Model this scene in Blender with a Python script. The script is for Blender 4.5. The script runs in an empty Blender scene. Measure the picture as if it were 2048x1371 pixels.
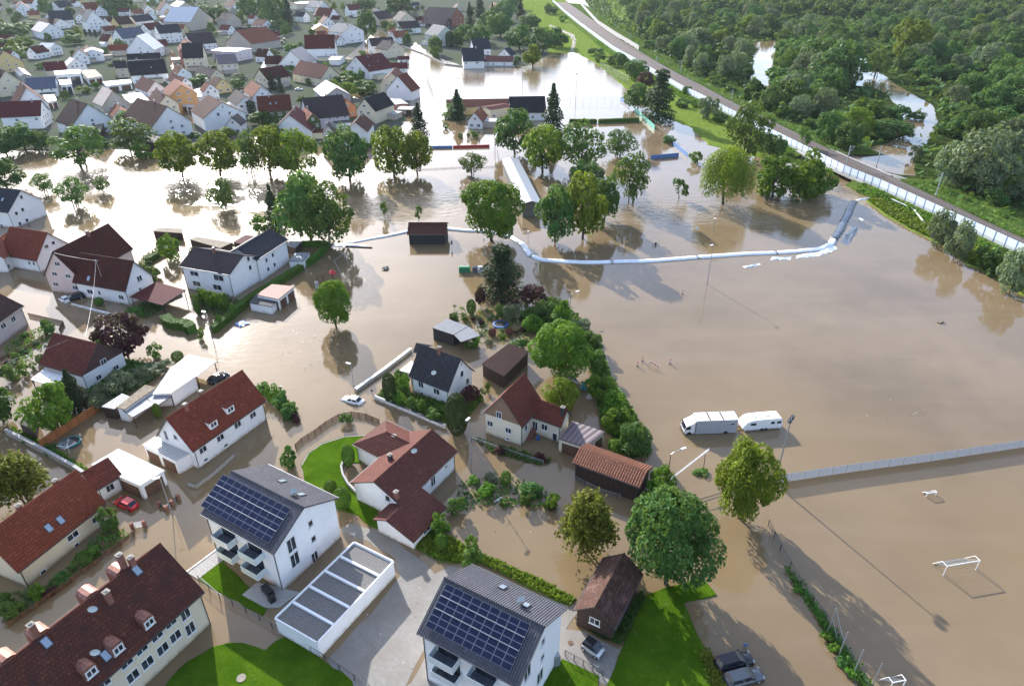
import bpy, math, random
from mathutils import Matrix, Vector
from math import radians as R, sin, cos, tan, pi, hypot, atan2
random.seed(11)
SC = bpy.context.scene
COL = SC.collection
# ---------------------------------------------------------------- camera, sky, sun, exposure
cam = bpy.data.cameras.new('camera'); camo = bpy.data.objects.new('camera', cam); COL.objects.link(camo)
camo.location = (0, 0, 75); camo.rotation_euler = (R(90 - 30.55), 0, 0)
cam.sensor_width = 36; cam.lens = 1355 / 2048 * 36; cam.clip_start = 1; cam.clip_end = 6000
SC.camera = camo
SUN_AZ, SUN_EL = 116.0, 24.0
W = bpy.data.worlds.new('World'); SC.world = W; W.use_nodes = True
nt = W.node_tree; bg = nt.nodes['Background']
sky = nt.nodes.new('ShaderNodeTexSky'); sky.sky_type = 'NISHITA'; sky.sun_disc = False
sky.sun_elevation = R(SUN_EL); sky.sun_rotation = R(90 - SUN_AZ); sky.altitude = 400
sky.air_density = 1.0; sky.dust_density = 2.2; sky.ozone_density = 1.5
tcw = nt.nodes.new('ShaderNodeTexCoord'); mpw = nt.nodes.new('ShaderNodeMapping'); mpw.inputs['Scale'].default_value = (1, 1, 2.2); nt.links.new(tcw.outputs['Generated'], mpw.inputs[0])
nzw = nt.nodes.new('ShaderNodeTexNoise'); nzw.inputs['Scale'].default_value = 2.6; nzw.inputs['Detail'].default_value = 6; nt.links.new(mpw.outputs[0], nzw.inputs['Vector'])
mrw = nt.nodes.new('ShaderNodeMapRange'); mrw.inputs[1].default_value = .35; mrw.inputs[2].default_value = .7; mrw.inputs[3].default_value = .06; mrw.inputs[4].default_value = .36; nt.links.new(nzw.outputs['Fac'], mrw.inputs[0])
mxw = nt.nodes.new('ShaderNodeMix'); mxw.data_type = 'RGBA'; nt.links.new(mrw.outputs[0], mxw.inputs[0]); nt.links.new(sky.outputs[0], mxw.inputs[6]); mxw.inputs[7].default_value = (6.2, 6.5, 7.2, 1)  # thin bright cloud veil
wb = nt.nodes.new('ShaderNodeMix'); wb.data_type = 'RGBA'; wb.blend_type = 'MULTIPLY'; wb.inputs[0].default_value = 1; wb.inputs[7].default_value = (.93, .985, 1.1, 1); nt.links.new(mxw.outputs[2], wb.inputs[6]); nt.links.new(wb.outputs[2], bg.inputs[0]); bg.inputs[1].default_value = 0.15
sl = bpy.data.lights.new('sun', 'SUN'); sl.energy = 5.0; sl.angle = R(0.5); sl.color = (1, .965, .92)
so = bpy.data.objects.new('sun', sl); COL.objects.link(so)
sd_ = Vector((cos(R(SUN_AZ)) * cos(R(SUN_EL)), sin(R(SUN_AZ)) * cos(R(SUN_EL)), sin(R(SUN_EL))))
so.rotation_euler = sd_.to_track_quat('Z', 'Y').to_euler(); so.location = (-100, 300, 200)
SC.view_settings.view_transform = 'Standard'; SC.view_settings.look = 'None'; SC.view_settings.exposure = 1.12; SC.view_settings.gamma = 1
SC.cycles.max_bounces = 6; SC.cycles.transparent_max_bounces = 8; SC.cycles.caustics_reflective = False; SC.cycles.caustics_refractive = False
# ---------------------------------------------------------------- materials
MATS = {}
def nmat(name):
    m = bpy.data.materials.new(name); m.use_nodes = True; t = m.node_tree
    b = t.nodes['Principled BSDF']; MATS[name] = m
    return m, t, b
def N(t, ty, **k):
    n = t.nodes.new(ty)
    for a, v in k.items(): setattr(n, a, v)
    return n
def mixc(t, fac, a, b, mode='MIX'):
    n = N(t, 'ShaderNodeMix', data_type='RGBA', blend_type=mode)
    for s, v in ((0, fac), (6, a), (7, b)):
        if hasattr(v, 'is_linked') or hasattr(v, 'links'): t.links.new(v, n.inputs[s])
        else: n.inputs[s].default_value = v if s == 0 else (*v[:3], 1)
    return n.outputs[2]
def noise(t, scale, detail=3, coord='Object', rough=.6):
    tc = N(t, 'ShaderNodeTexCoord'); n = N(t, 'ShaderNodeTexNoise'); n.inputs['Scale'].default_value = scale
    n.inputs['Detail'].default_value = detail; n.inputs['Roughness'].default_value = rough
    t.links.new(tc.outputs[coord], n.inputs['Vector']); return n.outputs['Fac']
def ramp(t, src, lo, hi):
    m = N(t, 'ShaderNodeMapRange'); t.links.new(src, m.inputs[0]); m.inputs[1].default_value = lo; m.inputs[2].default_value = hi
    return m.outputs[0]
def bump(t, b, src, strength, dist):
    n = N(t, 'ShaderNodeBump'); n.inputs['Strength'].default_value = strength; n.inputs['Distance'].default_value = dist
    t.links.new(src, n.inputs['Height']); t.links.new(n.outputs[0], b.inputs['Normal'])
def plain(name, c, rough=.6, metal=0, var=.12, scale=1.5, dark=None):
    m, t, b = nmat(name)
    f = noise(t, scale, 5)
    d = dark or tuple(x * (1 - 1.6 * var) for x in c)
    c2 = tuple(min(1, x * (1 + var)) for x in c)
    t.links.new(mixc(t, ramp(t, f, .3, .7), d, c2), b.inputs['Base Color'])
    b.inputs['Roughness'].default_value = rough; b.inputs['Metallic'].default_value = metal
    return m
def wallmat(name, c):
    m, t, b = nmat(name)
    f = noise(t, .5, 6); g = noise(t, 9, 3)
    a = mixc(t, ramp(t, f, .3, .75), tuple(x * .84 for x in c), c)
    ge = N(t, 'ShaderNodeNewGeometry'); sp = N(t, 'ShaderNodeSeparateXYZ'); t.links.new(ge.outputs['Position'], sp.inputs[0]); sb = N(t, 'ShaderNodeMath', operation='MULTIPLY_ADD'); t.links.new(noise(t, 1.3, 5), sb.inputs[0]); sb.inputs[1].default_value = -1.5; t.links.new(sp.outputs[2], sb.inputs[2])
    a = mixc(t, ramp(t, sb.outputs[0], -.1, -.75), a, tuple(x * y for x, y in zip(c, (.4, .33, .24))))
    t.links.new(mixc(t, ramp(t, g, .35, .8), a, tuple(x * .93 for x in c)), b.inputs['Base Color'])
    b.inputs['Roughness'].default_value = .85; bump(t, b, g, .25, .02); b.inputs['Specular IOR Level'].default_value = .2
def roofmat(name, c, c2=None, patch=None, pfac=.5, row=.48, tile=.4, rough=.7, moss=None, mode='tile'):
    m, t, b = nmat(name)
    uv = N(t, 'ShaderNodeUVMap'); br = N(t, 'ShaderNodeTexBrick'); t.links.new(uv.outputs[0], br.inputs['Vector'])
    c2 = c2 or tuple(x * .72 for x in c)
    br.inputs['Color1'].default_value = (*c, 1); br.inputs['Color2'].default_value = (*c2, 1); br.inputs['Mortar'].default_value = (*[x * .42 for x in c], 1)
    br.inputs['Scale'].default_value = 1; br.inputs['Brick Width'].default_value = tile; br.inputs['Row Height'].default_value = row
    br.inputs['Mortar Size'].default_value = .05; br.inputs['Mortar Smooth'].default_value = .4; br.offset = .0 if mode == 'rib' else .5
    col = br.outputs['Color']
    f = noise(t, .35, 6, rough=.7); g = noise(t, 2.3, 4)
    col = mixc(t, ramp(t, f, .42, .72), col, mixc(t, .6, col, tuple(x * .55 for x in c)))
    col = mixc(t, ramp(t, g, .58, .8), col, tuple(min(1, x * 1.5 + .02) for x in c))
    if patch: col = mixc(t, ramp(t, noise(t, .55, 8, rough=.72), pfac - .06, pfac + .12), col, patch)
    if moss: col = mixc(t, ramp(t, noise(t, 4.5, 5), .66, .75), col, moss)
    t.links.new(col, b.inputs['Base Color']); b.inputs['Roughness'].default_value = rough; b.inputs['Specular IOR Level'].default_value = .05
    w = N(t, 'ShaderNodeTexWave', bands_direction='X' if mode == 'rib' else 'Y', wave_profile='SIN' if mode == 'rib' else 'SAW')
    w.inputs['Scale'].default_value = .314 / (tile if mode == 'rib' else row); t.links.new(uv.outputs[0], w.inputs['Vector'])
    bump(t, b, w.outputs['Fac'], 1, .09)
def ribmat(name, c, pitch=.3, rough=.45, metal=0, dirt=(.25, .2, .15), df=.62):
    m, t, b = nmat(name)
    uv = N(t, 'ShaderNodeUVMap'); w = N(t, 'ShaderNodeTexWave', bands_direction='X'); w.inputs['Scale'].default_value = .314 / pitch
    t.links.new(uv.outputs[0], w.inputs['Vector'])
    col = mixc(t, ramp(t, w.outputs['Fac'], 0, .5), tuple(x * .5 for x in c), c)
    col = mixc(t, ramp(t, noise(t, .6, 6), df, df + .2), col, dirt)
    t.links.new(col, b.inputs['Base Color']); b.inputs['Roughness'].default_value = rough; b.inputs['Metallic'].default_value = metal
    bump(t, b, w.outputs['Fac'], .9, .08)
roofmat('r_red', (.22, .058, .034), (.15, .042, .028), moss=(.12, .07, .04)); roofmat('r_red2', (.22, .064, .036), (.17, .05, .03), patch=(.15, .042, .024), pfac=.56)
roofmat('r_darkred', (.115, .026, .022), (.08, .022, .02)); roofmat('r_darkred2', (.17, .05, .035), (.1, .035, .028), moss=(.2, .15, .1))
roofmat('r_maroon', (.12, .03, .03), (.09, .026, .028)); roofmat('r_brown', (.065, .034, .028), (.045, .026, .024))
roofmat('r_choc', (.09, .03, .022), (.064, .025, .02)); roofmat('r_plum', (.062, .047, .05), (.045, .038, .042)); roofmat('r_slate', (.042, .047, .06), (.032, .036, .046))
roofmat('r_charcoal', (.062, .062, .066), (.038, .038, .042), row=.45, tile=.4); roofmat('r_black', (.03, .031, .035), (.024, .024, .028))
roofmat('r_salmon', (.27, .095, .055), (.2, .075, .048), patch=(.14, .06, .042), pfac=.6); roofmat('r_salmon2', (.21, .07, .048), (.17, .06, .043), patch=(.11, .045, .036), pfac=.6)
roofmat('r_lightgrey', (.24, .24, .24), (.19, .19, .19)); roofmat('r_tile2', (.18, .055, .036), (.13, .045, .033), patch=(.085, .034, .027), pfac=.58); roofmat('r_rust', (.13, .04, .026), (.1, .033, .023))
roofmat('r_mottled', (.125, .045, .03), (.085, .034, .026), patch=(.06, .028, .024), pfac=.5, moss=(.2, .07, .035)); roofmat('r_bung', (.135, .052, .04), (.105, .043, .034), patch=(.1, .04, .034), pfac=.6)
roofmat('r_oldtile', (.1, .056, .042), (.07, .04, .034), patch=(.17, .1, .085), pfac=.58, moss=(.4, .36, .34)); roofmat('r_ribs', (.36, .165, .1), (.3, .14, .09))
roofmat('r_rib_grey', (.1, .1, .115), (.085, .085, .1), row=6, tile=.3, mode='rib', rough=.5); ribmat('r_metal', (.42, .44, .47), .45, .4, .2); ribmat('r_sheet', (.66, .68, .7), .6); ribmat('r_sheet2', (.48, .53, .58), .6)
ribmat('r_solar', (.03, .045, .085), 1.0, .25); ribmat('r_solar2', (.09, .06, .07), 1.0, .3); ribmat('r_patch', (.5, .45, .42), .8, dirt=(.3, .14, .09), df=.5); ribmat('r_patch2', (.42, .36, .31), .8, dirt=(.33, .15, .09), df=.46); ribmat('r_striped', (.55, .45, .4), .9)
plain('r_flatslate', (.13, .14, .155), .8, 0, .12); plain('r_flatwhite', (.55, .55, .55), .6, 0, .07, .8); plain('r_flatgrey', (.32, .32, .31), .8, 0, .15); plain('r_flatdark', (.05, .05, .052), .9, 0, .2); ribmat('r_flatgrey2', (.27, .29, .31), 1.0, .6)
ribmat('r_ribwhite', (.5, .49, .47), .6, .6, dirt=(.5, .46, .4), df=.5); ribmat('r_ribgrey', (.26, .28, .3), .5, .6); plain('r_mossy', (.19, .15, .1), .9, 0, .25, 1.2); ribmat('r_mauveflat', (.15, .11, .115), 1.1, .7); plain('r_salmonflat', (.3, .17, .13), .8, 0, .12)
m, t, b = nmat('r_gravel'); f = noise(t, 7, 6, rough=.8); t.links.new(mixc(t, ramp(t, f, .35, .7), (.05, .048, .046), (.3, .28, .26)), b.inputs['Base Color']); b.inputs['Roughness'].default_value = .95; bump(t, b, f, 1, .08)
for nm, c in dict(white=(.84, .83, .81), white2=(.86, .86, .85), cream=(.7, .62, .45), cream2=(.74, .67, .52), yellow=(.68, .52, .25), orange=(.72, .38, .16), beige=(.5, .44, .36), pink=(.64, .52, .47), lilac=(.6, .55, .58), rose=(.5, .2, .16), grey=(.38, .38, .37), mint=(.6, .64, .56), salmonwall=(.6, .26, .14), brick=(.32, .12, .075), brownclad=(.085, .05, .045), tanclad=(.26, .17, .11)).items(): wallmat('w_' + nm, c)
def woodmat(name, c):
    m, t, b = nmat(name); tc = N(t, 'ShaderNodeTexCoord'); mp = N(t, 'ShaderNodeMapping'); mp.inputs['Scale'].default_value = (5, 5, .3)
    n = N(t, 'ShaderNodeTexNoise'); n.inputs['Scale'].default_value = 1.4; n.inputs['Detail'].default_value = 5; t.links.new(tc.outputs['Object'], mp.inputs[0]); t.links.new(mp.outputs[0], n.inputs['Vector'])
    t.links.new(mixc(t, ramp(t, n.outputs['Fac'], .35, .7), tuple(x * .5 for x in c), c), b.inputs['Base Color']); b.inputs['Roughness'].default_value = .85; bump(t, b, n.outputs['Fac'], .5, .03)
woodmat('w_wood', (.06, .033, .022)); woodmat('w_blackwood', (.032, .032, .034)); woodmat('w_greywood', (.2, .19, .18)); woodmat('wood_brown', (.15, .075, .04)); woodmat('wood_orange', (.42, .16, .045)); woodmat('bark', (.09, .07, .052)); wallmat('w_woodwhite', (.62, .6, .58))
plain('w_ivy', (.05, .09, .02), .9, 0, .3, 3)
plain('frame', (.72, .72, .7), .5, 0, .04); plain('concrete', (.36, .35, .33), .9, 0, .15); plain('dark_metal', (.06, .065, .07), .45, .4, .1); plain('galvanised', (.36, .38, .4), .4, .5, .08); plain('copper', (.3, .13, .085), .5, .3, .2, 2.5, (.14, .06, .045)); plain('brick_red', (.24, .1, .07), .9, 0, .25, 4)
m, t, b = nmat('glass'); t.links.new(mixc(t, ramp(t, noise(t, .6, 3), .4, .6), (.012, .016, .022), (.05, .06, .075)), b.inputs['Base Color']); b.inputs['Roughness'].default_value = .08
m, t, b = nmat('sky_glass'); b.inputs['Base Color'].default_value = (.3, .36, .42, 1); b.inputs['Roughness'].default_value = .12; b.inputs['Metallic'].default_value = .3
m, t, b = nmat('solar_cell'); br = N(t, 'ShaderNodeTexBrick'); uv = N(t, 'ShaderNodeUVMap'); t.links.new(uv.outputs[0], br.inputs['Vector']); br.offset = 0
br.inputs['Color1'].default_value = (.008, .012, .034, 1); br.inputs['Color2'].default_value = (.011, .016, .042, 1); br.inputs['Mortar'].default_value = (.03, .036, .06, 1); br.inputs['Scale'].default_value = 1; br.inputs['Brick Width'].default_value = .165; br.inputs['Row Height'].default_value = .165; br.inputs['Mortar Size'].default_value = .006
t.links.new(br.outputs['Color'], b.inputs['Base Color']); b.inputs['Roughness'].default_value = .15; b.inputs['Specular IOR Level'].default_value = .18
plain('frosted', (.58, .64, .63), .25, 0, .05); plain('paint_white', (.78, .78, .77), .35, 0, .04); plain('paint_black', (.015, .015, .018), .4, 0, .1); plain('paint_red', (.48, .012, .02), .2, 0, .03); plain('paint_dark', (.02, .022, .028), .18, .2, .05); plain('paint_silver', (.5, .51, .53), .25, .5, .04); plain('paint_grey', (.12, .13, .14), .22, .4, .04)
plain('rubber', (.02, .02, .02), .9, 0, .1); plain('chrome', (.6, .6, .6), .15, .9, .02); m, t, b = nmat('headlight'); b.inputs['Base Color'].default_value = (.35, .37, .4, 1); b.inputs['Roughness'].default_value = .1; plain('tail_red', (.3, .01, .01), .3, 0, .02); plain('paint_blue', (.03, .13, .38), .4, 0, .1); plain('banner_blue', (.1, .2, .42), .6, 0, .15); plain('banner_green', (.1, .38, .3), .6, 0, .15); plain('paint_green', (.03, .2, .09), .5, 0, .1); plain('paint_orange', (.8, .22, .03), .5, 0, .05); plain('teal', (.03, .16, .16), .5, 0, .1)
plain('truck_grey', (.4, .41, .43), .5, 0, .06, .8); plain('plastic_white', (.74, .77, .8), .4, 0, .08, 1.0); plain('plastic_black', (.1, .12, .15), .3, 0, .3, 3, (.03, .036, .045)); plain('stone', (.3, .27, .22), .95, 0, .25, 3); plain('ballast', (.075, .052, .042), .95, 0, .35, 6); plain('rail', (.2, .14, .1), .35, .7, .15); plain('sleeper', (.26, .24, .22), .9, 0, .15)
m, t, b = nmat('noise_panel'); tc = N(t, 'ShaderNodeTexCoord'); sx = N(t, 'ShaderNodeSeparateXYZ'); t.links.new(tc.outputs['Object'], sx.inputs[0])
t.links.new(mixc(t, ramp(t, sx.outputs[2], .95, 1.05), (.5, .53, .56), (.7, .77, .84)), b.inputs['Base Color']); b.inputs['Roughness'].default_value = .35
plain('panel_grey', (.4, .38, .36), .8, 0, .1)
def grassmat(name, c1, c2, c3, sc=1.0):
    m, t, b = nmat(name); f = noise(t, .22 * sc, 7, rough=.7); g = noise(t, 5 * sc, 4, rough=.75)
    a = mixc(t, ramp(t, f, .4, .6), tuple(x * .75 for x in c1), c2); a = mixc(t, ramp(t, g, .4, .72), a, c3); w_ = noise(t, .5 * sc, 7, rough=.75); t.links.new(mixc(t, ramp(t, w_, .58, .72), a, tuple(.5 * x + .5 * y for x, y in zip(c2, (.16, .15, .06)))), b.inputs['Base Color']); b.inputs['Roughness'].default_value = .9; bump(t, b, g, 1, .14)
    b.inputs['Specular IOR Level'].default_value = 0
grassmat('lawn', (.055, .115, .006), (.08, .145, .009), (.036, .085, .005)); grassmat('lawn_dull', (.065, .11, .022), (.1, .145, .03), (.05, .075, .02)); grassmat('meadow', (.13, .2, .03), (.1, .16, .028), (.2, .24, .05)); grassmat('woodfloor', (.03, .05, .014), (.055, .08, .022), (.02, .03, .01)); grassmat('townground', (.1, .1, .09), (.045, .08, .022), (.14, .135, .12), .3)
m, t, b = nmat('paving'); tc = N(t, 'ShaderNodeTexCoord'); mp = N(t, 'ShaderNodeMapping'); mp.inputs['Rotation'].default_value = (0, 0, .5); t.links.new(tc.outputs['Object'], mp.inputs[0]); br = N(t, 'ShaderNodeTexBrick'); t.links.new(mp.outputs[0], br.inputs['Vector'])
br.inputs['Scale'].default_value = 1; br.inputs['Brick Width'].default_value = .4; br.inputs['Row Height'].default_value = .2; br.inputs['Color1'].default_value = (.24, .225, .2, 1); br.inputs['Color2'].default_value = (.19, .18, .165, 1); br.inputs['Mortar'].default_value = (.13, .12, .1, 1); br.inputs['Mortar Size'].default_value = .016
t.links.new(mixc(t, ramp(t, noise(t, .3, 5), .4, .7), br.outputs['Color'], (.17, .15, .125)), b.inputs['Base Color']); b.inputs['Roughness'].default_value = .85
plain('asphalt', (.055, .055, .057), .85, 0, .2); plain('dirt_path', (.26, .23, .18), .95, 0, .15); plain('gravel_light', (.34, .33, .31), .95, 0, .3, 6); plain('skin', (.5, .33, .25), .6)
# leaves
def leafmat(name, c, c2, tr=.3):
    m, t, b = nmat(name); oi = N(t, 'ShaderNodeObjectInfo'); f = noise(t, 2.2, 4); ge = N(t, 'ShaderNodeNewGeometry')
    a = mixc(t, ramp(t, f, .35, .68), c, c2); a = mixc(t, ge.outputs['Random Per Island'], mixc(t, .45, a, tuple(x * .35 for x in c)), mixc(t, .35, a, tuple(min(1, x * 1.5) for x in c2)))
    hs = N(t, 'ShaderNodeHueSaturation'); rr = N(t, 'ShaderNodeMapRange'); rr.inputs[3].default_value = 1.1; rr.inputs[4].default_value = 1.75; t.links.new(oi.outputs['Random'], rr.inputs[0]); t.links.new(rr.outputs[0], hs.inputs['Value'])
    rh = N(t, 'ShaderNodeMapRange'); rh.inputs[3].default_value = .485; rh.inputs[4].default_value = .515; t.links.new(oi.outputs['Random'], rh.inputs[0]); t.links.new(rh.outputs[0], hs.inputs['Hue'])
    t.links.new(a, hs.inputs['Color'])
    b.inputs['Roughness'].default_value = .6; b.inputs['Specular IOR Level'].default_value = .1; t.links.new(hs.outputs[0], b.inputs['Base Color'])
    tl = N(t, 'ShaderNodeBsdfTranslucent'); ty = mixc(t, .55, hs.outputs[0], (.16, .2, .012)); t.links.new(ty, tl.inputs[0])
    ms = N(t, 'ShaderNodeMixShader'); ms.inputs[0].default_value = tr; t.links.new(b.outputs[0], ms.inputs[1]); t.links.new(tl.outputs[0], ms.inputs[2])
    t.links.new(ms.outputs[0], t.nodes['Material Output'].inputs[0])
leafmat('l_green', (.045, .1, .018), (.075, .14, .024)); leafmat('l_bright', (.055, .13, .014), (.09, .18, .018), .4); leafmat('l_yellow', (.08, .125, .014), (.14, .19, .018), .45); leafmat('l_dark', (.018, .036, .014), (.03, .05, .018), .15); leafmat('l_grey', (.085, .12, .06), (.125, .155, .08), .3); leafmat('l_mid', (.035, .088, .02), (.06, .125, .03), .35); leafmat('l_purple', (.035, .012, .016), (.06, .02, .024), .2); leafmat('l_olive', (.085, .1, .014), (.14, .145, .02), .4); leafmat('l_hedge', (.04, .085, .012), (.06, .12, .015), .15)
# ---------------------------------------------------------------- mesh helpers
def obj(name, data, parent=None, M=None):
    o = bpy.data.objects.new(name, data); COL.objects.link(o)
    if parent: o.parent = parent
    if M is not None: o.matrix_basis = M
    return o
def tag(o, label=None, cat=None, group=None, kind=None):
    for k, v in (('label', label), ('category', cat), ('group', group), ('kind', kind)):
        if v: o[k] = v
    return o
def empty(name, loc=(0, 0, 0), rz=0, label=None, cat=None, group=None):
    o = obj(name, None); o.matrix_basis = Matrix.Translation(loc) @ Matrix.Rotation(rz, 4, 'Z'); o.empty_display_size = .5
    return tag(o, label, cat, group)
class MB:
    def __init__(s): s.v = []; s.f = []; s.u = []; s.m = []
    def face(s, pts, mi=0, uv=None):
        k = len(s.v); s.v += [tuple(p) for p in pts]; s.f.append(tuple(range(k, k + len(pts)))); s.m.append(mi); s.u.append(uv or [(p[0], p[1]) for p in pts])
    def prism(s, pts, z0, z1, mi=0, bottom=False):
        n = len(pts); A = sum(pts[i][0] * pts[(i + 1) % n][1] - pts[(i + 1) % n][0] * pts[i][1] for i in range(n))
        if A < 0: pts = pts[::-1]
        s.face([(x, y, z1) for x, y in pts], mi)
        if bottom: s.face([(x, y, z0) for x, y in pts[::-1]], mi)
        for i in range(n):
            a, b = pts[i], pts[(i + 1) % n]; l = hypot(b[0] - a[0], b[1] - a[1])
            s.face([(*a, z0), (*b, z0), (*b, z1), (*a, z1)], mi, [(0, z0), (l, z0), (l, z1), (0, z1)])
    def box(s, c, d, mi=0, rz=0):
        x, y, z = c; a, b, h = d[0] / 2, d[1] / 2, d[2] / 2; ca, sa = cos(rz), sin(rz)
        s.prism([(x + p * ca - q * sa, y + p * sa + q * ca) for p, q in ((-a, -b), (a, -b), (a, b), (-a, b))], z - h, z + h, mi, True)
    def tube(s, p, q, r0, r1=None, n=8, mi=0):
        r1 = r0 if r1 is None else r1; p, q = Vector(p), Vector(q); d = (q - p)
        if d.length < 1e-6: return
        d.normalize(); a = d.orthogonal().normalized(); b = d.cross(a); P, Q = [], []
        for i in range(n):
            t = 2 * pi * i / n; w = a * cos(t) + b * sin(t); P.append(p + w * r0); Q.append(q + w * r1)
        for i in range(n): j = (i + 1) % n; s.face([P[i], P[j], Q[j], Q[i]], mi)
        s.face(Q, mi); s.face(P[::-1], mi)
    def path(s, pts, r, n=8, mi=0):
        for a, b in zip(pts, pts[1:]): s.tube(a, b, r, r, n, mi)
    def mesh(s, name, mats, smooth=False):
        me = bpy.data.meshes.new(name); me.from_pydata(s.v, [], s.f)
        for m in mats: me.materials.append(MATS[m])
        me.polygons.foreach_set('material_index', s.m)
        ul = me.uv_layers.new(name='UVMap'); fl = [c for f in s.u for p in f for c in p[:2]]
        ul.data.foreach_set('uv', fl)
        if smooth: me.polygons.foreach_set('use_smooth', [True] * len(s.f))
        me.update(); return me
    def build(s, name, mats, parent=None, M=None, smooth=False):
        return obj(name, s.mesh(name, [mats] if isinstance(mats, str) else mats, smooth), parent, M)
def loft(rings, close=True, caps=True):
    """mesh vertices shared between rings: rings of equal length"""
    n = len(rings[0]); v = [tuple(p) for r in rings for p in r]; f = []
    for k in range(len(rings) - 1):
        for i in range(n if close else n - 1):
            j = (i + 1) % n; f.append((k * n + i, k * n + j, (k + 1) * n + j, (k + 1) * n + i))
    if caps: f.append(tuple(range(n))[::-1]); f.append(tuple((len(rings) - 1) * n + i for i in range(n)))
    return v, f
def rawmesh(name, v, f, mat, smooth=True, auto=True):
    me = bpy.data.meshes.new(name); me.from_pydata(v, [], f); me.materials.append(MATS[mat])
    if smooth: me.polygons.foreach_set('use_smooth', [True] * len(f))
    me.update()
    return me
def resample(pts, step):
    out = [Vector(pts[0])]
    for a, b in zip(pts, pts[1:]):
        a, b = Vector(a), Vector(b); n = max(1, round((b - a).length / step))
        out += [a.lerp(b, (i + 1) / n) for i in range(n)]
    return out
# ---------------------------------------------------------------- setting: bed, water, land
mb = MB(); mb.face([(-1650, -60, -1.6), (1500, -60, -1.6), (1500, 1650, -1.6), (-1650, 1650, -1.6)]); tag(mb.build('ground', 'woodfloor'), kind='structure')
m, t, b = nmat('flood_water')
at = N(t, 'ShaderNodeAttribute', attribute_name='ripple'); f1 = noise(t, .035, 5); f2 = noise(t, .012, 3)
c = mixc(t, ramp(t, f1, .38, .64), (.14, .1, .056), (.195, .14, .082)); c = mixc(t, ramp(t, f2, .4, .65), c, (.19, .134, .066))
t.links.new(c, b.inputs['Base Color']); b.inputs['IOR'].default_value = 1.42
mr = N(t, 'ShaderNodeMapRange'); t.links.new(at.outputs['Fac'], mr.inputs[0]); mr.inputs[3].default_value = .04; mr.inputs[4].default_value = .24; t.links.new(mr.outputs[0], b.inputs['Roughness'])
tc = N(t, 'ShaderNodeTexCoord'); mp = N(t, 'ShaderNodeMapping'); mp.inputs['Scale'].default_value = (1, 1.6, 1); mp.inputs['Rotation'].default_value = (0, 0, .2); t.links.new(tc.outputs['Object'], mp.inputs[0])
def wn(sc, de, dist=0):
    n = N(t, 'ShaderNodeTexNoise'); n.inputs['Scale'].default_value = sc; n.inputs['Detail'].default_value = de; n.inputs['Distortion'].default_value = dist; t.links.new(mp.outputs[0], n.inputs['Vector']); return n.outputs['Fac']
mus = N(t, 'ShaderNodeMapping'); mus.inputs['Scale'].default_value = (.02, .16, 1); mus.inputs['Rotation'].default_value = (0, 0, -.25); t.links.new(tc.outputs['Object'], mus.inputs[0]); sn = N(t, 'ShaderNodeTexNoise'); sn.inputs['Scale'].default_value = 1; sn.inputs['Detail'].default_value = 6; sn.inputs['Distortion'].default_value = .8; t.links.new(mus.outputs[0], sn.inputs['Vector'])
sm = N(t, 'ShaderNodeMath', operation='MULTIPLY'); t.links.new(ramp(t, sn.outputs['Fac'], .5, .8), sm.inputs[0]); sa = N(t, 'ShaderNodeMath', operation='MULTIPLY_ADD'); t.links.new(at.outputs['Fac'], sa.inputs[0]); sa.inputs[1].default_value = .8; sa.inputs[2].default_value = .22; t.links.new(sa.outputs[0], sm.inputs[1])
t.links.new(mixc(t, sm.outputs[0], c, (.25, .185, .125)), b.inputs['Base Color'])
b1 = N(t, 'ShaderNodeBump'); b1.inputs['Distance'].default_value = .5; ms = N(t, 'ShaderNodeMath', operation='MULTIPLY_ADD'); t.links.new(at.outputs['Fac'], ms.inputs[0]); ms.inputs[1].default_value = .55; ms.inputs[2].default_value = .02; mw = N(t, 'ShaderNodeMath', operation='MULTIPLY_ADD'); t.links.new(ramp(t, noise(t, .018, 4), .45, .75), mw.inputs[0]); mw.inputs[1].default_value = .09; t.links.new(ms.outputs[0], mw.inputs[2]); t.links.new(mw.outputs[0], b1.inputs['Strength']); t.links.new(wn(.35, 4, .6), b1.inputs['Height'])
b2 = N(t, 'ShaderNodeBump'); b2.inputs['Distance'].default_value = .08; b2.inputs['Strength'].default_value = .06; t.links.new(wn(1.6, 3), b2.inputs['Height']); t.links.new(b1.outputs[0], b2.inputs['Normal']); t.links.new(b2.outputs[0], b.inputs['Normal'])
RIV = [(-279.16,264.18,11.76),(-192.09,250.89,11.26),(-149.74,241.65,12.72),(-112.22,238.7,9.89),(-78.58,222.19,9.31),(-52.82,212.22,9.78),(-28.91,217.11,11.63),(-7.45,222.19,10.16),(28.16,207.51,11.2),(61.29,212.22,11.41),(85.77,207.51,8.0),(124.14,244.67,7.35),(163.14,286.52,6.31),(199.88,331.92,5.98)]
def ripple(x, y):
    d = 1e9
    for (ax, ay, w), (bx, by, w2) in zip(RIV, RIV[1:]):
        vx, vy = bx - ax, by - ay; l = vx * vx + vy * vy; k = max(0, min(1, ((x - ax) * vx + (y - ay) * vy) / l)); ww = w + (w2 - w) * k
        d = min(d, max(0, hypot(x - ax - vx * k, y - ay - vy * k) - ww * .6) / (ww * .9))
    s = max(0, 1 - d); s = s * s * (3 - 2 * s); return max(s, max(0, min(.35, (y - 330) / 400)))
xs = [-760 + 1800 * (i / 150) for i in range(151)]; ys = [15 + 1500 * (j / 170) ** 1.7 for j in range(171)]
V = [(x, y, 0) for y in ys for x in xs]; F = [(j * 151 + i, j * 151 + i + 1, j * 151 + i + 152, j * 151 + i + 151) for j in range(170) for i in range(150)]
me = rawmesh('flood_water', V, F, 'flood_water', False); a_ = me.attributes.new('ripple', 'FLOAT', 'POINT'); a_.data.foreach_set('value', [ripple(p[0], p[1]) for p in V])
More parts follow.
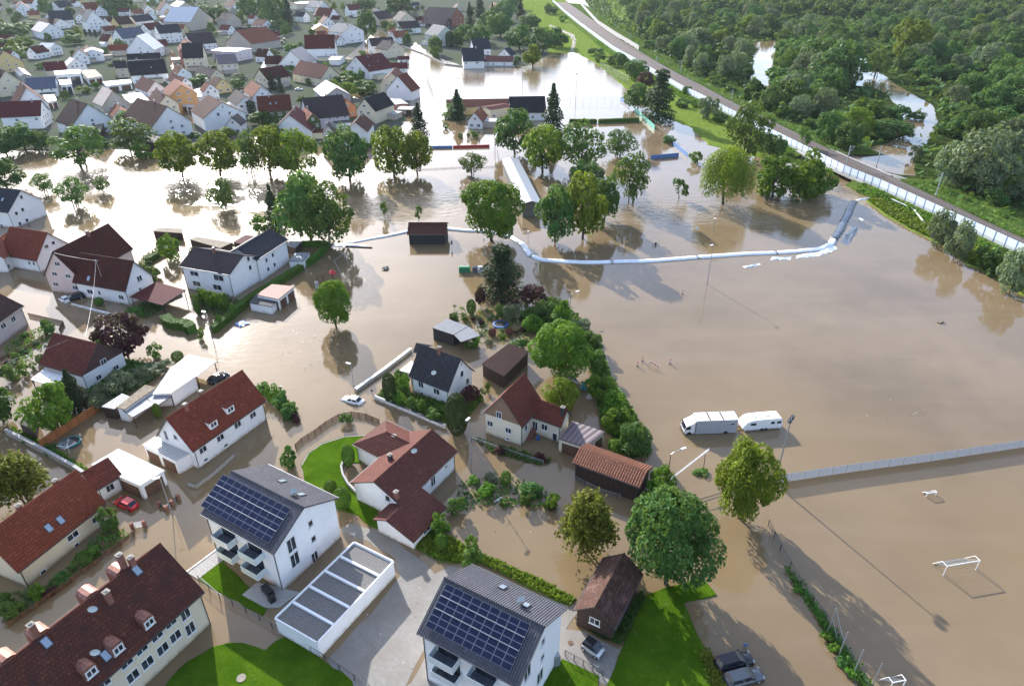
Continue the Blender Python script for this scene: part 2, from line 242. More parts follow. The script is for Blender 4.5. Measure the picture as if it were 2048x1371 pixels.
tag(obj('flood_water', me), kind='structure')
def jitter(poly, amp, step):
    pts = resample([(*p, 0) for p in list(poly) + [poly[0]]], step)[:-1]
    return [(p.x + random.uniform(-amp, amp), p.y + random.uniform(-amp, amp)) for p in pts]
import mathutils.geometry as mg
def land(name, poly, z, mat, amp=.35, step=2.5, slope=1.2, struct=True, skirt=True):
    pts = jitter(poly, amp, step) if step else list(poly); n = len(pts)
    A = sum(pts[i][0] * pts[(i + 1) % n][1] - pts[(i + 1) % n][0] * pts[i][1] for i in range(n))
    if A < 0: pts = pts[::-1]
    tri = mg.tessellate_polygon([[Vector((*p, 0)) for p in pts]])
    v = [(*p, z) for p in pts]; f = [tuple(q) for q in tri]
    fx = []
    for q in f:
        a, b, c = (v[i] for i in q); fx.append(q if (b[0] - a[0]) * (c[1] - a[1]) - (b[1] - a[1]) * (c[0] - a[0]) > 0 else q[::-1])
    f = fx
    if skirt:
        for i in range(n):
            a, b = pts[i - 1], pts[(i + 1) % n]; d = Vector((b[1] - a[1], a[0] - b[0], 0)); d = d.normalized() if d.length > 0 else d
            v.append((pts[i][0] + d.x * slope, pts[i][1] + d.y * slope, -.5))
        for i in range(n): j = (i + 1) % n; f.append((i, n + i, n + j, j))
    o = obj(name, rawmesh(name, v, f, mat, False)); 
    if struct: tag(o, kind='structure')
    return o
def inside(poly, x, y):
    r = False; n = len(poly)
    for i in range(n):
        (ax, ay), (bx, by) = poly[i], poly[i - 1]
        if (ay > y) != (by > y) and x < (bx - ax) * (y - ay) / (by - ay) + ax: r = not r
    return r
def scatter(poly, n):
    xs = [p[0] for p in poly]; ys = [p[1] for p in poly]; out = []; k = 0
    while len(out) < n and k < n * 60:
        k += 1; x, y = random.uniform(min(xs), max(xs)), random.uniform(min(ys), max(ys))
        if inside(poly, x, y): out.append((x, y))
    return out
def tufts(name, pts, size, mat, zf=lambda x, y: .1, hs=1.0):
    v = []; f = []
    for x, y in pts:
        s = size * random.uniform(.5, 1.3); a = random.uniform(0, 2 * pi); z = zf(x, y); ti = random.uniform(.2, 1.1); dx, dy = cos(a) * s, sin(a) * s; nx, ny = -sin(a) * s * cos(ti), cos(a) * s * cos(ti); h = s * hs * sin(ti) + .05
        k = len(v); z0 = z + random.uniform(0, size * hs * .6); v += [(x - dx * .5, y - dy * .5, z0), (x + dx * .5, y + dy * .5, z0), (x + dx * .35 + nx, y + dy * .35 + ny, z0 + h), (x - dx * .35 + nx, y - dy * .35 + ny, z0 + h)]; f.append((k, k + 1, k + 2, k + 3))
    return tag(obj(name, rawmesh(name, v, f, mat, False)), kind='stuff')
HOUSES = [
{'n': 'apartment_block', 'c': 'apartment block', 'l': 'long cream apartment block with mottled dark red roof and copper dormers', 'x': -53.78, 'y': 40.1, 'r': -2.0627, 'L': 44, 'w': 6.0, 'e': 5.85, 'z': 11.25, 'o': 0.35, 'rf': 'mottled', 'wl': 'cream', 'id': 'barracks', 'near': 1, 'win': [(2, -19.09, 4.76, 1.3, 1.8), (2, -19.05, 2.1, 1.3, 1.9), (2, -17.21, 5.32, 1.5, 1.2), (2, -15.29, 5.2, 1.5, 1.2), (2, -13.28, 5.24, 1.5, 1.2), (2, -11.37, 5.23, 1.5, 1.2), (2, -17.14, 2.9, 1.5, 1.5), (2, -15.32, 2.78, 1.5, 1.5), (2, -13.27, 2.81, 1.5, 1.5), (2, -11.38, 2.79, 1.5, 1.5), (2, -8.6, 5.18, 1.5, 1.2)], 'sky': [(-18.07, 0.65), (-7.18, 0.68), (-10.23, 4.55)], 'chim': [(-17.41, -0.49, 2.6), (-18.18, 0.05, 1.3), (-13.98, 1.28, 1.6), (-6.99, -0.27, 2.2)], 'dorm': [(-15.3, 4.6, 1.5), (-11.4, 4.58, 1.5), (-8.21, 4.56, 1.5)], 'fdorm': [0.115, 0.2, 0.33, 0.41, 0.53]},
{'n': 'row_house', 'l': 'long cream walled house with clean red roof above the picket fence', 'x': -66.7, 'y': 69.85, 'r': -1.9416, 'L': 14.1, 'w': 4.0, 'e': 3.15, 'z': 8.27, 'o': 0.35, 'rf': 'red2', 'wl': 'cream', 'id': 'longred', 'near': 1, 'win': [(2, -1.09, 1.96, 1.8, 1.1), (2, -4.98, 1.7, 1.6, 1.1), (2, -1.03, 0.14, 0.8, 0.7), (2, -4.93, -0.1, 0.8, 0.7), (2, 4.22, 0.17, 0.9, 0.7)], 'sky': [(0.8, 2.64), (-0.93, 2.71)], 'chim': [(-4.02, -0.46, 0.9), (1.53, -0.38, 1.0)]},
{'n': 'garage_annex', 'c': 'garage', 'l': 'low red roofed link building with glass awning beside the red car', 'x': -64.83, 'y': 81.02, 'r': 0.996, 'L': 4.32, 'w': 2.8, 'e': 2.9, 'z': 5.09, 'rf': 'darkred2', 'wl': 'white', 'id': 'annex', 'near': 1, 'sd': -1},
{'n': 'duplex_house', 'l': 'white semi-detached house with rust red roof and two small dormers', 'x': -51.91, 'y': 94.71, 'r': 1.0896, 'L': 16.15, 'w': 4.4, 'e': 4.05, 'z': 9.29, 'rf': 'red', 'wl': 'white', 'id': 'duplex', 'near': 1, 'sd': -1, 'win': [(3, -5.97, 2.84, 1.5, 1.2), (3, -2.34, 2.77, 1.5, 1.2), (3, 1.5, 2.95, 1.5, 1.2), (3, 4.95, 2.7, 1.4, 1.2), (3, -5.99, 0.72, 0.9, 0.6), (3, -1.74, 0.71, 0.9, 0.6), (1, -0.35, 5.3, 1.0, 1.0), (1, 2.09, 4.79, 0.9, 1.9)], 'chim': [(-4.46, -0.33, 1.0), (-0.73, 0.23, 1.0)], 'dorm': [(-2.61, -3.04, 1.7), (1.41, -2.71, 1.7)]},
{'n': 'cottage', 'l': 'white house with dark red roof and brown boarded gable behind the fir', 'x': -85.89, 'y': 115.21, 'r': 2.7697, 'L': 11.85, 'w': 5.0, 'e': 3.6, 'z': 8.1, 'rf': 'darkred2', 'wl': 'white', 'id': 'cottage', 'near': 1, 'gcol': 'brownclad', 'win': [(1, -0.13, 3.81, 1.3, 1.2), (1, -2.16, 1.21, 1.3, 1.1), (1, 1.86, 1.36, 1.2, 1.1)]},
{'l': 'pale pink house with brown verge at the picture edge by the sandbags', 'x': -115.48, 'y': 130.07, 'r': -1.6193, 'L': 12, 'w': 5.2, 'e': 4.6, 'z': 7.98, 'rf': 'brown', 'wl': 'pink', 'near': 1, 'win': [(2, -2.22, 3.17, 1.3, 1.3), (2, 0.95, 3.19, 1.5, 1.2)]},
{'l': 'white house with red angled roof and basement door near the floodwater gate', 'x': -128.86, 'y': 170.77, 'r': 2.8119, 'L': 13.55, 'w': 5.6, 'e': 3.45, 'z': 9.25, 'rf': 'red', 'wl': 'white', 'id': 'lhouse', 'near': 1, 'win': [(2, -3.21, 2.23, 0.8, 1.0), (2, -4.87, 2.29, 0.8, 1.0), (1, 1.36, 5.77, 1.2, 1.0), (1, -0.8, 5.99, 1.0, 1.0)]},
{'n': 'wing', 'l': '', 'x': -137.03, 'y': 169.99, 'r': 1.702, 'L': 13.97, 'w': 3.6, 'e': 4.0, 'z': 7.02, 'rf': 'red', 'wl': 'white', 'of': 'lhouse', 'near': 1, 'sd': -1, 'win': [(3, -5.9, 1.36, 1.2, 1.2), (3, -2.47, 1.31, 0.9, 1.0)]},
{'l': 'tall white house with slate grey roof standing alone in the glittering river', 'x': -157.56, 'y': 203.83, 'r': 2.8596, 'L': 15.99, 'w': 6.4, 'e': 5.1, 'z': 10.1, 'rf': 'slate', 'wl': 'white', 'near': 1, 'win': [(1, 0.26, 7.9, 1.0, 1.2), (1, 1.34, 4.28, 1.0, 1.2), (1, 3.68, 3.89, 1.0, 1.2), (1, 1.24, 0.82, 1.0, 1.2), (1, 3.84, 0.61, 1.0, 1.2), (2, -2.72, 0.18, 1.0, 1.2)], 'sky': [(-3.47, 3.13)]},
{'n': 'farmhouse', 'l': 'big white house with chocolate red crossed roofs and brown carport', 'x': -97.87, 'y': 151.34, 'r': 2.8225, 'L': 16.38, 'w': 4.6, 'e': 3.9, 'z': 9.79, 'rf': 'choc', 'wl': 'white', 'id': 'cross', 'near': 1, 'win': [(1, -0.53, 4.94, 1.5, 1.5), (1, 0.2, 2.42, 0.7, 0.9), (2, 3.85, 1.8, 1.9, 1.2), (2, -5.66, 1.77, 1.6, 1.2), (2, 0.94, 1.98, 0.8, 1.2)], 'sky': [(3.51, 3.63)]},
{'n': 'wing', 'l': '', 'x': -108.46, 'y': 160.57, 'r': 1.3789, 'L': 19.52, 'w': 5.2, 'e': 4.5, 'z': 11.16, 'rf': 'choc', 'wl': 'pink', 'of': 'cross', 'near': 1, 'sd': -1, 'win': [(1, 0.23, 7.88, 1.5, 1.1), (1, 2.04, 5.06, 1.5, 1.1), (1, -1.62, 4.81, 1.5, 1.1), (1, 2.84, 2.21, 1.5, 1.1), (1, -2.46, 1.74, 1.5, 1.1)], 'chim': [(1.93, -0.19, 1.0)]},
{'l': 'white two storey house with mauve tiled roof and timber balconies', 'x': -73.13, 'y': 156.82, 'r': 2.8009, 'L': 15.21, 'w': 6.0, 'e': 6.3, 'z': 8.97, 'rf': 'plum', 'wl': 'white', 'id': 'mauve', 'near': 1, 'win': [(2, 3.68, 4.7, 2.6, 1.3), (2, 3.72, 1.97, 2.4, 1.4), (2, -3.67, 4.66, 3.0, 1.6), (2, -2.56, 1.95, 2.6, 1.5), (1, -1.78, 7.18, 1.0, 1.3), (1, -1.78, 4.8, 1.0, 1.3)], 'chim': [(0.66, 0.68, 1.3)]},
{'n': 'wing', 'l': '', 'x': -67.03, 'y': 165.61, 'r': -1.8633, 'L': 14.46, 'w': 5.0, 'e': 6.3, 'z': 8.85, 'rf': 'slate', 'wl': 'white', 'of': 'mauve', 'near': 1, 'win': [(2, 2.82, 4.44, 1.0, 1.2), (2, -0.04, 4.67, 1.0, 1.2), (2, 2.79, 1.89, 1.0, 1.2), (2, -0.04, 1.93, 1.0, 1.2)]},
{'l': 'white house with charcoal tiled roof and round dish above the white garden wall', 'x': -13.55, 'y': 109.63, 'r': 2.5658, 'L': 9.71, 'w': 4.2, 'e': 3.45, 'z': 8.46, 'rf': 'charcoal', 'wl': 'white', 'id': 'char', 'near': 1, 'win': [(2, 2.18, 2.23, 1.3, 1.4), (2, -1.61, 2.06, 1.5, 1.3), (1, -0.56, 4.63, 1.0, 1.4), (1, -2.21, 2.0, 1.0, 1.4), (1, -0.5, 6.83, 0.4, 0.7), (2, 2.14, 0.21, 1.0, 0.6), (2, -1.83, -0.03, 1.0, 0.6)], 'chim': [(0.07, 0.17, 1.2)]},
{'n': 'wing', 'l': '', 'x': -18.39, 'y': 119.72, 'r': 2.8578, 'L': 2.88, 'w': 1.8, 'e': 3.0, 'z': 4.04, 'rf': 'charcoal', 'wl': 'white', 'of': 'char', 'near': 1},
{'n': 'farmhouse', 'l': 'cream house with brown gable and weathered red roof beside the orange ribbed barn', 'x': 0.22, 'y': 96.97, 'r': 1.0583, 'L': 8.11, 'w': 4.0, 'e': 4.35, 'z': 9.47, 'rf': 'tile2', 'wl': 'cream2', 'id': 'creamhouse', 'near': 1, 'gcol': 'tanclad', 'sd': -1, 'win': [(1, 0.77, 5.05, 1.1, 1.4), (1, 2.58, 2.55, 1.2, 1.2), (1, -1.08, 2.43, 1.2, 1.2), (1, -0.94, 0.54, 0.8, 0.5), (3, -1.91, 2.77, 1.0, 1.3)]},
{'n': 'wing', 'l': '', 'x': 6.16, 'y': 96.08, 'r': 2.6002, 'L': 7.79, 'w': 2.0, 'e': 3.75, 'z': 6.31, 'rf': 'tile2', 'wl': 'cream2', 'of': 'creamhouse', 'near': 1, 'win': [(2, -0.38, 2.13, 1.3, 1.3), (2, -2.46, 0.63, 1.0, 2.0), (2, 1.49, 1.66, 1.1, 2.0)], 'chim': [(-3.28, 0.56, 1.3)]},
{'n': 'barn', 'c': 'barn', 'l': 'dark timber barn under a bright orange ribbed tile roof', 'x': 16.0, 'y': 83.13, 'r': 2.604, 'L': 11.56, 'w': 2.8, 'e': 3.4, 'z': 4.65, 'rf': 'ribs', 'wl': 'wood', 'id': 'ribbarn', 'near': 1, 'ribs': 1, 'win': []},
{'n': 'bungalow', 'l': 'white bungalow with reddish brown angled roofs beside the bright lawn', 'x': -16.83, 'y': 82.39, 'r': -2.1039, 'L': 14.63, 'w': 5.0, 'e': 3.75, 'z': 6.19, 'rf': 'bung', 'wl': 'white', 'id': 'bung', 'near': 1, 'win': [(0, 2.04, 3.52, 1.0, 1.2), (2, -0.89, 2.1, 1.2, 2.0), (2, -4.47, 2.37, 0.9, 0.5)], 'chim': [(-3.68, -5.13, 1.6), (1.34, -1.8, 1.0), (6.77, 3.72, 1.2)]},
{'n': 'wing', 'l': '', 'x': -20.23, 'y': 88.64, 'r': -0.6024, 'L': 9.51, 'w': 4.0, 'e': 3.6, 'z': 5.38, 'rf': 'bung', 'wl': 'white', 'of': 'bung', 'near': 1, 'sd': -1, 'hipA': 1},
{'n': 'apartment_house', 'c': 'apartment house', 'l': 'white apartment house with solar roof and glass balconies beside the bungalow', 'x': -33.65, 'y': 69.79, 'r': 2.6095, 'L': 14.2, 'w': 6.0, 'e': 7.5, 'z': 10.69, 'rf': 'rib_grey', 'wl': 'white2', 'id': 'aptA', 'near': 1, 'win': [(1, -0.77, 6.87, 0.9, 1.1), (1, -0.76, 3.96, 0.9, 1.1), (1, 2.83, 6.13, 1.5, 2.4), (1, 2.82, 3.33, 1.5, 2.4), (1, -0.37, 0.63, 1.2, 2.2)], 'sky': [(1.0, -3.37), (-3.84, -2.39)], 'balc': [(2, 2.38, 5.11), (2, 2.45, 2.26), (2, -2.81, 5.1), (2, -2.44, 2.0)], 'solar': [(7.57, 0.95), (-6.13, 0.74), (-4.93, 5.35), (8.06, 5.18), 6, 10]},
{'n': 'apartment_house', 'c': 'apartment house', 'l': 'white apartment house with solar roof and parasol balcony by the small silver car', 'x': -2.15, 'y': 50.22, 'r': -0.5238, 'L': 13.12, 'w': 5.6, 'e': 8.85, 'z': 12.08, 'rf': 'rib_grey', 'wl': 'white2', 'id': 'aptB', 'near': 1, 'sd': -1, 'win': [(0, 0.47, 8.81, 0.9, 1.1), (0, 0.46, 6.08, 0.9, 1.1), (0, -3.06, 7.83, 1.5, 2.2), (0, -0.01, 3.15, 1.5, 2.2)], 'sky': [(-0.91, 3.66), (2.98, 2.29)], 'balc': [(3, -2.67, 6.91), (3, -2.48, 4.35), (3, 2.23, 7.01)], 'solar': [(-5.86, -0.53), (5.29, -0.35), (4.8, -4.95), (-5.97, -4.68), 7, 9]},
{'n': 'timber_barn', 'c': 'barn', 'l': 'old dark timber barn with patchy brown tile roof under the big tree', 'x': 12.49, 'y': 58.89, 'r': 1.0555, 'L': 9.74, 'w': 2.8, 'e': 3.15, 'z': 5.5, 'rf': 'oldtile', 'wl': 'wood', 'near': 1, 'win': [(1, 0.01, 2.32, 1.4, 1.1)]},
{'n': 'club_hut', 'c': 'hut', 'l': 'black clubhouse hut with red tile roof in the flood beside the white tube barrier', 'x': -24.4, 'y': 187.21, 'r': 3.1416, 'L': 11.33, 'w': 4.6, 'e': 3.2, 'z': 5.06, 'rf': 'choc', 'wl': 'blackwood', 'near': 1, 'win': []},
{'n': 'curling_hall', 'c': 'shed', 'l': 'long open shed with pale metal roof among the park trees', 'x': 2.68, 'y': 230.88, 'r': 1.7055, 'L': 51.15, 'w': 3.2, 'e': 4.5, 'z': 5.3, 'rf': 'metal', 'wl': 'greywood', 'near': 1, 'sd': -1, 'win': []},
{'n': 'clubhouse', 'c': 'clubhouse', 'l': 'long low clubhouse with rust orange roof beside the flooded pitch', 'x': -17.47, 'y': 359.3, 'r': 0.0801, 'L': 31.99, 'w': 5.8, 'e': 4.0, 'z': 6.7, 'rf': 'salmon2', 'wl': 'yellow', 'sd': -1},
{'n': 'cottage', 'l': 'tiny white cottage with salmon roof and dark shutters in front of the clubhouse', 'x': -16.32, 'y': 330.33, 'r': 1.4368, 'L': 14.59, 'w': 3.8, 'e': 3.4, 'z': 7.62, 'rf': 'salmon', 'wl': 'white'},
{'n': 'hall', 'c': 'hall', 'l': 'cream hall with flat maroon metal roof beside the tiny white cottage', 'x': -7.63, 'y': 349.57, 'r': 0.6423, 'L': 14.05, 'w': 4.2, 'e': 5, 'z': 5.59, 'rf': 'maroon', 'wl': 'cream', 'sd': -1},
{'n': 'sports_hall', 'c': 'hall', 'l': 'sports hall with broad anthracite roof by the spiky conifer', 'x': 7.39, 'y': 348.67, 'r': 0.071, 'L': 17.78, 'w': 8.6, 'e': 4, 'z': 10.02, 'rf': 'black', 'wl': 'white', 'sd': -1},
{'l': 'white gabled house with red roof at the town corner farthest from the river', 'x': -618.23, 'y': 974.91, 'r': 2.6592, 'L': 22, 'w': 7.6, 'e': 8, 'z': 15.6, 'rf': 'red', 'wl': 'white', 'id': 't1', 'sd': -1},
{'n': 'wing', 'l': '', 'x': -580.95, 'y': 894.34, 'r': 2.1453, 'L': 32, 'w': 7.2, 'e': 8, 'z': 15.2, 'rf': 'red', 'wl': 'white', 'of': 't1', 'sd': -1},
{'l': 'white house with dark solar roof behind the grey church-like house', 'x': -561.06, 'y': 939.75, 'r': -1.8487, 'L': 22, 'w': 7.8, 'e': 6, 'z': 13.02, 'rf': 'slate', 'wl': 'white'},
{'l': 'house with brick red roof next to the tall round ash tree', 'x': -503.78, 'y': 903.24, 'r': -2.3433, 'L': 19.31, 'w': 9.4, 'e': 6, 'z': 13.89, 'rf': 'red', 'wl': 'white', 'sd': -1},
{'l': 'narrow white gable house with dark slopes beside the ash tree', 'x': -487.19, 'y': 897.0, 'r': 1.8325, 'L': 22, 'w': 6.2, 'e': 6, 'z': 12.2, 'rf': 'slate', 'wl': 'white'},
{'l': 'wide white house with smooth slate roof behind the sheet metal barn', 'x': -463.29, 'y': 769.15, 'r': -2.5428, 'L': 21.1, 'w': 9.4, 'e': 7, 'z': 15.46, 'rf': 'slate', 'wl': 'white', 'sd': -1},
{'l': 'tall white gable house with pale grey roof and lean-to', 'x': -410.17, 'y': 730.37, 'r': 2.2617, 'L': 22, 'w': 8.4, 'e': 9, 'z': 19.01, 'rf': 'lightgrey', 'wl': 'white'},
{'n': 'barn', 'c': 'barn', 'l': 'barn with half metal half orange roof and big white gable', 'x': -425.57, 'y': 679.29, 'r': 2.3756, 'L': 32, 'w': 9.4, 'e': 6, 'z': 12.58, 'rf': 'patch', 'wl': 'white'},
{'n': 'barn', 'c': 'barn', 'l': 'low brown roofed outbuilding behind the white gable barn', 'x': -467.6, 'y': 757.39, 'r': 2.7004, 'L': 30.97, 'w': 9.4, 'e': 4, 'z': 9.43, 'rf': 'brown', 'wl': 'white', 'sd': -1},
{'l': 'ochre house with dark roof at the bend of the upper lane', 'x': -385.56, 'y': 737.22, 'r': 1.0151, 'L': 15.52, 'w': 7.6, 'e': 6, 'z': 12.84, 'rf': 'brown', 'wl': 'yellow'},
{'l': 'white house with slate roof below the long pale barn', 'x': -375.4, 'y': 756.21, 'r': -2.0389, 'L': 22, 'w': 6.0, 'e': 7, 'z': 12.4, 'rf': 'slate', 'wl': 'white'},
{'n': 'barn', 'c': 'barn', 'l': 'long barn with pale sheet roof near the top of town', 'x': -406.82, 'y': 929.58, 'r': 2.2708, 'L': 32, 'w': 9.4, 'e': 8, 'z': 13.0, 'rf': 'sheet', 'wl': 'beige'},
{'n': 'barn', 'c': 'barn', 'l': 'large beige gabled barn with bluish sheet roof', 'x': -325.2, 'y': 751.27, 'r': 2.93, 'L': 30, 'w': 19.43, 'e': 8.0, 'z': 20.14, 'rf': 'sheet2', 'wl': 'beige'},
{'l': 'small house with red roof squeezed between the slate roofs', 'x': -347.5, 'y': 749.63, 'r': -1.8899, 'L': 16.26, 'w': 3.4, 'e': 6, 'z': 8.85, 'rf': 'red', 'wl': 'white'},
{'l': 'tall white house with dark red roof on the flooded street', 'x': -325.49, 'y': 671.57, 'r': -1.94, 'L': 17.81, 'w': 5.6, 'e': 8, 'z': 13.04, 'rf': 'darkred', 'wl': 'white'},
{'l': 'tall white house with slate roof next to the flooded street', 'x': -299.4, 'y': 644.93, 'r': -2.3747, 'L': 19.52, 'w': 6.8, 'e': 8, 'z': 14.12, 'rf': 'slate', 'wl': 'white'},
{'l': 'white house with blue solar roof behind the snow white annex', 'x': -320.94, 'y': 620.03, 'r': -2.143, 'L': 22, 'w': 7.8, 'e': 7, 'z': 14.02, 'rf': 'solar', 'wl': 'white', 'id': 't16'},
{'n': 'wing', 'l': '', 'x': -278.55, 'y': 556.97, 'r': 1.6365, 'L': 20, 'w': 10.44, 'e': 6.0, 'z': 15.73, 'rf': 'sheet', 'wl': 'white', 'of': 't16'},
{'l': 'modern white cube house with pale shallow roof among gardens', 'x': -307.79, 'y': 537.13, 'r': 2.0793, 'L': 14, 'w': 6.66, 'e': 6.0, 'z': 8.56, 'rf': 'sheet2', 'wl': 'white2'},
{'l': 'white villa with pale hipped roof and brown terrace awnings', 'x': -356.38, 'y': 565.32, 'r': 2.9535, 'L': 12.11, 'w': 6.0, 'e': 6, 'z': 8.8, 'rf': 'sheet', 'wl': 'white', 'sd': -1},
{'l': 'little house with striped gable below the white villa', 'x': -292.19, 'y': 484.16, 'r': -0.812, 'L': 11.76, 'w': 6.0, 'e': 5, 'z': 9.2, 'rf': 'striped', 'wl': 'white', 'sd': -1},
{'l': 'yellow gable house at the picture edge with solar lean-to', 'x': -341.56, 'y': 487.97, 'r': -0.6612, 'L': 14.98, 'w': 9.2, 'e': 6, 'z': 13.72, 'rf': 'brown', 'wl': 'yellow'},
{'n': 'shed', 'c': 'shed', 'l': 'grey lean-to with glossy solar roof beside the yellow house', 'x': -310.77, 'y': 457.21, 'r': -0.8937, 'L': 32, 'w': 3.0, 'e': 4, 'z': 5.4, 'rf': 'solar', 'wl': 'grey', 'sd': -1},
{'l': 'cream house with curved gable and dark brown roof at the picture edge', 'x': -289.72, 'y': 408.32, 'r': 2.4586, 'L': 17.44, 'w': 6.6, 'e': 7, 'z': 13.6, 'rf': 'brown', 'wl': 'cream'},
{'l': 'house with steep dark red roof flanked by white stepped terraces', 'x': -238.48, 'y': 348.94, 'r': -0.9115, 'L': 22, 'w': 7.2, 'e': 7, 'z': 15.58, 'rf': 'darkred', 'wl': 'white', 'sd': -1},
{'l': 'long white row building with maroon roof along the lower lane', 'x': -228.43, 'y': 328.46, 'r': -2.884, 'L': 17.03, 'w': 6.8, 'e': 6, 'z': 11.71, 'rf': 'maroon', 'wl': 'white'},
{'l': 'low house with rust red roof covered in blue solar panels', 'x': -265.34, 'y': 403.97, 'r': -2.703, 'L': 14.54, 'w': 8.6, 'e': 5, 'z': 9.97, 'rf': 'solar', 'wl': 'white'},
{'l': 'large white house with broad black roof and box dormer', 'x': -227.73, 'y': 451.48, 'r': -2.6265, 'L': 21.16, 'w': 8.2, 'e': 5, 'z': 12.38, 'rf': 'black', 'wl': 'white', 'sky': [(-2.08, 4.39)]},
{'l': 'house with dark roof directly behind the broad black roofed house', 'x': -254.68, 'y': 504.58, 'r': -2.7854, 'L': 21.18, 'w': 4.0, 'e': 6, 'z': 9.36, 'rf': 'black', 'wl': 'white'},
{'l': 'narrow beige house beside the broad black roof', 'x': -253.87, 'y': 469.33, 'r': -2.5927, 'L': 7.24, 'w': 7.8, 'e': 6, 'z': 9.64, 'rf': 'black', 'wl': 'beige', 'sd': -1},
{'l': 'house with dark red roof and small grey annex in the town middle', 'x': -202.06, 'y': 398.58, 'r': -0.8255, 'L': 22, 'w': 5.6, 'e': 5, 'z': 10.04, 'rf': 'darkred', 'wl': 'white', 'sd': -1},
{'l': 'apricot orange house with salmon roof', 'x': -173.48, 'y': 371.92, 'r': 2.112, 'L': 22, 'w': 7.0, 'e': 8, 'z': 12.9, 'rf': 'salmon', 'wl': 'orange', 'win': [(1, 2.36, 8.82, 1.7, 1.3), (1, -2.35, 9.11, 1.3, 1.3), (1, 2.54, 5.48, 1.7, 1.3), (1, -2.42, 5.73, 1.3, 1.3)]},
{'l': 'white gabled house with rosy tile roof behind the apricot house', 'x': -192.14, 'y': 413.79, 'r': -0.7643, 'L': 18.48, 'w': 3.6, 'e': 6, 'z': 9.24, 'rf': 'tile2', 'wl': 'white', 'sd': -1},
{'l': 'cream house with dark brown gable roof below the apricot house', 'x': -176.8, 'y': 358.06, 'r': 2.2115, 'L': 22, 'w': 5.0, 'e': 6, 'z': 10.5, 'rf': 'choc', 'wl': 'cream'},
{'n': 'barn', 'c': 'barn', 'l': 'big old beige barn with arched gable and orange roof slope', 'x': -201.26, 'y': 354.52, 'r': 2.3374, 'L': 15.38, 'w': 6.6, 'e': 6, 'z': 12.6, 'rf': 'patch2', 'wl': 'beige'},
{'l': 'small white gable annex with orange roof at the beige barn', 'x': -188.76, 'y': 337.01, 'r': -1.0185, 'L': 15.26, 'w': 4.2, 'e': 4, 'z': 7.78, 'rf': 'salmon', 'wl': 'white', 'sd': -1},
{'l': 'house with large dark brown roof beside the willow', 'x': -195.51, 'y': 318.81, 'r': 2.4555, 'L': 18, 'w': 9.4, 'e': 5, 'z': 13.46, 'rf': 'brown', 'wl': 'white'},
{'l': 'long white hall with chocolate brown roof beside the leaning willow', 'x': -161.38, 'y': 316.31, 'r': 2.4272, 'L': 30, 'w': 9.2, 'e': 6, 'z': 13.72, 'rf': 'choc', 'wl': 'white'},
{'l': 'large white gable house with brown roof and dark balcony by the lime trees', 'x': -139.57, 'y': 332.4, 'r': 2.2134, 'L': 22, 'w': 9.88, 'e': 6.0, 'z': 12.17, 'rf': 'choc', 'wl': 'white', 'win': [(1, 2.71, 6.95, 1.4, 1.6), (1, -2.55, 6.84, 1.4, 1.6), (1, 0.09, 9.96, 0.8, 1.0)]},
{'l': 'slim white gable outbuilding with slate roof behind the lime trees', 'x': -126.01, 'y': 317.34, 'r': 1.6105, 'L': 9.07, 'w': 3.6, 'e': 4, 'z': 7.6, 'rf': 'slate', 'wl': 'white'},
{'l': 'cream house with black roof and round dormer at the flooded street', 'x': -217.71, 'y': 500.53, 'r': -2.8913, 'L': 13.51, 'w': 9.4, 'e': 8, 'z': 16.46, 'rf': 'black', 'wl': 'cream', 'sd': -1},
{'l': 'pale lilac house with flat white roof', 'x': -207.31, 'y': 541.62, 'r': 2.796, 'L': 22, 'w': 9.4, 'e': 7, 'z': 7.66, 'rf': 'flatwhite', 'wl': 'lilac', 'sd': -1},
{'n': 'barn', 'c': 'barn', 'l': 'tall barn with faded salmon roof and beige gable', 'x': -210.99, 'y': 601.58, 'r': 1.1407, 'L': 34, 'w': 14.02, 'e': 6.0, 'z': 15.45, 'rf': 'salmon', 'wl': 'beige'},
{'n': 'barn', 'c': 'barn', 'l': 'barn with dusky grey roof next to the pale sheet barns', 'x': -290.15, 'y': 766.0, 'r': 2.6307, 'L': 14.66, 'w': 9.4, 'e': 7, 'z': 13.58, 'rf': 'plum', 'wl': 'beige'},
{'n': 'barn', 'c': 'barn', 'l': 'beige gabled barn with pale grey roof near the top of town', 'x': -316.22, 'y': 836.17, 'r': 2.6424, 'L': 17.71, 'w': 9.4, 'e': 7, 'z': 13.58, 'rf': 'lightgrey', 'wl': 'beige'},
{'l': 'white house with dusky plum roof beside the faded salmon barn', 'x': -216.23, 'y': 605.26, 'r': -2.3346, 'L': 19.58, 'w': 9.4, 'e': 7, 'z': 15.46, 'rf': 'plum', 'wl': 'white', 'sd': -1},
{'l': 'wide house with wine red roof at the top of town', 'x': -345.69, 'y': 938.08, 'r': 2.4402, 'L': 22, 'w': 9.0, 'e': 7, 'z': 14.55, 'rf': 'darkred', 'wl': 'white', 'sd': -1},
{'l': 'cream house with solar panels on its brown roof', 'x': -191.71, 'y': 487.73, 'r': -2.6577, 'L': 12.67, 'w': 8.4, 'e': 6, 'z': 10.85, 'rf': 'solar2', 'wl': 'cream'},
{'l': 'low cream gable house with dusky roof near the round bushes', 'x': -190.57, 'y': 453.5, 'r': 2.385, 'L': 22, 'w': 4.8, 'e': 4, 'z': 7.75, 'rf': 'plum', 'wl': 'cream'},
{'l': 'rose red house front along the flooded street', 'x': -232.9, 'y': 527.38, 'r': -1.1057, 'L': 22, 'w': 7.2, 'e': 9, 'z': 15.48, 'rf': 'salmon2', 'wl': 'rose', 'sd': -1},
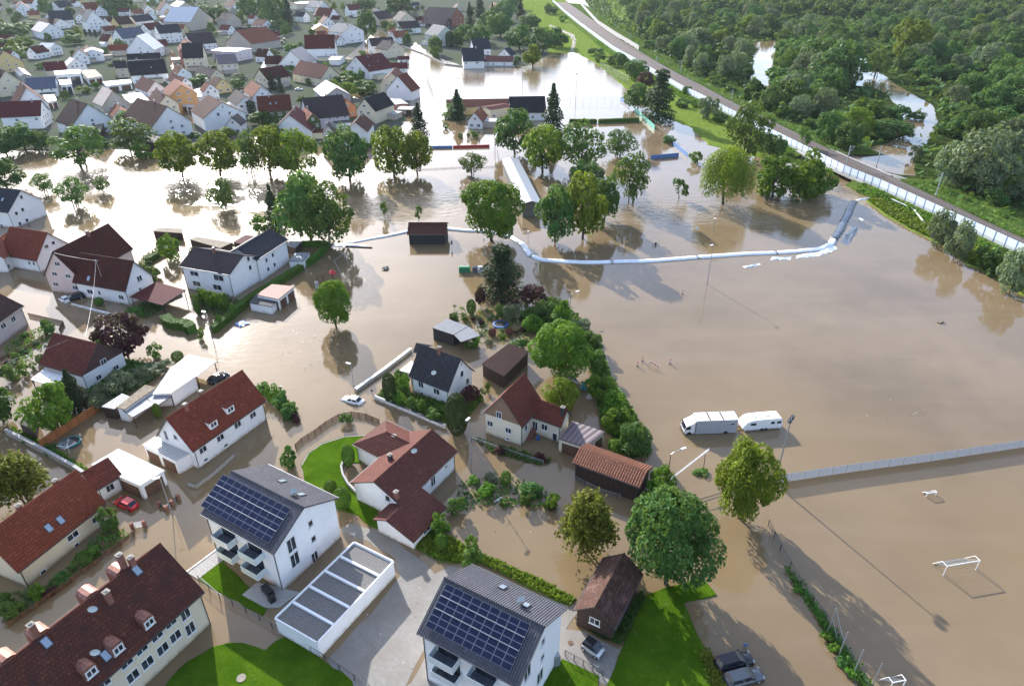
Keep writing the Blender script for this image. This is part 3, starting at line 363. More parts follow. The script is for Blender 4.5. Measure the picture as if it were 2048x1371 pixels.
{'l': 'house with dusky roof behind the rose red front', 'x': -246.24, 'y': 581.59, 'r': -2.4475, 'L': 20.12, 'w': 8.6, 'e': 7, 'z': 14.22, 'rf': 'plum', 'wl': 'white', 'sd': -1},
{'l': 'small white house with salmon roof near the pergola', 'x': -167.33, 'y': 393.21, 'r': 2.2819, 'L': 7.64, 'w': 4.2, 'e': 5, 'z': 8.78, 'rf': 'salmon', 'wl': 'white'},
{'l': 'white gable house with dusky grey roof above the brown balcony house', 'x': -138.5, 'y': 362.48, 'r': -1.0446, 'L': 22, 'w': 5.4, 'e': 5, 'z': 9.22, 'rf': 'plum', 'wl': 'white', 'sd': -1},
{'l': 'white gable house with salmon roof by the ivy covered house', 'x': -135.55, 'y': 379.05, 'r': -1.0228, 'L': 21.76, 'w': 5.6, 'e': 6, 'z': 11.04, 'rf': 'salmon', 'wl': 'white', 'sd': -1},
{'l': 'white gable house with dark roof beside the long pale barn', 'x': -414.39, 'y': 900.42, 'r': 2.2336, 'L': 22, 'w': 9.4, 'e': 6, 'z': 14.46, 'rf': 'darkred', 'wl': 'white'},
{'l': 'white steep gabled house behind the round ash tree', 'x': -424.12, 'y': 875.96, 'r': -1.0149, 'L': 22, 'w': 5.6, 'e': 8, 'z': 13.6, 'rf': 'slate', 'wl': 'white', 'sd': -1},
{'l': 'white house with dusky roof above the parked white van', 'x': -216.79, 'y': 632.15, 'r': -1.9575, 'L': 21.18, 'w': 6.2, 'e': 7, 'z': 12.58, 'rf': 'plum', 'wl': 'white'},
{'l': 'low white house with salmon roof below the tall dark trees', 'x': -247.49, 'y': 738.99, 'r': 2.6926, 'L': 14.58, 'w': 8.0, 'e': 5, 'z': 9.62, 'rf': 'salmon2', 'wl': 'white', 'sd': -1},
{'l': 'wide beige building with pale shallow roof at the top of town', 'x': -276.28, 'y': 991.21, 'r': -2.3615, 'L': 22, 'w': 8.8, 'e': 7, 'z': 8.24, 'rf': 'sheet', 'wl': 'beige'},
{'l': 'white house with small solar roof at the top of town', 'x': -247.78, 'y': 959.61, 'r': 2.7096, 'L': 22, 'w': 9.4, 'e': 5, 'z': 11.58, 'rf': 'solar', 'wl': 'white'},
{'l': 'white gable house with brown red roof behind the smoking chimney lane', 'x': -198.06, 'y': 802.41, 'r': 2.7179, 'L': 19.61, 'w': 9.4, 'e': 7, 'z': 15.46, 'rf': 'tile2', 'wl': 'white'},
{'l': 'white house with slate roof behind the orange house', 'x': -230.1, 'y': 819.75, 'r': 2.6008, 'L': 15.16, 'w': 5.0, 'e': 6, 'z': 10.5, 'rf': 'slate', 'wl': 'white', 'sd': -1},
{'l': 'white gable house with red brown roof behind the orange house', 'x': -187.61, 'y': 755.39, 'r': 2.0078, 'L': 20, 'w': 7.16, 'e': 5.0, 'z': 11.23, 'rf': 'darkred', 'wl': 'white'},
{'l': 'bright orange house with pale metal roof', 'x': -180.77, 'y': 701.88, 'r': 1.9159, 'L': 14, 'w': 7.84, 'e': 5.0, 'z': 9.17, 'rf': 'sheet', 'wl': 'orange'},
{'l': 'tall white apartment house with pale grey roof and roof windows', 'x': -144.43, 'y': 644.84, 'r': 2.4707, 'L': 20, 'w': 12.15, 'e': 9.0, 'z': 14.93, 'rf': 'lightgrey', 'wl': 'white', 'win': [(1, -3.1, 10.68, 1.8, 1.1), (1, 1.94, 6.65, 1.8, 1.1), (1, -6.68, 6.63, 1.8, 1.1), (1, 1.97, 2.0, 1.8, 1.1), (1, -6.72, 2.13, 1.8, 1.1)]},
{'l': 'long white building with dark red roof beside the tall apartment house', 'x': -142.49, 'y': 547.48, 'r': -2.9972, 'L': 22, 'w': 9.4, 'e': 8, 'z': 16.46, 'rf': 'darkred', 'wl': 'white', 'sd': -1, 'win': [(2, -7.32, 8.28, 1, 1.2), (1, -8.16, 6.31, 1, 1.2), (2, -3.83, 3.82, 1.2, 1), (2, -7.44, 3.76, 1.2, 1), (2, -10.05, 3.7, 1.2, 1), (2, -10.05, 3.73, 1.2, 1), (2, -10.05, 3.65, 1.5, 1)]},
{'l': 'white house with red roof and grey solar strip below the long red roof', 'x': -144.08, 'y': 488.47, 'r': -1.6533, 'L': 22, 'w': 9.4, 'e': 6, 'z': 14.46, 'rf': 'solar2', 'wl': 'white'},
{'n': 'garage', 'c': 'garage', 'l': 'flat white garage block below the long white building', 'x': -125.71, 'y': 522.37, 'r': 3.1416, 'L': 8.06, 'w': 9.0, 'e': 4, 'z': 4.63, 'rf': 'flatwhite', 'wl': 'white', 'sd': -1},
{'l': 'white gable house with wine red roof and four skylights', 'x': -92.52, 'y': 470.42, 'r': 0.8993, 'L': 22, 'w': 11.93, 'e': 5.0, 'z': 13.05, 'rf': 'maroon', 'wl': 'white', 'win': [(1, 4.69, 5.62, 1.8, 1.2), (1, -2.95, 6.33, 1.6, 1.2), (1, 0.87, 9.93, 1.2, 1.2)], 'sky': [(-2.01, -1.59), (1.39, -0.58), (-7.08, -7.89), (2.46, -5.67)]},
{'l': 'pale yellow house with brown roof at the edge of the flooded pitch', 'x': -92.87, 'y': 556.92, 'r': 2.4064, 'L': 15, 'w': 8.45, 'e': 6.0, 'z': 11.28, 'rf': 'plum', 'wl': 'cream', 'win': [(1, 1.14, 7.28, 1.2, 1.8), (1, -2.49, 7.38, 1.2, 1.2), (1, 6.91, 3.91, 1.2, 1.2), (1, 3.34, 3.83, 1.2, 1.2), (1, -3.05, 3.57, 1.2, 1.2)]},
{'l': 'white house with dusky roof behind the pale yellow house', 'x': -103.07, 'y': 578.7, 'r': -2.7005, 'L': 19.07, 'w': 6.6, 'e': 6, 'z': 11.16, 'rf': 'plum', 'wl': 'white', 'sd': -1},
{'n': 'garage', 'c': 'garage', 'l': 'small white garage with maroon roof beside the pitch', 'x': -78.29, 'y': 524.65, 'r': -2.919, 'L': 8.49, 'w': 4.0, 'e': 3, 'z': 4.87, 'rf': 'maroon', 'wl': 'white'},
{'n': 'garage', 'c': 'garage', 'l': 'low annex with dark red roof near the flooded pitch corner', 'x': -75.88, 'y': 485.37, 'r': -2.9508, 'L': 11.59, 'w': 5.4, 'e': 3, 'z': 6.12, 'rf': 'darkred', 'wl': 'white'},
{'l': 'white gable house with red trim and brick balcony beside the pitch', 'x': -60.5, 'y': 395.94, 'r': 1.2668, 'L': 12, 'w': 7.9, 'e': 5.0, 'z': 12.9, 'rf': 'tile2', 'wl': 'white', 'win': [(1, 0.49, 7.21, 1.2, 1.4)]},
{'l': 'cream gable house with brick balcony next to the red trimmed house', 'x': -69.09, 'y': 421.14, 'r': 1.5928, 'L': 22, 'w': 7.2, 'e': 5, 'z': 11.48, 'rf': 'tile2', 'wl': 'cream'},
{'n': 'barn', 'c': 'barn', 'l': 'old barn with broad salmon roof and beige gable', 'x': -121.03, 'y': 444.75, 'r': 2.4031, 'L': 32, 'w': 7.4, 'e': 5, 'z': 11.66, 'rf': 'salmon2', 'wl': 'cream'},
{'l': 'house with dark brown roof behind the two slim conifers', 'x': -145.27, 'y': 435.44, 'r': -2.1755, 'L': 17.4, 'w': 6.4, 'e': 5, 'z': 10.76, 'rf': 'choc', 'wl': 'cream'},
{'n': 'shed', 'c': 'shed', 'l': 'brown roofed shed with a bright metal sheet slope', 'x': -98.03, 'y': 387.04, 'r': 2.0092, 'L': 25.03, 'w': 7.6, 'e': 5, 'z': 9.39, 'rf': 'patch', 'wl': 'grey'},
{'l': 'white gable house with salmon roof above the ivy wall', 'x': -137.6, 'y': 383.81, 'r': 2.427, 'L': 8.66, 'w': 5.2, 'e': 6, 'z': 10.68, 'rf': 'salmon', 'wl': 'white'},
{'l': 'house with rust brown roof and ivy covered wall', 'x': -114.82, 'y': 340.68, 'r': -2.8373, 'L': 15.51, 'w': 6.6, 'e': 6, 'z': 11.94, 'rf': 'rust', 'wl': 'ivy', 'sky': [(1.76, 3.49), (-0.83, 3.36)]},
{'l': 'long lilac house with dusky roof and two dishes', 'x': -89.27, 'y': 333.34, 'r': -2.6506, 'L': 19.19, 'w': 9.4, 'e': 5, 'z': 12.89, 'rf': 'plum', 'wl': 'lilac', 'sd': -1},
{'l': 'salmon gabled house front beside the long lilac house', 'x': -84.45, 'y': 352.24, 'r': 2.213, 'L': 12, 'w': 4.44, 'e': 5.0, 'z': 9.14, 'rf': 'salmon', 'wl': 'salmonwall'},
{'l': 'cream house with jet black roof and dark shutters', 'x': -66.65, 'y': 343.24, 'r': 1.1849, 'L': 18, 'w': 5.58, 'e': 6.0, 'z': 11.58, 'rf': 'black', 'wl': 'cream', 'win': [(1, 0.69, 8.02, 1.8, 1.2), (1, 2.7, 4.98, 1.8, 1.2), (1, -1.35, 4.89, 1.8, 1.2)]},
{'l': 'white house with dark brown roof behind the lime trees by the river', 'x': -66.15, 'y': 300.98, 'r': 1.5757, 'L': 17.0, 'w': 5.0, 'e': 6, 'z': 10.2, 'rf': 'choc', 'wl': 'white', 'sd': -1, 'win': []},
{'l': 'small white gable house with dusky roof behind the lime trees', 'x': -77.79, 'y': 293.83, 'r': 1.7585, 'L': 8, 'w': 2.87, 'e': 5.0, 'z': 9.42, 'rf': 'plum', 'wl': 'white'},
{'l': 'house with maroon roof and skylights behind the lime trees', 'x': -97.14, 'y': 310.27, 'r': 1.6677, 'L': 18, 'w': 8.8, 'e': 4, 'z': 11.38, 'rf': 'maroon', 'wl': 'white', 'sd': -1},
{'l': 'narrow house with ivy covered gable and sandy roof', 'x': -92.37, 'y': 318.36, 'r': 2.0271, 'L': 16.33, 'w': 3.6, 'e': 6, 'z': 9.6, 'rf': 'salmon', 'wl': 'ivy'},
{'l': 'old beige house with dusky roof and skylights beside the round tree', 'x': -139.43, 'y': 792.86, 'r': -2.1811, 'L': 22, 'w': 9.0, 'e': 6, 'z': 13.03, 'rf': 'plum', 'wl': 'beige', 'sd': -1},
{'l': 'cream gable house with grey roof near the smoking chimney', 'x': -111.93, 'y': 775.47, 'r': 2.0593, 'L': 22, 'w': 9.4, 'e': 6, 'z': 13.89, 'rf': 'plum', 'wl': 'cream'},
{'l': 'house with dusky roof in front of the cream gable house', 'x': -100.08, 'y': 714.12, 'r': -2.5413, 'L': 21.24, 'w': 7.0, 'e': 5, 'z': 10.47, 'rf': 'plum', 'wl': 'white'},
{'l': 'pale green house with grey roof and smoking chimney', 'x': -61.01, 'y': 627.53, 'r': 2.1662, 'L': 22, 'w': 9.4, 'e': 8, 'z': 15.34, 'rf': 'lightgrey', 'wl': 'mint'},
{'n': 'barn', 'c': 'barn', 'l': 'big barn with dusky roof and red brick gable', 'x': -71.85, 'y': 781.35, 'r': 2.6976, 'L': 34, 'w': 14.97, 'e': 8.0, 'z': 17.35, 'rf': 'plum', 'wl': 'brick'},
{'n': 'shed', 'c': 'shed', 'l': 'dark lean-to shed in front of the brick gable barn', 'x': -74.21, 'y': 755.69, 'r': 2.8311, 'L': 21.85, 'w': 9.4, 'e': 5, 'z': 10.43, 'rf': 'plum', 'wl': 'wood', 'sd': -1},
{'l': 'white house with slate roof and aerial beyond the flooded pitch', 'x': -24.06, 'y': 551.21, 'r': -2.8523, 'L': 13.47, 'w': 7.8, 'e': 7, 'z': 13.54, 'rf': 'slate', 'wl': 'white'},
{'l': 'low white house with slate roof at the water line of the pitch', 'x': -27.27, 'y': 507.42, 'r': -3.0128, 'L': 15.16, 'w': 9.0, 'e': 5, 'z': 12.55, 'rf': 'slate', 'wl': 'white', 'win': [(2, 5.46, 3.89, 1.2, 1.2), (2, -2.29, 3.91, 1.6, 1.2)]},
{'n': 'shed', 'c': 'shed', 'l': 'low red roofed stables beside the pitch', 'x': -8.88, 'y': 514.82, 'r': 3.0798, 'L': 19.91, 'w': 6.4, 'e': 3.4, 'z': 6.38, 'rf': 'maroon', 'wl': 'white'},
{'l': 'small white gabled house behind the low red roof', 'x': -3.69, 'y': 537.44, 'r': 1.144, 'L': 9.82, 'w': 5.4, 'e': 4, 'z': 8.86, 'rf': 'slate', 'wl': 'white'},
{'l': 'white house with wine red roof at the top of town near the pines', 'x': -187.56, 'y': 887.32, 'r': -2.5049, 'L': 15.87, 'w': 6.8, 'e': 7, 'z': 13.12, 'rf': 'maroon', 'wl': 'white'},
{'n': 'garage', 'c': 'garage', 'l': 'low flat roofed garage with rose walls by the black roofed house', 'x': -60.16, 'y': 370.06, 'r': -1.1497, 'L': 14.26, 'w': 4.0, 'e': 3.2, 'z': 3.55, 'rf': 'flatgrey', 'wl': 'rose', 'sd': -1},
{'n': 'garage', 'c': 'garage', 'l': 'grey roofed carport in the water beside the tall fir', 'x': -53.67, 'y': 355.95, 'r': 3.0629, 'L': 7.7, 'w': 4.0, 'e': 3.0, 'z': 3.28, 'rf': 'flatgrey', 'wl': 'wood'},
{'l': 'white house with red gable roof among the upper trees', 'x': -18.54, 'y': 909.64, 'r': 1.9534, 'L': 21.17, 'w': 6.2, 'e': 7, 'z': 12.58, 'rf': 'red', 'wl': 'white'}]
FLATS = [
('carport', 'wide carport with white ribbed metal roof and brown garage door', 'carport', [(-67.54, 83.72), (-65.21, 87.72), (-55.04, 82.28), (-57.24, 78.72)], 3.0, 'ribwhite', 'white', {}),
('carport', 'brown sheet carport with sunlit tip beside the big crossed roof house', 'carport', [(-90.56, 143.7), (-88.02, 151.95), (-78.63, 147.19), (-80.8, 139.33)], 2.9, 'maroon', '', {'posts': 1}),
('garage', 'pair of white garages with flat salmon roof beside the long clipped hedge', 'garage', [(-58.82, 150.32), (-53.0, 149.19), (-54.82, 142.2), (-60.87, 144.56)], 3.0, 'salmonflat', 'white', {}),
('garage', 'low white garage with dark wet flat roof beside the salmon roofed garages', 'garage', [(-61.63, 146.43), (-55.47, 143.51), (-55.91, 139.92), (-61.82, 141.96)], 2.2, 'flatdark', 'white', {}),
('carport', 'open carport with two grey bitumen roof planes near the sunken trampoline', 'carport', [(-17.39, 128.51), (-14.47, 132.61), (-9.6, 129.18), (-12.49, 125.45)], 3.0, 'flatslate', 'blackwood', {'second': [(-12.38, 125.45), (-9.49, 129.18), (-6.72, 125.24), (-10.7, 122.5)]}),  # closed black walls put the shade of the open interior into the colour
('shed', 'brown shed with dark corrugated roof behind the charcoal roofed house', 'shed', [(-6.06, 113.87), (-0.63, 121.89), (3.48, 118.66), (-1.54, 109.36)], 3.0, 'brown', 'wood', {}),
('garage', 'double garage with mauve ribbed roof joined to the cream house', 'garage', [(7.78, 90.47), (10.69, 95.34), (15.93, 92.24), (12.14, 88.23)], 2.9, 'mauveflat', 'cream2', {'doors': 1}),
('garage_row', 'white garage row with five gravel roof bays between the apartment houses', 'garage', [(-29.44, 55.08), (-22.1, 67.47), (-16.06, 64.04), (-23.32, 51.65)], 2.9, 'gravel', 'white2', {'bays': 5}),
('shed', 'garden building with white corrugated roof in the flooded yard behind the duplex', 'shed', [(-66.72, 103.3), (-67.26, 112.22), (-61.0, 109.36), (-63.34, 103.63)], 3.0, 'ribwhite', 'white', {}),
('carport', 'bright white flat carport roof at the end of the garden sheds', 'carport', [(-67.25, 112.37), (-65.78, 117.65), (-59.27, 114.97), (-60.99, 109.51)], 2.9, 'flatwhite', '', {'posts': 1}),
('shed', 'shed with mossy tan felt roof among the white garden sheds', 'shed', [(-71.33, 99.22), (-69.48, 106.44), (-66.92, 105.6), (-69.41, 98.61)], 3.0, 'mossy', 'white', {}),
('lean_to', 'open lean-to with grey corrugated sheets in front of the mossy shed', 'lean-to', [(-70.78, 99.45), (-69.27, 103.69), (-65.27, 100.84), (-67.38, 96.9)], 2.5, 'ribgrey', '', {'posts': 1}),
('lean_to', 'low lean-to with grey corrugated sheets behind the mossy shed', 'lean-to', [(-74.73, 100.2), (-72.95, 104.49), (-71.07, 103.51), (-71.98, 99.43)], 2.4, 'ribgrey', 'wood', {}),
('lean_to', 'plain grey sheet roof between the mossy shed and the white corrugated roof', 'lean-to', [(-68.11, 103.21), (-66.69, 105.83), (-63.31, 103.69), (-64.62, 100.22)], 2.5, 'ribgrey', '', {'posts': 1}),
('porch', 'entrance porch with pale flat roof at the duplex gable', 'porch', [(-61.67, 88.75), (-60.5, 91.15), (-52.73, 86.69), (-54.29, 84.57)], 2.9, 'ribwhite', 'white', {}),
('awning', 'white flat awning joined to the brown gabled cottage', 'awning', [(-92.56, 108.62), (-92.18, 112.35), (-85.94, 109.66), (-87.03, 106.23)], 2.8, 'flatwhite', '', {'posts': 1}),
('shed', 'black pitched garden shed roof under the yellow green tree', 'shed', [(-86.74, 95.43), (-87.15, 98.22), (-85.35, 97.92), (-83.07, 93.58)], 2.4, 'flatdark', 'wood', {}),
('shed', 'row of weathered sheds with patched felt roofs behind the mauve house', 'shed', [(-91.83, 180.86), (-90.17, 182.77), (-78.53, 178.25), (-80.57, 174.27)], 2.5, 'mossy', 'wood', {}),
('shed', 'small shed with flat red roof behind the mauve house', 'shed', [(-78.41, 178.37), (-76.84, 183.67), (-72.15, 182.52), (-73.32, 176.18)], 2.6, 'maroon', 'wood', {}),
('shed', 'tarred shed roof in the glittering flood by the bare garden tree', 'shed', [(-105.48, 187.85), (-104.84, 190.69), (-97.67, 189.87), (-96.15, 186.26)], 2.2, 'mossy', 'wood', {}),
('shed', 'small grey shed tucked inside the clipped hedge corner', 'shed', [(-63.37, 177.15), (-62.95, 180.11), (-59.45, 179.73), (-60.12, 174.99)], 2.2, 'ribgrey', 'wood', {}),
('shed', 'white shed with pale flat roof along the clipped hedge', 'shed', [(-59.39, 166.08), (-59.25, 171.82), (-55.15, 171.82), (-55.4, 166.08)], 2.2, 'ribgrey', 'white', {}),
('pergola', 'small terrace pergola with white sheet roof at the charcoal roofed house', 'pergola', [(-22.08, 111.8), (-20.18, 115.32), (-19.43, 114.19), (-19.69, 110.73)], 2.8, 'flatwhite', '', {'posts': 1}),
('canopy', 'flat white canopy among the town roofs below the beige barn', 'canopy', [(-212.58, 387.16), (-205.72, 394.33), (-191.94, 373.5), (-199.21, 365.39)], 3.5, 'flatwhite', 'white', {}),
('canopy', 'long white canopy roof in the town middle', 'canopy', [(-242.89, 424.71), (-230.72, 433.26), (-224.45, 422.62), (-234.34, 412.45)], 4.0, 'flatwhite', 'white', {}),
('canopy', 'brown ribbed hall roof in the town middle', 'canopy', [(-280.17, 468.3), (-271.77, 470.82), (-253.13, 444.39), (-257.57, 435.44)], 4.0, 'mossy', 'white', {}),
('modern_house', 'flat roofed white modern house with planted terrace', 'house', [(-283.93, 447.02), (-271.64, 454.24), (-263.43, 440.0), (-275.64, 434.08)], 6.5, 'flatwhite', 'white2', {}),
('modern_house', 'lower white cube with dark windows below the planted terrace', 'house', [(-266.75, 421.98), (-261.32, 424.1), (-252.04, 408.86), (-257.11, 406.48)], 5.5, 'flatwhite', 'white2', {}),
('terrace', 'white roof terrace with parasols beside the long maroon roof', 'terrace', [(-254.11, 384.45), (-249.37, 386.21), (-238.81, 370.88), (-241.5, 366.02)], 4.0, 'flatwhite', 'white', {}),
('tent', 'glass pergola with white beams below the apricot house', 'pergola', [(-181.21, 404.56), (-178.24, 414.26), (-168.05, 395.26), (-173.51, 388.1)], 3.0, 'flatwhite', '', {'posts': 1}),
('canopy', 'white conservatory roof beside the apricot house', 'canopy', [(-174.06, 368.53), (-168.19, 370.14), (-162.41, 359.09), (-170.73, 362.19)], 3.2, 'flatwhite', 'white', {}),
('shed', 'lichen covered lean-to roof beside the large dark brown roof', 'shed', [(-190.49, 313.34), (-201.37, 338.11), (-194.62, 336.72), (-178.62, 299.29)], 4.2, 'mossy', 'wood', {}),
('shed', 'low dark barn roof at the river bank behind the lime trees', 'shed', [(-151.57, 283.0), (-157.46, 296.79), (-149.39, 296.79), (-142.86, 281.99)], 4.0, 'flatdark', 'wood', {}),
('greenhouse', 'white glasshouse roof near the old salmon barn', 'greenhouse', [(-168.39, 485.27), (-175.55, 516.09), (-166.67, 522.08), (-158.23, 490.62)], 3.0, 'flatwhite', 'white', {}),
('gym_hall', 'pale grey shed roof behind the brown balcony house', 'shed', [(-67.52, 375.06), (-67.67, 380.1), (-59.47, 376.73), (-57.95, 363.75)], 3.2, 'flatgrey2', 'rose', {})]
GR = ['bushes at the flooded clubhouse', 'dark shrubs in the shaded garden', 'distinct trees beyond the railway', 'garden bushes around the wine red gable house', 'shrubs in the flooded gardens', 'shrubs in the walled garden', 'shrubs of the hedge row along the flooded meadow', 'shrubs on the curved garden bed', 'trees along the flooded river bank', 'trees among the town houses', 'trees and scrub around the flooded sports ground']
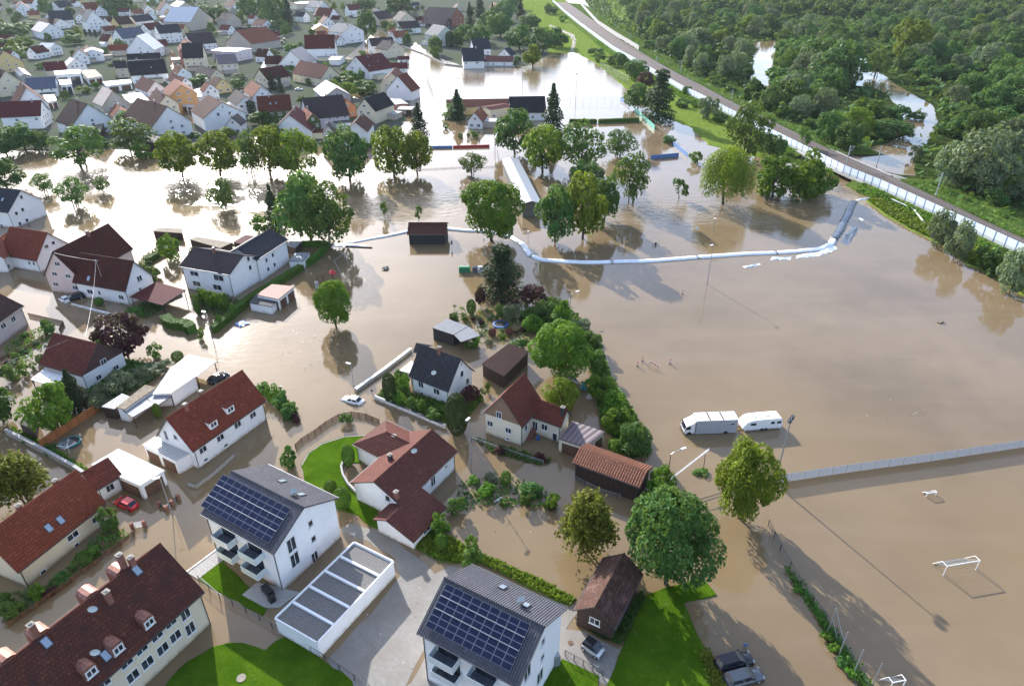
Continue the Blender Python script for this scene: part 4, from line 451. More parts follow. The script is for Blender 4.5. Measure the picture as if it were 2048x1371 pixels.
TREES = [
('airy', -167.64, 262.8, 10.54, 15.62, 'broad spreading willow on the river bank beside the dark brown roof', 'willow_tree', 'tree', 8),
('airy', -158.17, 284.93, 9.62, 13.41, 'leaning willow with forked trunk above the low dark barn', 'willow_tree', 'tree', 8),
('shrub', -147.68, 272.74, 4.23, 6.77, 'pale willow bush at the foot of the leaning willow', 'willow_shrub', 'shrub', 8),
('lime', -123.62, 250.89, 7.32, 16.18, 'lime tree with yellow tinged crown nearest the leaning willow', 'lime_tree', 'tree', 8),
('lime', -109.55, 250.89, 7.69, 16.18, 'lime tree in front of the brown balcony house', 'lime_tree', 'tree', 8),
('airy', -96.76, 249.63, 4.86, 17.19, 'thin bare stemmed tree between the lime crowns', 'slender_tree', 'tree', 8),
('lime', -90.79, 250.89, 7.32, 17.96, 'lime tree in front of the maroon skylight house', 'lime_tree', 'tree', 8),
('lime', -78.82, 249.63, 7.47, 17.19, 'lime tree in front of the ivy gable', 'lime_tree', 'tree', 8),
('round', -59.25, 243.45, 8.23, 19.99, 'dense green tree standing low in the river in front of the brown roofed white house', 'maple_tree', 'tree', 8),
('lime', -44.08, 249.63, 7.85, 18.24, 'yellow crowned lime tree in front of the tall fir', 'lime_tree', 'tree', 8),
('lime', -35.45, 250.89, 5.63, 16.18, 'smaller yellow crowned lime tree with two stems by the advertising boards', 'lime_tree', 'tree', 8),
('airy', -14.88, 252.17, 4.9, 8.44, 'small airy tree between the practice pitch and the river', 'young_tree', 'tree', -1),
('round', 1.24, 280.25, 8.66, 17.91, 'round dark green tree beside the cream hall', 'maple_tree', 'tree', -1),
('spruce', 18.75, 319.93, 6.71, 21.04, 'ragged dark conifer with bare top beside the sports hall', 'conifer', 'tree', -1),
('spruce', -26.95, 344.74, 5.69, 14.11, 'dark conifer in front of the rust orange clubhouse', 'conifer', 'tree', -1),
('spruce', -42.38, 314.21, 5.01, 13.78, 'blue green fir standing in water by the carport', 'fir_tree', 'tree', -1),
('lime', 11.57, 254.11, 8.34, 17.58, 'yellow green maple beside the metal roofed shed', 'maple_tree', 'tree', -1),
('airy', 25.79, 254.11, 8.72, 19.36, 'loose airy tree with many stems beside the tennis court', 'alder_tree', 'tree', -1),
('airy', 43.31, 277.21, 7.15, 10.41, 'pale airy tree at the corner of the flooded court', 'alder_tree', 'tree', -1),
('airy', 39.84, 219.12, 6.36, 17.64, 'dense stemmed alder standing in the current', 'alder_tree', 'tree', -1),
('round', 26.18, 234.1, 5.66, 10.28, 'dark green tree between the shed and the alder', 'tree', 'tree', -1),
('round', 28.81, 202.07, 5.01, 14.59, 'mid green tree partly hidden behind the big yellow topped maple', 'maple_tree', 'tree', -1),
('round', 12.52, 184.78, 5.68, 16.94, 'slanted round tree with visible trunk near the metal roofed shed', 'maple_tree', 'tree', -1),
('lime', 20.73, 187.1, 6.91, 19.49, 'big yellow topped maple in the flooded park', 'maple_tree', 'tree', -1),
('maple', -5.84, 185.55, 8.91, 18.69, 'large bright green maple between the clubhouse hut and the shed', 'maple_tree', 'tree', -1),
('spruce2', -2.6, 150.31, 5.94, 13.61, 'broad dark pine beside the recycling containers', 'pine_tree', 'tree', -1),
('airy', -94.1, 213.67, 4.59, 9.99, 'small dark tree alone in the sparkling river', 'young_tree', 'tree', -1),
('airy', -144.31, 216.12, 5.13, 9.58, 'straggly tree standing in the sparkling river near the slate roofed house', 'young_tree', 'tree', -1),
('airy', -162.25, 229.65, 3.48, 7.22, 'thin sapling in the white glare of the river', 'sapling', 'tree', -1),
('airy', -142.06, 229.65, 2.61, 6.0, 'small yellow sapling in the white glare of the river', 'sapling', 'tree', -1),
('round', -178.34, 234.1, 6.55, 10.63, 'green tree at the picture edge above the slate roofed house', 'tree', 'tree', -1),
('spruce', -71.18, 193.52, 3.63, 14.49, 'narrow dark spruce beside the tall park tree', 'spruce_tree', 'tree', -1),
('shrub', -74.85, 192.7, 3.16, 5.35, 'rounded green bush tree behind the slate gable', 'round_shrub', 'shrub', -1),
('round', -59.11, 187.1, 8.23, 20.2, 'tall green ash tree beside the spruce in the flooded playground', 'ash_tree', 'tree', -1),
('airy2', -52.29, 181.76, 7.76, 18.59, 'tall loose crowned tree by the start of the white tube barrier', 'ash_tree', 'tree', -1),
('sap', -40.13, 204.31, 1.42, 5.72, 'upright sapling with three stakes in the river', 'sapling', 'tree', -1),
('sap', -29.12, 202.07, 1.41, 4.87, 'pale yellow sapling with stakes in the river', 'sapling', 'tree', -1),
('maple', -39.74, 133.86, 4.08, 12.2, 'oval dark maple alone in the flooded meadow', 'maple_tree', 'tree', -1),
('sap', 56.78, 223.23, 2.89, 7.08, 'small bush tree alone in the flowing water', 'sapling', 'tree', -1),
('willow', 70.37, 218.11, 8.67, 18.86, 'yellow green weeping willow at the water edge', 'weeping_willow', 'tree', -1),
('airy', 93.89, 272.74, 8.66, 22.23, 'tall thin poplar with open crown behind the weeping willow', 'poplar_tree', 'tree', -1),
('lime2', 89.63, 226.4, 7.74, 13.74, 'bright yellow green maple next to the weeping willow', 'maple_tree', 'tree', -1),
('lime2', 98.5, 224.81, 7.7, 16.15, 'bright yellow green maple in the middle of the clump by the bridge', 'maple_tree', 'tree', -1),
('lime2', 105.01, 227.48, 5.18, 11.27, 'small bright green maple at the bridge end of the clump', 'maple_tree', 'tree', -1),
('spruce2', 71.79, 342.54, 8.36, 24.18, 'big dark cedar beside the green banner fence', 'cedar_tree', 'tree', -1),
('round', 66.05, 368.16, 7.6, 13.15, 'dark bushy tree beside the cedar', 'tree', 'tree', -1),
('purp', 78.73, 421.42, 5.03, 10.56, 'reddish bush tree behind the cedar', 'copper_tree', 'tree', -1),
('shrub2', 96.18, 344.74, 5.19, 10.87, 'round grey green willow on the railway bank', 'willow_shrub', 'shrub', -1),
('sap', 119.65, 282.57, 2.7, 10.75, 'slim poplar in front of the white noise barrier', 'poplar_tree', 'tree', -1),
('lime', 14.73, 507.71, 7.37, 14.87, 'yellow green tree at the edge of the flooded pitch', 'tree', 'tree', -1),
('shrub2', 122.39, 181.76, 3.88, 10.77, 'grey green willow leaning over the bank by the drain pipes', 'willow_tree', 'tree', -1),
('shrub2', 121.63, 172.46, 3.58, 11.27, 'grey green willow with two stems at the water line', 'willow_tree', 'tree', -1),
('shrub', 125.98, 162.65, 5.0, 7.89, 'dense leafy bush on the railway bank', 'bush_willow', 'shrub', -1),
('shrub2', 124.3, 151.7, 4.36, 11.37, 'grey green bush at the picture edge below the noise barrier', 'willow_tree', 'tree', -1),
('purp', -80.95, 121.58, 4.95, 10.49, 'purple leaved cherry plum in the flooded garden', 'purple_plum_tree', 'tree', -1),
('spruce', -81.16, 103.19, 2.91, 8.79, 'blue green fir next to the brown gabled cottage', 'fir_tree', 'tree', -1),
('lime2', -81.15, 96.67, 4.12, 9.5, 'yellow green hazel beside the orange board fence', 'hazel_tree', 'tree', -1),
('round', -92.24, 98.58, 3.0, 8.42, 'dark green tree at the picture edge beside the garden pond', 'tree', 'tree', -1),
('feath', -75.63, 78.16, 4.9, 9.99, 'feathery olive green tree behind the long cream house', 'ash_tree', 'tree', -1),
('maple', 9.85, 113.92, 5.73, 12.27, 'large bright green walnut tree by the hedge row', 'walnut_tree', 'tree', -1),
('lime', 9.32, 102.4, 3.17, 6.71, 'small rounded fruit tree between the cream house and hedge', 'fruit_tree', 'tree', -1),
('feath', 10.63, 68.77, 4.67, 11.47, 'drooping olive yellow tree beside the orange ribbed barn', 'birch_tree', 'tree', -1),
('maple3', 20.97, 62.85, 5.79, 16.78, 'huge green maple overhanging the old timber barn', 'maple_tree', 'tree', -1),
('maple2', 34.53, 74.86, 4.62, 14.63, 'tall yellow tipped maple beside the floodlight mast', 'maple_tree', 'tree', -1),
('column', -9.68, 95.52, 1.95, 8.42, 'dark columnar thuja at the garden wall corner', 'thuja', 'tree', -1),
('column', -23.15, 105.61, 1.33, 6.13, 'slim yellow green cypress in the wall garden', 'cypress', 'tree', -1),
('purp', -7.93, 104.31, 1.7, 4.33, 'dark purple maple shrub beside the white gable', 'purple_shrub', 'shrub', -1),
('bush', -27.1, 86.95, 1.17, 4.25, 'egg shaped dark clipped bush beside the bungalow', 'clipped_bush', 'shrub', -1),
('shrub', -36.79, 86.7, 1.5, 4.25, 'leafy shrub at the end of the curved picket fence', 'garden_shrub', 'shrub', -1),
('bush', -28.76, 80.73, 1.03, 2.2, 'small round clipped bush on the bright lawn', 'clipped_bush', 'shrub', -1),
('bush', -25.97, 76.97, 1.46, 4.1, 'large round clipped bush on the bright lawn', 'clipped_bush', 'shrub', -1),
('shrub', -10.35, 72.03, 1.55, 3.43, 'green shrub at the bungalow garage corner', 'garden_shrub', 'shrub', -1),
('bush', -10.06, 68.77, 1.01, 3.0, 'pale round bush at the weedy pond bank', 'clipped_bush', 'shrub', -1),
('shrub', -6.0, 68.21, 1.22, 2.9, 'brownish shrub on the weedy pond bank', 'garden_shrub', 'shrub', -1),
('shrub', -5.63, 66.4, 1.55, 2.78, 'pale green shrub behind the second apartment ridge', 'garden_shrub', 'shrub', -1),
('shrub', -8.42, 76.12, 1.3, 2.88, 'pale shrub standing in the shallow flooded garden', 'garden_shrub', 'shrub', -1),
('bush', -0.97, 82.58, 0.89, 2.53, 'small grey green bush among the flooded flower beds', 'clipped_bush', 'shrub', -1),
('shrub', 3.15, 79.6, 1.73, 2.91, 'low green shrub near the wire fence', 'garden_shrub', 'shrub', -1),
('shrub', 6.01, 76.97, 1.23, 3.09, 'leafy shrub beside the drooping olive tree', 'garden_shrub', 'shrub', -1),
('shrub', -4.1, 79.82, 1.42, 2.5, 'yellow green flower clump in the flood', 'flower_shrub', 'shrub', -1),
('shrub', -3.65, 80.73, 0.87, 1.89, 'small yellow clump in the flood', 'flower_shrub', 'shrub', -1),
('shrub', 2.01, 77.4, 0.93, 2.07, 'white leaved hosta clump in the water', 'hosta_shrub', 'shrub', -1),
('purp', -7.43, 144.41, 1.32, 5.18, 'narrow dark purple plum by the pine', 'purple_shrub', 'shrub', -1),
('purp', 5.04, 144.41, 3.0, 5.83, 'wide purple smoke bush below the pine', 'purple_shrub', 'shrub', -1),
('bush', -9.5, 140.34, 1.17, 3.94, 'upright clipped bush near the purple plum', 'clipped_bush', 'shrub', -1),
('shrub', -13.38, 137.17, 1.15, 1.96, 'low shrub behind the bitumen carport', 'garden_shrub', 'shrub', -1),
('shrub', -10.85, 137.41, 0.92, 1.96, 'tiny yellow shrub behind the bitumen carport', 'garden_shrub', 'shrub', -1),
('shrub', -3.01, 138.13, 1.28, 4.03, 'small garden tree beside the trampoline', 'fruit_tree', 'tree', -1),
('shrub2', 0.0, 137.41, 2.08, 3.89, 'grey green shrub beside the sunken trampoline', 'garden_shrub', 'shrub', -1),
('lime2', 11.4, 135.03, 1.94, 6.38, 'bright green tapering shrub below the purple smoke bush', 'garden_shrub', 'shrub', -1),
('round', 7.85, 137.41, 2.66, 4.92, 'dark green shrub at the top of the hedge row', 'garden_shrub', 'shrub', -1),
('shrub', 1.71, 124.02, 1.82, 2.97, 'olive shrub beside the dark roofed shed', 'garden_shrub', 'shrub', -1),
('shrub', -8.64, 125.69, 1.84, 2.0, 'dark green hedge shrub behind the carport', 'garden_shrub', 'shrub', -1),
('lime2', 4.27, 132.71, 2.47, 4.08, 'grey green shrub above the walnut tree', 'hedge_shrub', 'shrub', 6),
('shrub', 9.96, 133.86, 2.26, 4.22, 'mid green shrub above the walnut tree', 'hedge_shrub', 'shrub', 6),
('shrub2', 15.14, 130.9, 2.45, 3.55, 'hazel shrub beside the walnut crown facing the water', 'hedge_shrub', 'shrub', 6),
('shrub', 16.69, 124.02, 2.35, 4.31, 'shrub beside the walnut crown', 'hedge_shrub', 'shrub', 6),
('shrub', 16.82, 115.21, 2.53, 4.75, 'rusty tipped shrub beside the green tarpaulins', 'hedge_shrub', 'shrub', 6),
('lime2', 16.95, 107.27, 2.7, 4.83, 'flowering shrub in the middle of the hedge row', 'hedge_shrub', 'shrub', 6),
('shrub', 18.26, 100.85, 2.49, 5.04, 'leafy shrub behind the double garage', 'hedge_shrub', 'shrub', 6),
('lime2', 18.56, 96.09, 2.77, 5.48, 'dense green shrub beside the mauve garage', 'hedge_shrub', 'shrub', 6),
('round', 20.68, 90.17, 2.82, 6.29, 'tall dense shrub above the orange ribbed barn', 'hedge_shrub', 'shrub', 6),
('lime2', 18.11, 90.17, 1.71, 3.56, 'pale green shrub between barn and hedge', 'hedge_shrub', 'shrub', 6),
('lime2', 23.5, 79.82, 1.97, 5.65, 'bright shrub at the gable of the orange ribbed barn', 'hedge_shrub', 'shrub', 6),
('shrub', 21.57, 78.71, 1.56, 4.12, 'dark shrub under the white barrier pole', 'hedge_shrub', 'shrub', 6),
('shrub', -22.48, 105.61, 1.24, 2.31, 'low flowering shrub beside the slim cypress', 'garden_shrub', 'shrub', 5),
('shrub', -21.06, 103.67, 1.03, 2.74, 'mid green shrub below the charcoal house window', 'garden_shrub', 'shrub', 5),
('shrub', -18.59, 102.72, 1.12, 2.96, 'pale green shrub near the white wall', 'garden_shrub', 'shrub', 5),
('shrub', -16.5, 101.62, 1.02, 2.83, 'white flowering shrub near the white wall', 'garden_shrub', 'shrub', 5),
('shrub', -20.96, 109.83, 1.08, 2.69, 'shrub beside the small terrace pergola', 'garden_shrub', 'shrub', 5),
('shrub', -12.87, 101.47, 1.11, 1.59, 'yellow green perennial clump by the thuja', 'garden_shrub', 'shrub', 5),
('shrub', -14.27, 99.63, 1.55, 2.03, 'dark groundcover shrub along the white wall', 'garden_shrub', 'shrub', 5),
('shrub', -7.4, 103.19, 0.94, 1.72, 'yellow flowering clump under the purple maple', 'garden_shrub', 'shrub', 5),
('shrub', -5.91, 105.61, 0.95, 2.54, 'low shrub beside the purple maple', 'garden_shrub', 'shrub', 5),
('shrub', -4.75, 108.11, 0.68, 2.45, 'tiny clipped cone beside the white gable', 'garden_shrub', 'shrub', 5),
('shrub', -47.51, 106.44, 1.72, 3.11, 'bushy shrub at the round garden bed tip', 'garden_shrub', 'shrub', 7),
('shrub', -45.63, 105.61, 1.62, 3.22, 'shrub in the middle of the curved bed', 'garden_shrub', 'shrub', 7),
('shrub', -43.06, 103.67, 1.69, 3.42, 'shrub beside the garden mirror post', 'garden_shrub', 'shrub', 7),
('shrub', -40.77, 100.85, 1.38, 2.71, 'pale shrub on the outer curve of the bed', 'garden_shrub', 'shrub', 7),
('shrub', -41.34, 99.63, 1.1, 2.59, 'low shrub at the lower bend of the bed', 'garden_shrub', 'shrub', 7),
('shrub', -30.11, 98.43, 1.18, 2.02, 'green bush inside the curved picket fence', 'garden_shrub', 'shrub', 7),
('shrub', -99.79, 112.11, 1.59, 3.53, 'round shrub alone in the flooded garden at the picture edge', 'garden_shrub', 'shrub', 4),
('shrub', -97.72, 113.92, 1.01, 3.09, 'pale leafless shrub beside the round shrub', 'garden_shrub', 'shrub', 4),
('bush', -97.32, 118.81, 1.04, 2.19, 'clipped bush above the white awning', 'garden_shrub', 'shrub', 4),
('shrub', -97.69, 116.52, 0.72, 1.69, 'small bush near the white awning', 'garden_shrub', 'shrub', 4),
('shrub', -74.67, 120.98, 1.47, 3.3, 'round shrub beside the purple plum', 'garden_shrub', 'shrub', 4),
('bush', -69.46, 119.59, 1.25, 2.44, 'oval clipped bush by the white carport', 'garden_shrub', 'shrub', 4),
('shrub', -89.23, 126.11, 0.97, 3.73, 'low shrub behind the cottage ridge', 'garden_shrub', 'shrub', 4),
('shrub', -103.09, 130.9, 1.45, 4.05, 'trailing garden shrub at the picket fence', 'garden_shrub', 'shrub', 4),
('bush', -99.08, 144.93, 1.08, 2.15, 'clipped round bush at the farmhouse door', 'garden_shrub', 'shrub', 4),
('shrub', -87.99, 139.35, 1.63, 2.24, 'low juniper at the brown carport', 'garden_shrub', 'shrub', 4),
('shrub', -92.15, 155.99, 1.91, 6.08, 'leafy shrub at the farmhouse corner', 'garden_shrub', 'shrub', 4),
('shrub', -92.77, 160.18, 1.56, 3.67, 'rounded pale shrub behind the farmhouse gable', 'garden_shrub', 'shrub', 4),
('shrub', -93.23, 171.78, 2.75, 7.29, 'small garden tree beside the hedge in the glare', 'garden_shrub', 'shrub', 4),
('shrub', -74.35, 144.41, 1.56, 4.92, 'dark cypress shrub at the mauve house terrace', 'garden_shrub', 'shrub', 4),
('shrub', -71.53, 143.64, 1.79, 5.29, 'second dark cypress shrub at the mauve house terrace', 'garden_shrub', 'shrub', 4),
('shrub', -68.51, 142.87, 2.02, 5.02, 'spreading shrub at the mauve house terrace', 'garden_shrub', 'shrub', 4),
('bush', -73.45, 140.34, 0.82, 4.33, 'yellow clipped cone at the terrace', 'garden_shrub', 'shrub', 4),
('bush', -66.55, 135.03, 0.68, 2.84, 'tiny clipped cone beside the hedge', 'garden_shrub', 'shrub', 4),
('shrub', -68.26, 128.69, 0.88, 2.9, 'egg shaped bush beside the kidney hedge', 'garden_shrub', 'shrub', 4),
('bush', -65.06, 139.85, 0.82, 3.15, 'small clipped cone at the long hedge', 'garden_shrub', 'shrub', 4),
('shrub', -80.23, 179.54, 1.42, 1.82, 'yellow bush beside the small red shed roof', 'garden_shrub', 'shrub', 4),
('shrub', -89.57, 175.95, 0.98, 2.1, 'yellow shrub at the mauve house corner', 'garden_shrub', 'shrub', 4),
('bush', -64.77, 100.09, 0.73, 3.26, 'tall slim clipped cone by the lean-to', 'garden_shrub', 'shrub', 4),
('shrub', -59.48, 72.43, 1.33, 4.82, 'brown tipped shrub at the long cream house', 'garden_shrub', 'shrub', 4),
('shrub', -59.32, 66.57, 1.34, 2.2, 'leafy shrub along the picket fence second from the gate', 'garden_shrub', 'shrub', 4),
('shrub', -61.18, 62.93, 1.02, 1.78, 'small shrub along the picket fence in the middle', 'garden_shrub', 'shrub', 4),
('shrub', -62.69, 60.0, 0.99, 2.73, 'shrub along the picket fence near the brick chimney', 'garden_shrub', 'shrub', 4),
('shrub', -64.4, 57.67, 1.36, 2.43, 'wide shrub at the picture edge of the picket fence', 'garden_shrub', 'shrub', 4),
('shrub', -66.81, 59.6, 0.79, 1.86, 'low shrub under the cream house corner', 'garden_shrub', 'shrub', 4),
('shrub', -82.16, 84.49, 1.47, 2.97, 'dark shrub beside the stone garden wall', 'garden_shrub', 'shrub', 4),
('shrub2', -77.06, 105.61, 2.86, 3.45, 'dark shrub between fir and mossy shed', 'dark_shrub', 'shrub', 1),
('shrub2', -75.87, 108.96, 2.92, 4.06, 'dark shrub below the cottage window', 'dark_shrub', 'shrub', 1),
('shrub2', -74.19, 111.58, 2.97, 2.95, 'dark spreading shrub beside the cottage corner', 'dark_shrub', 'shrub', 1),
('shrub2', -72.96, 114.28, 2.82, 1.79, 'low dark conifer shrub beside the white roofs', 'dark_shrub', 'shrub', 1),
('shrub2', -76.76, 103.19, 1.87, 2.85, 'shrub at the end of the orange board fence', 'dark_shrub', 'shrub', 1),
('shrub2', -70.92, 116.52, 1.53, 2.17, 'small shrub at the bright carport roof', 'dark_shrub', 'shrub', 1),
('shrub', -29.67, 348.08, 6.23, 7.18, 'dark round bush by the tiny cottage', 'garden_shrub', 'shrub', 0),
('shrub', -22.93, 305.96, 1.11, 2.62, 'small round bush in the flooded forecourt', 'garden_shrub', 'shrub', 0),
('shrub', -30.88, 323.84, 1.4, 2.96, 'tiny dark bush in the flooded forecourt', 'garden_shrub', 'shrub', 0),
('shrub', -16.56, 307.76, 2.01, 3.29, 'round bush before the tiny cottage', 'garden_shrub', 'shrub', 0),
('shrub', -19.42, 306.86, 0.89, 2.19, 'tiny bush next to the round bush', 'garden_shrub', 'shrub', 0),
('shrub', -101.05, 446.43, 4.05, 7.89, 'leafy garden bush around the wine red gable house', 'garden_shrub', 'shrub', 3),
('shrub', -94.5, 446.43, 3.12, 7.89, 'leafy garden bush around the wine red gable house', 'garden_shrub', 'shrub', 3),
('shrub', -87.01, 474.29, 1.98, 6.77, 'leafy garden bush around the wine red gable house', 'garden_shrub', 'shrub', 3),
('shrub', -100.56, 429.47, 6.02, 6.52, 'leafy garden bush around the wine red gable house', 'garden_shrub', 'shrub', 3),
('shrub', -87.02, 421.42, 5.92, 5.59, 'leafy garden bush around the wine red gable house', 'garden_shrub', 'shrub', 3),
('shrub', -82.72, 406.11, 5.72, 5.97, 'leafy garden bush around the wine red gable house', 'garden_shrub', 'shrub', 3),
('shrub', -110.4, 446.43, 3.12, 7.32, 'leafy garden bush around the wine red gable house', 'garden_shrub', 'shrub', 3),
('shrub', -115.08, 446.43, 2.18, 6.73, 'leafy garden bush around the wine red gable house', 'garden_shrub', 'shrub', 3),
('shrub', -170.49, 566.78, 5.44, 7.87, 'leafy garden bush around the wine red gable house', 'garden_shrub', 'shrub', 3),
('shrub', -185.15, 561.38, 6.16, 5.69, 'leafy garden bush around the wine red gable house', 'garden_shrub', 'shrub', 3),
('shrub', -231.91, 742.12, 9.0, 9.06, 'leafy garden bush around the wine red gable house', 'garden_shrub', 'shrub', 3),
('round', -473.33, 905.66, 21.13, 32.07, 'large round ash tree at the top of the old town', 'tree', 'tree', 9),
('round', -130.92, 668.49, 9.06, 24.45, 'dense oval tree beside the tall apartment house', 'tree', 'tree', 9),
('spruce', -270.16, 816.19, 10.94, 31.57, 'dark spruce in the stand behind the pink roofs', 'conifer', 'tree', 9),
('round', -245.68, 779.96, 13.1, 31.23, 'broad dark tree in the stand behind the pink roofs', 'tree', 'tree', 9),
('spruce', -236.48, 790.0, 9.54, 29.28, 'second dark spruce in the stand behind the pink roofs', 'conifer', 'tree', 9),
('round', -295.85, 844.08, 12.42, 25.16, 'leafy tree at the edge of the stand behind the pink roofs', 'tree', 'tree', 9),
('round', -187.92, 961.44, 15.98, 17.1, 'wide green tree at the top of town by the wine red roof', 'tree', 'tree', 9),
('round', -137.14, 919.02, 18.37, 21.81, 'spreading tree above the old beige house', 'tree', 'tree', 9),
('airy', -107.68, 679.79, 6.9, 13.77, 'slim birch beside the cream gable house', 'tree', 'tree', 9),
('spruce', -41.98, 742.12, 7.5, 24.62, 'tall dark spruce near the brick gable barn', 'conifer', 'tree', 9),
('spruce', -37.34, 873.84, 9.92, 23.4, 'tall spruce behind the brick gable barn', 'conifer', 'tree', 9),
('spruce', -21.33, 816.19, 7.11, 19.59, 'narrow spruce above the slate roofed house', 'conifer', 'tree', 9),
('column', -51.61, 610.58, 3.75, 12.54, 'dark thuja pair by the pale green house', 'conifer', 'tree', 9),
('round', -59.03, 566.78, 5.83, 14.22, 'bright green tree in front of the pale green house', 'tree', 'tree', 9),
('shrub', -57.49, 550.86, 4.54, 8.38, 'bush below the bright green tree', 'garden_shrub', 'shrub', 9),
('round', -45.37, 610.58, 5.41, 13.29, 'dark tree behind the low slate roof', 'tree', 'tree', 9),
('round', -42.14, 661.15, 8.97, 13.04, 'green tree behind the aerial house', 'tree', 'tree', 9),
('spruce', -141.47, 421.42, 3.55, 11.11, 'slim conifer before the dark brown roof', 'conifer', 'tree', 9),
('spruce', -134.45, 413.64, 2.62, 10.94, 'second slim conifer before the dark brown roof', 'conifer', 'tree', 9),
('spruce', -152.78, 512.19, 4.6, 9.17, 'dark conifer at the solar striped house', 'conifer', 'tree', 9),
('shrub', -145.67, 474.29, 3.63, 6.16, 'yellow green bush above the salmon barn', 'garden_shrub', 'shrub', 9),
('column', -118.04, 459.05, 1.92, 6.0, 'dark thuja at the salmon barn gable', 'conifer', 'tree', 9),
('column', -113.05, 455.38, 1.59, 5.37, 'second thuja at the salmon barn gable', 'conifer', 'tree', 9),
('shrub', -123.17, 437.8, 3.06, 4.33, 'small bush before the salmon barn', 'garden_shrub', 'shrub', 9),
('round', -162.71, 424.6, 4.47, 6.19, 'round bush tree beside the dusky roofs', 'tree', 'tree', 9),
('shrub', -191.18, 437.8, 6.74, 6.34, 'wide green bush below the cream gable house', 'garden_shrub', 'shrub', 9),
('spruce', -226.06, 516.75, 2.5, 8.59, 'dark fir at the black roofed cream house', 'conifer', 'tree', 9),
('round', -457.42, 679.79, 13.81, 12.53, 'green tree in the gardens near the solar lean-to', 'tree', 'tree', 9),
('round', -481.8, 742.12, 10.0, 8.16, 'smaller green tree in the gardens near the solar lean-to', 'tree', 'tree', 9),
('shrub', -375.71, 553.45, 9.5, 8.76, 'garden bush below the solar lean-to', 'garden_shrub', 'shrub', 9),
('round', -408.11, 595.3, 8.94, 9.32, 'rounded tree in the villa garden', 'tree', 'tree', 9),
('round', -372.66, 626.61, 8.53, 8.58, 'round tree beside the modern cube house', 'tree', 'tree', 9),
('round', -406.8, 679.79, 5.98, 6.3, 'small tree beside the barn gable', 'tree', 'tree', 9),
('column', -398.39, 691.45, 1.4, 5.97, 'thin cypress at the lane corner', 'conifer', 'tree', 9),
('column', -393.71, 691.45, 1.4, 5.97, 'second thin cypress at the lane corner', 'conifer', 'tree', 9),
('column', -386.96, 687.52, 1.4, 5.94, 'third thin cypress at the lane corner', 'conifer', 'tree', 9),
('round', -560.87, 905.66, 9.06, 18.86, 'tree beside the town corner house', 'tree', 'tree', 9),
('round', -647.74, 1041.1, 10.35, 16.57, 'leafy tree at the top edge of the old town', 'tree', 'tree', 9),
('round', -324.84, 816.19, 16.41, 18.14, 'dark trees between the barn roofs', 'tree', 'tree', 9),
('shrub', -403.3, 610.58, 6.24, 8.77, 'pale bush in the villa garden', 'garden_shrub', 'shrub', 9),
('round', -204.77, 286.52, 6.94, 11.06, 'dark garden tree below the maroon row building', 'tree', 'tree', 9),
('round', -207.13, 278.72, 6.16, 9.66, 'dark tree at the picture edge by the river', 'tree', 'tree', 9),
('round', -197.41, 286.52, 4.2, 8.24, 'leafy tree beside the white gable by the river', 'tree', 'tree', 9),
('column', -131.3, 353.78, 2.02, 7.27, 'ivy column tree at the rust roofed house', 'conifer', 'tree', 9),
('round', -119.31, 331.92, 5.98, 6.47, 'dark tree below the ivy covered wall', 'tree', 'tree', 9),
('shrub', -91.55, 351.48, 4.53, 2.91, 'grey green shrub before the lilac house', 'garden_shrub', 'shrub', 9),
('purp', -83.81, 344.74, 2.47, 3.82, 'reddish bush below the salmon gable front', 'garden_shrub', 'shrub', 9),
('shrub', -79.78, 291.38, 2.13, 2.95, 'small round bush by the river wall', 'garden_shrub', 'shrub', 9),
('shrub', -60.71, 289.74, 1.91, 2.1, 'dark round bush by the white house corner', 'garden_shrub', 'shrub', 9),
('lime', -126.98, 306.86, 4.46, 4.58, 'bright green hedge tree behind the lime row', 'tree', 'tree', 9),
('round', -11.04, 679.79, 13.81, 20.75, 'big dark tree in the thicket beyond the slate roofs', 'tree', 'tree', 10),
('round', 6.5, 595.3, 12.19, 18.48, 'tree in the thicket beside the meadow path', 'tree', 'tree', 10),
('round', 24.23, 580.72, 11.92, 18.09, 'broad tree in the thicket at the pitch corner', 'tree', 'tree', 10),
('round', 35.79, 610.58, 8.32, 15.17, 'tree at the end of the thicket by the path', 'tree', 'tree', 10),
('round', -27.29, 626.61, 10.66, 15.51, 'leafy tree behind the aerial house roof', 'tree', 'tree', 10),
('round', -7.66, 816.19, 13.67, 22.01, 'tree in the upper thicket', 'tree', 'tree', 10),
('spruce', 9.03, 844.08, 8.47, 20.19, 'conifer in the upper thicket', 'conifer', 'tree', 10),
('round', 17.99, 742.12, 12.49, 14.44, 'tree in the upper thicket near the meadow', 'tree', 'tree', 10),
('shrub', 42.04, 610.58, 5.41, 9.53, 'bush beside the meadow path', 'scrub_bush', 'shrub', 10),
('round', -21.99, 742.12, 10.0, 18.0, 'small tree behind the thicket edge', 'tree', 'tree', 10),
('round', 0.65, 976.42, 14.27, 20.2, 'tree at the top of the thicket', 'tree', 'tree', 10),
('shrub', 3.95, 521.38, 2.52, 5.34, 'small bush at the pitch fence', 'scrub_bush', 'shrub', 10),
('airy', 42.87, 905.66, 4.23, 13.52, 'small meadow bush near the noise barrier', 'tree', 'tree', 10),
('shrub', 55.23, 816.19, 4.92, 7.41, 'low willow bush in the meadow', 'scrub_bush', 'shrub', 10),
('shrub', 46.53, 919.02, 9.18, 10.98, 'scrub bush in the yellow meadow', 'scrub_bush', 'shrub', 10),
('shrub', 63.9, 561.38, 6.16, 5.69, 'dark scrub bush at the pitch shore', 'scrub_bush', 'shrub', 10),
('round', 73.72, 505.49, 7.69, 9.72, 'scrub tree behind the green ball fence', 'tree', 'tree', 10),
('round', 78.12, 455.38, 7.94, 12.42, 'tall scrub tree behind the green ball fence', 'tree', 'tree', 10),
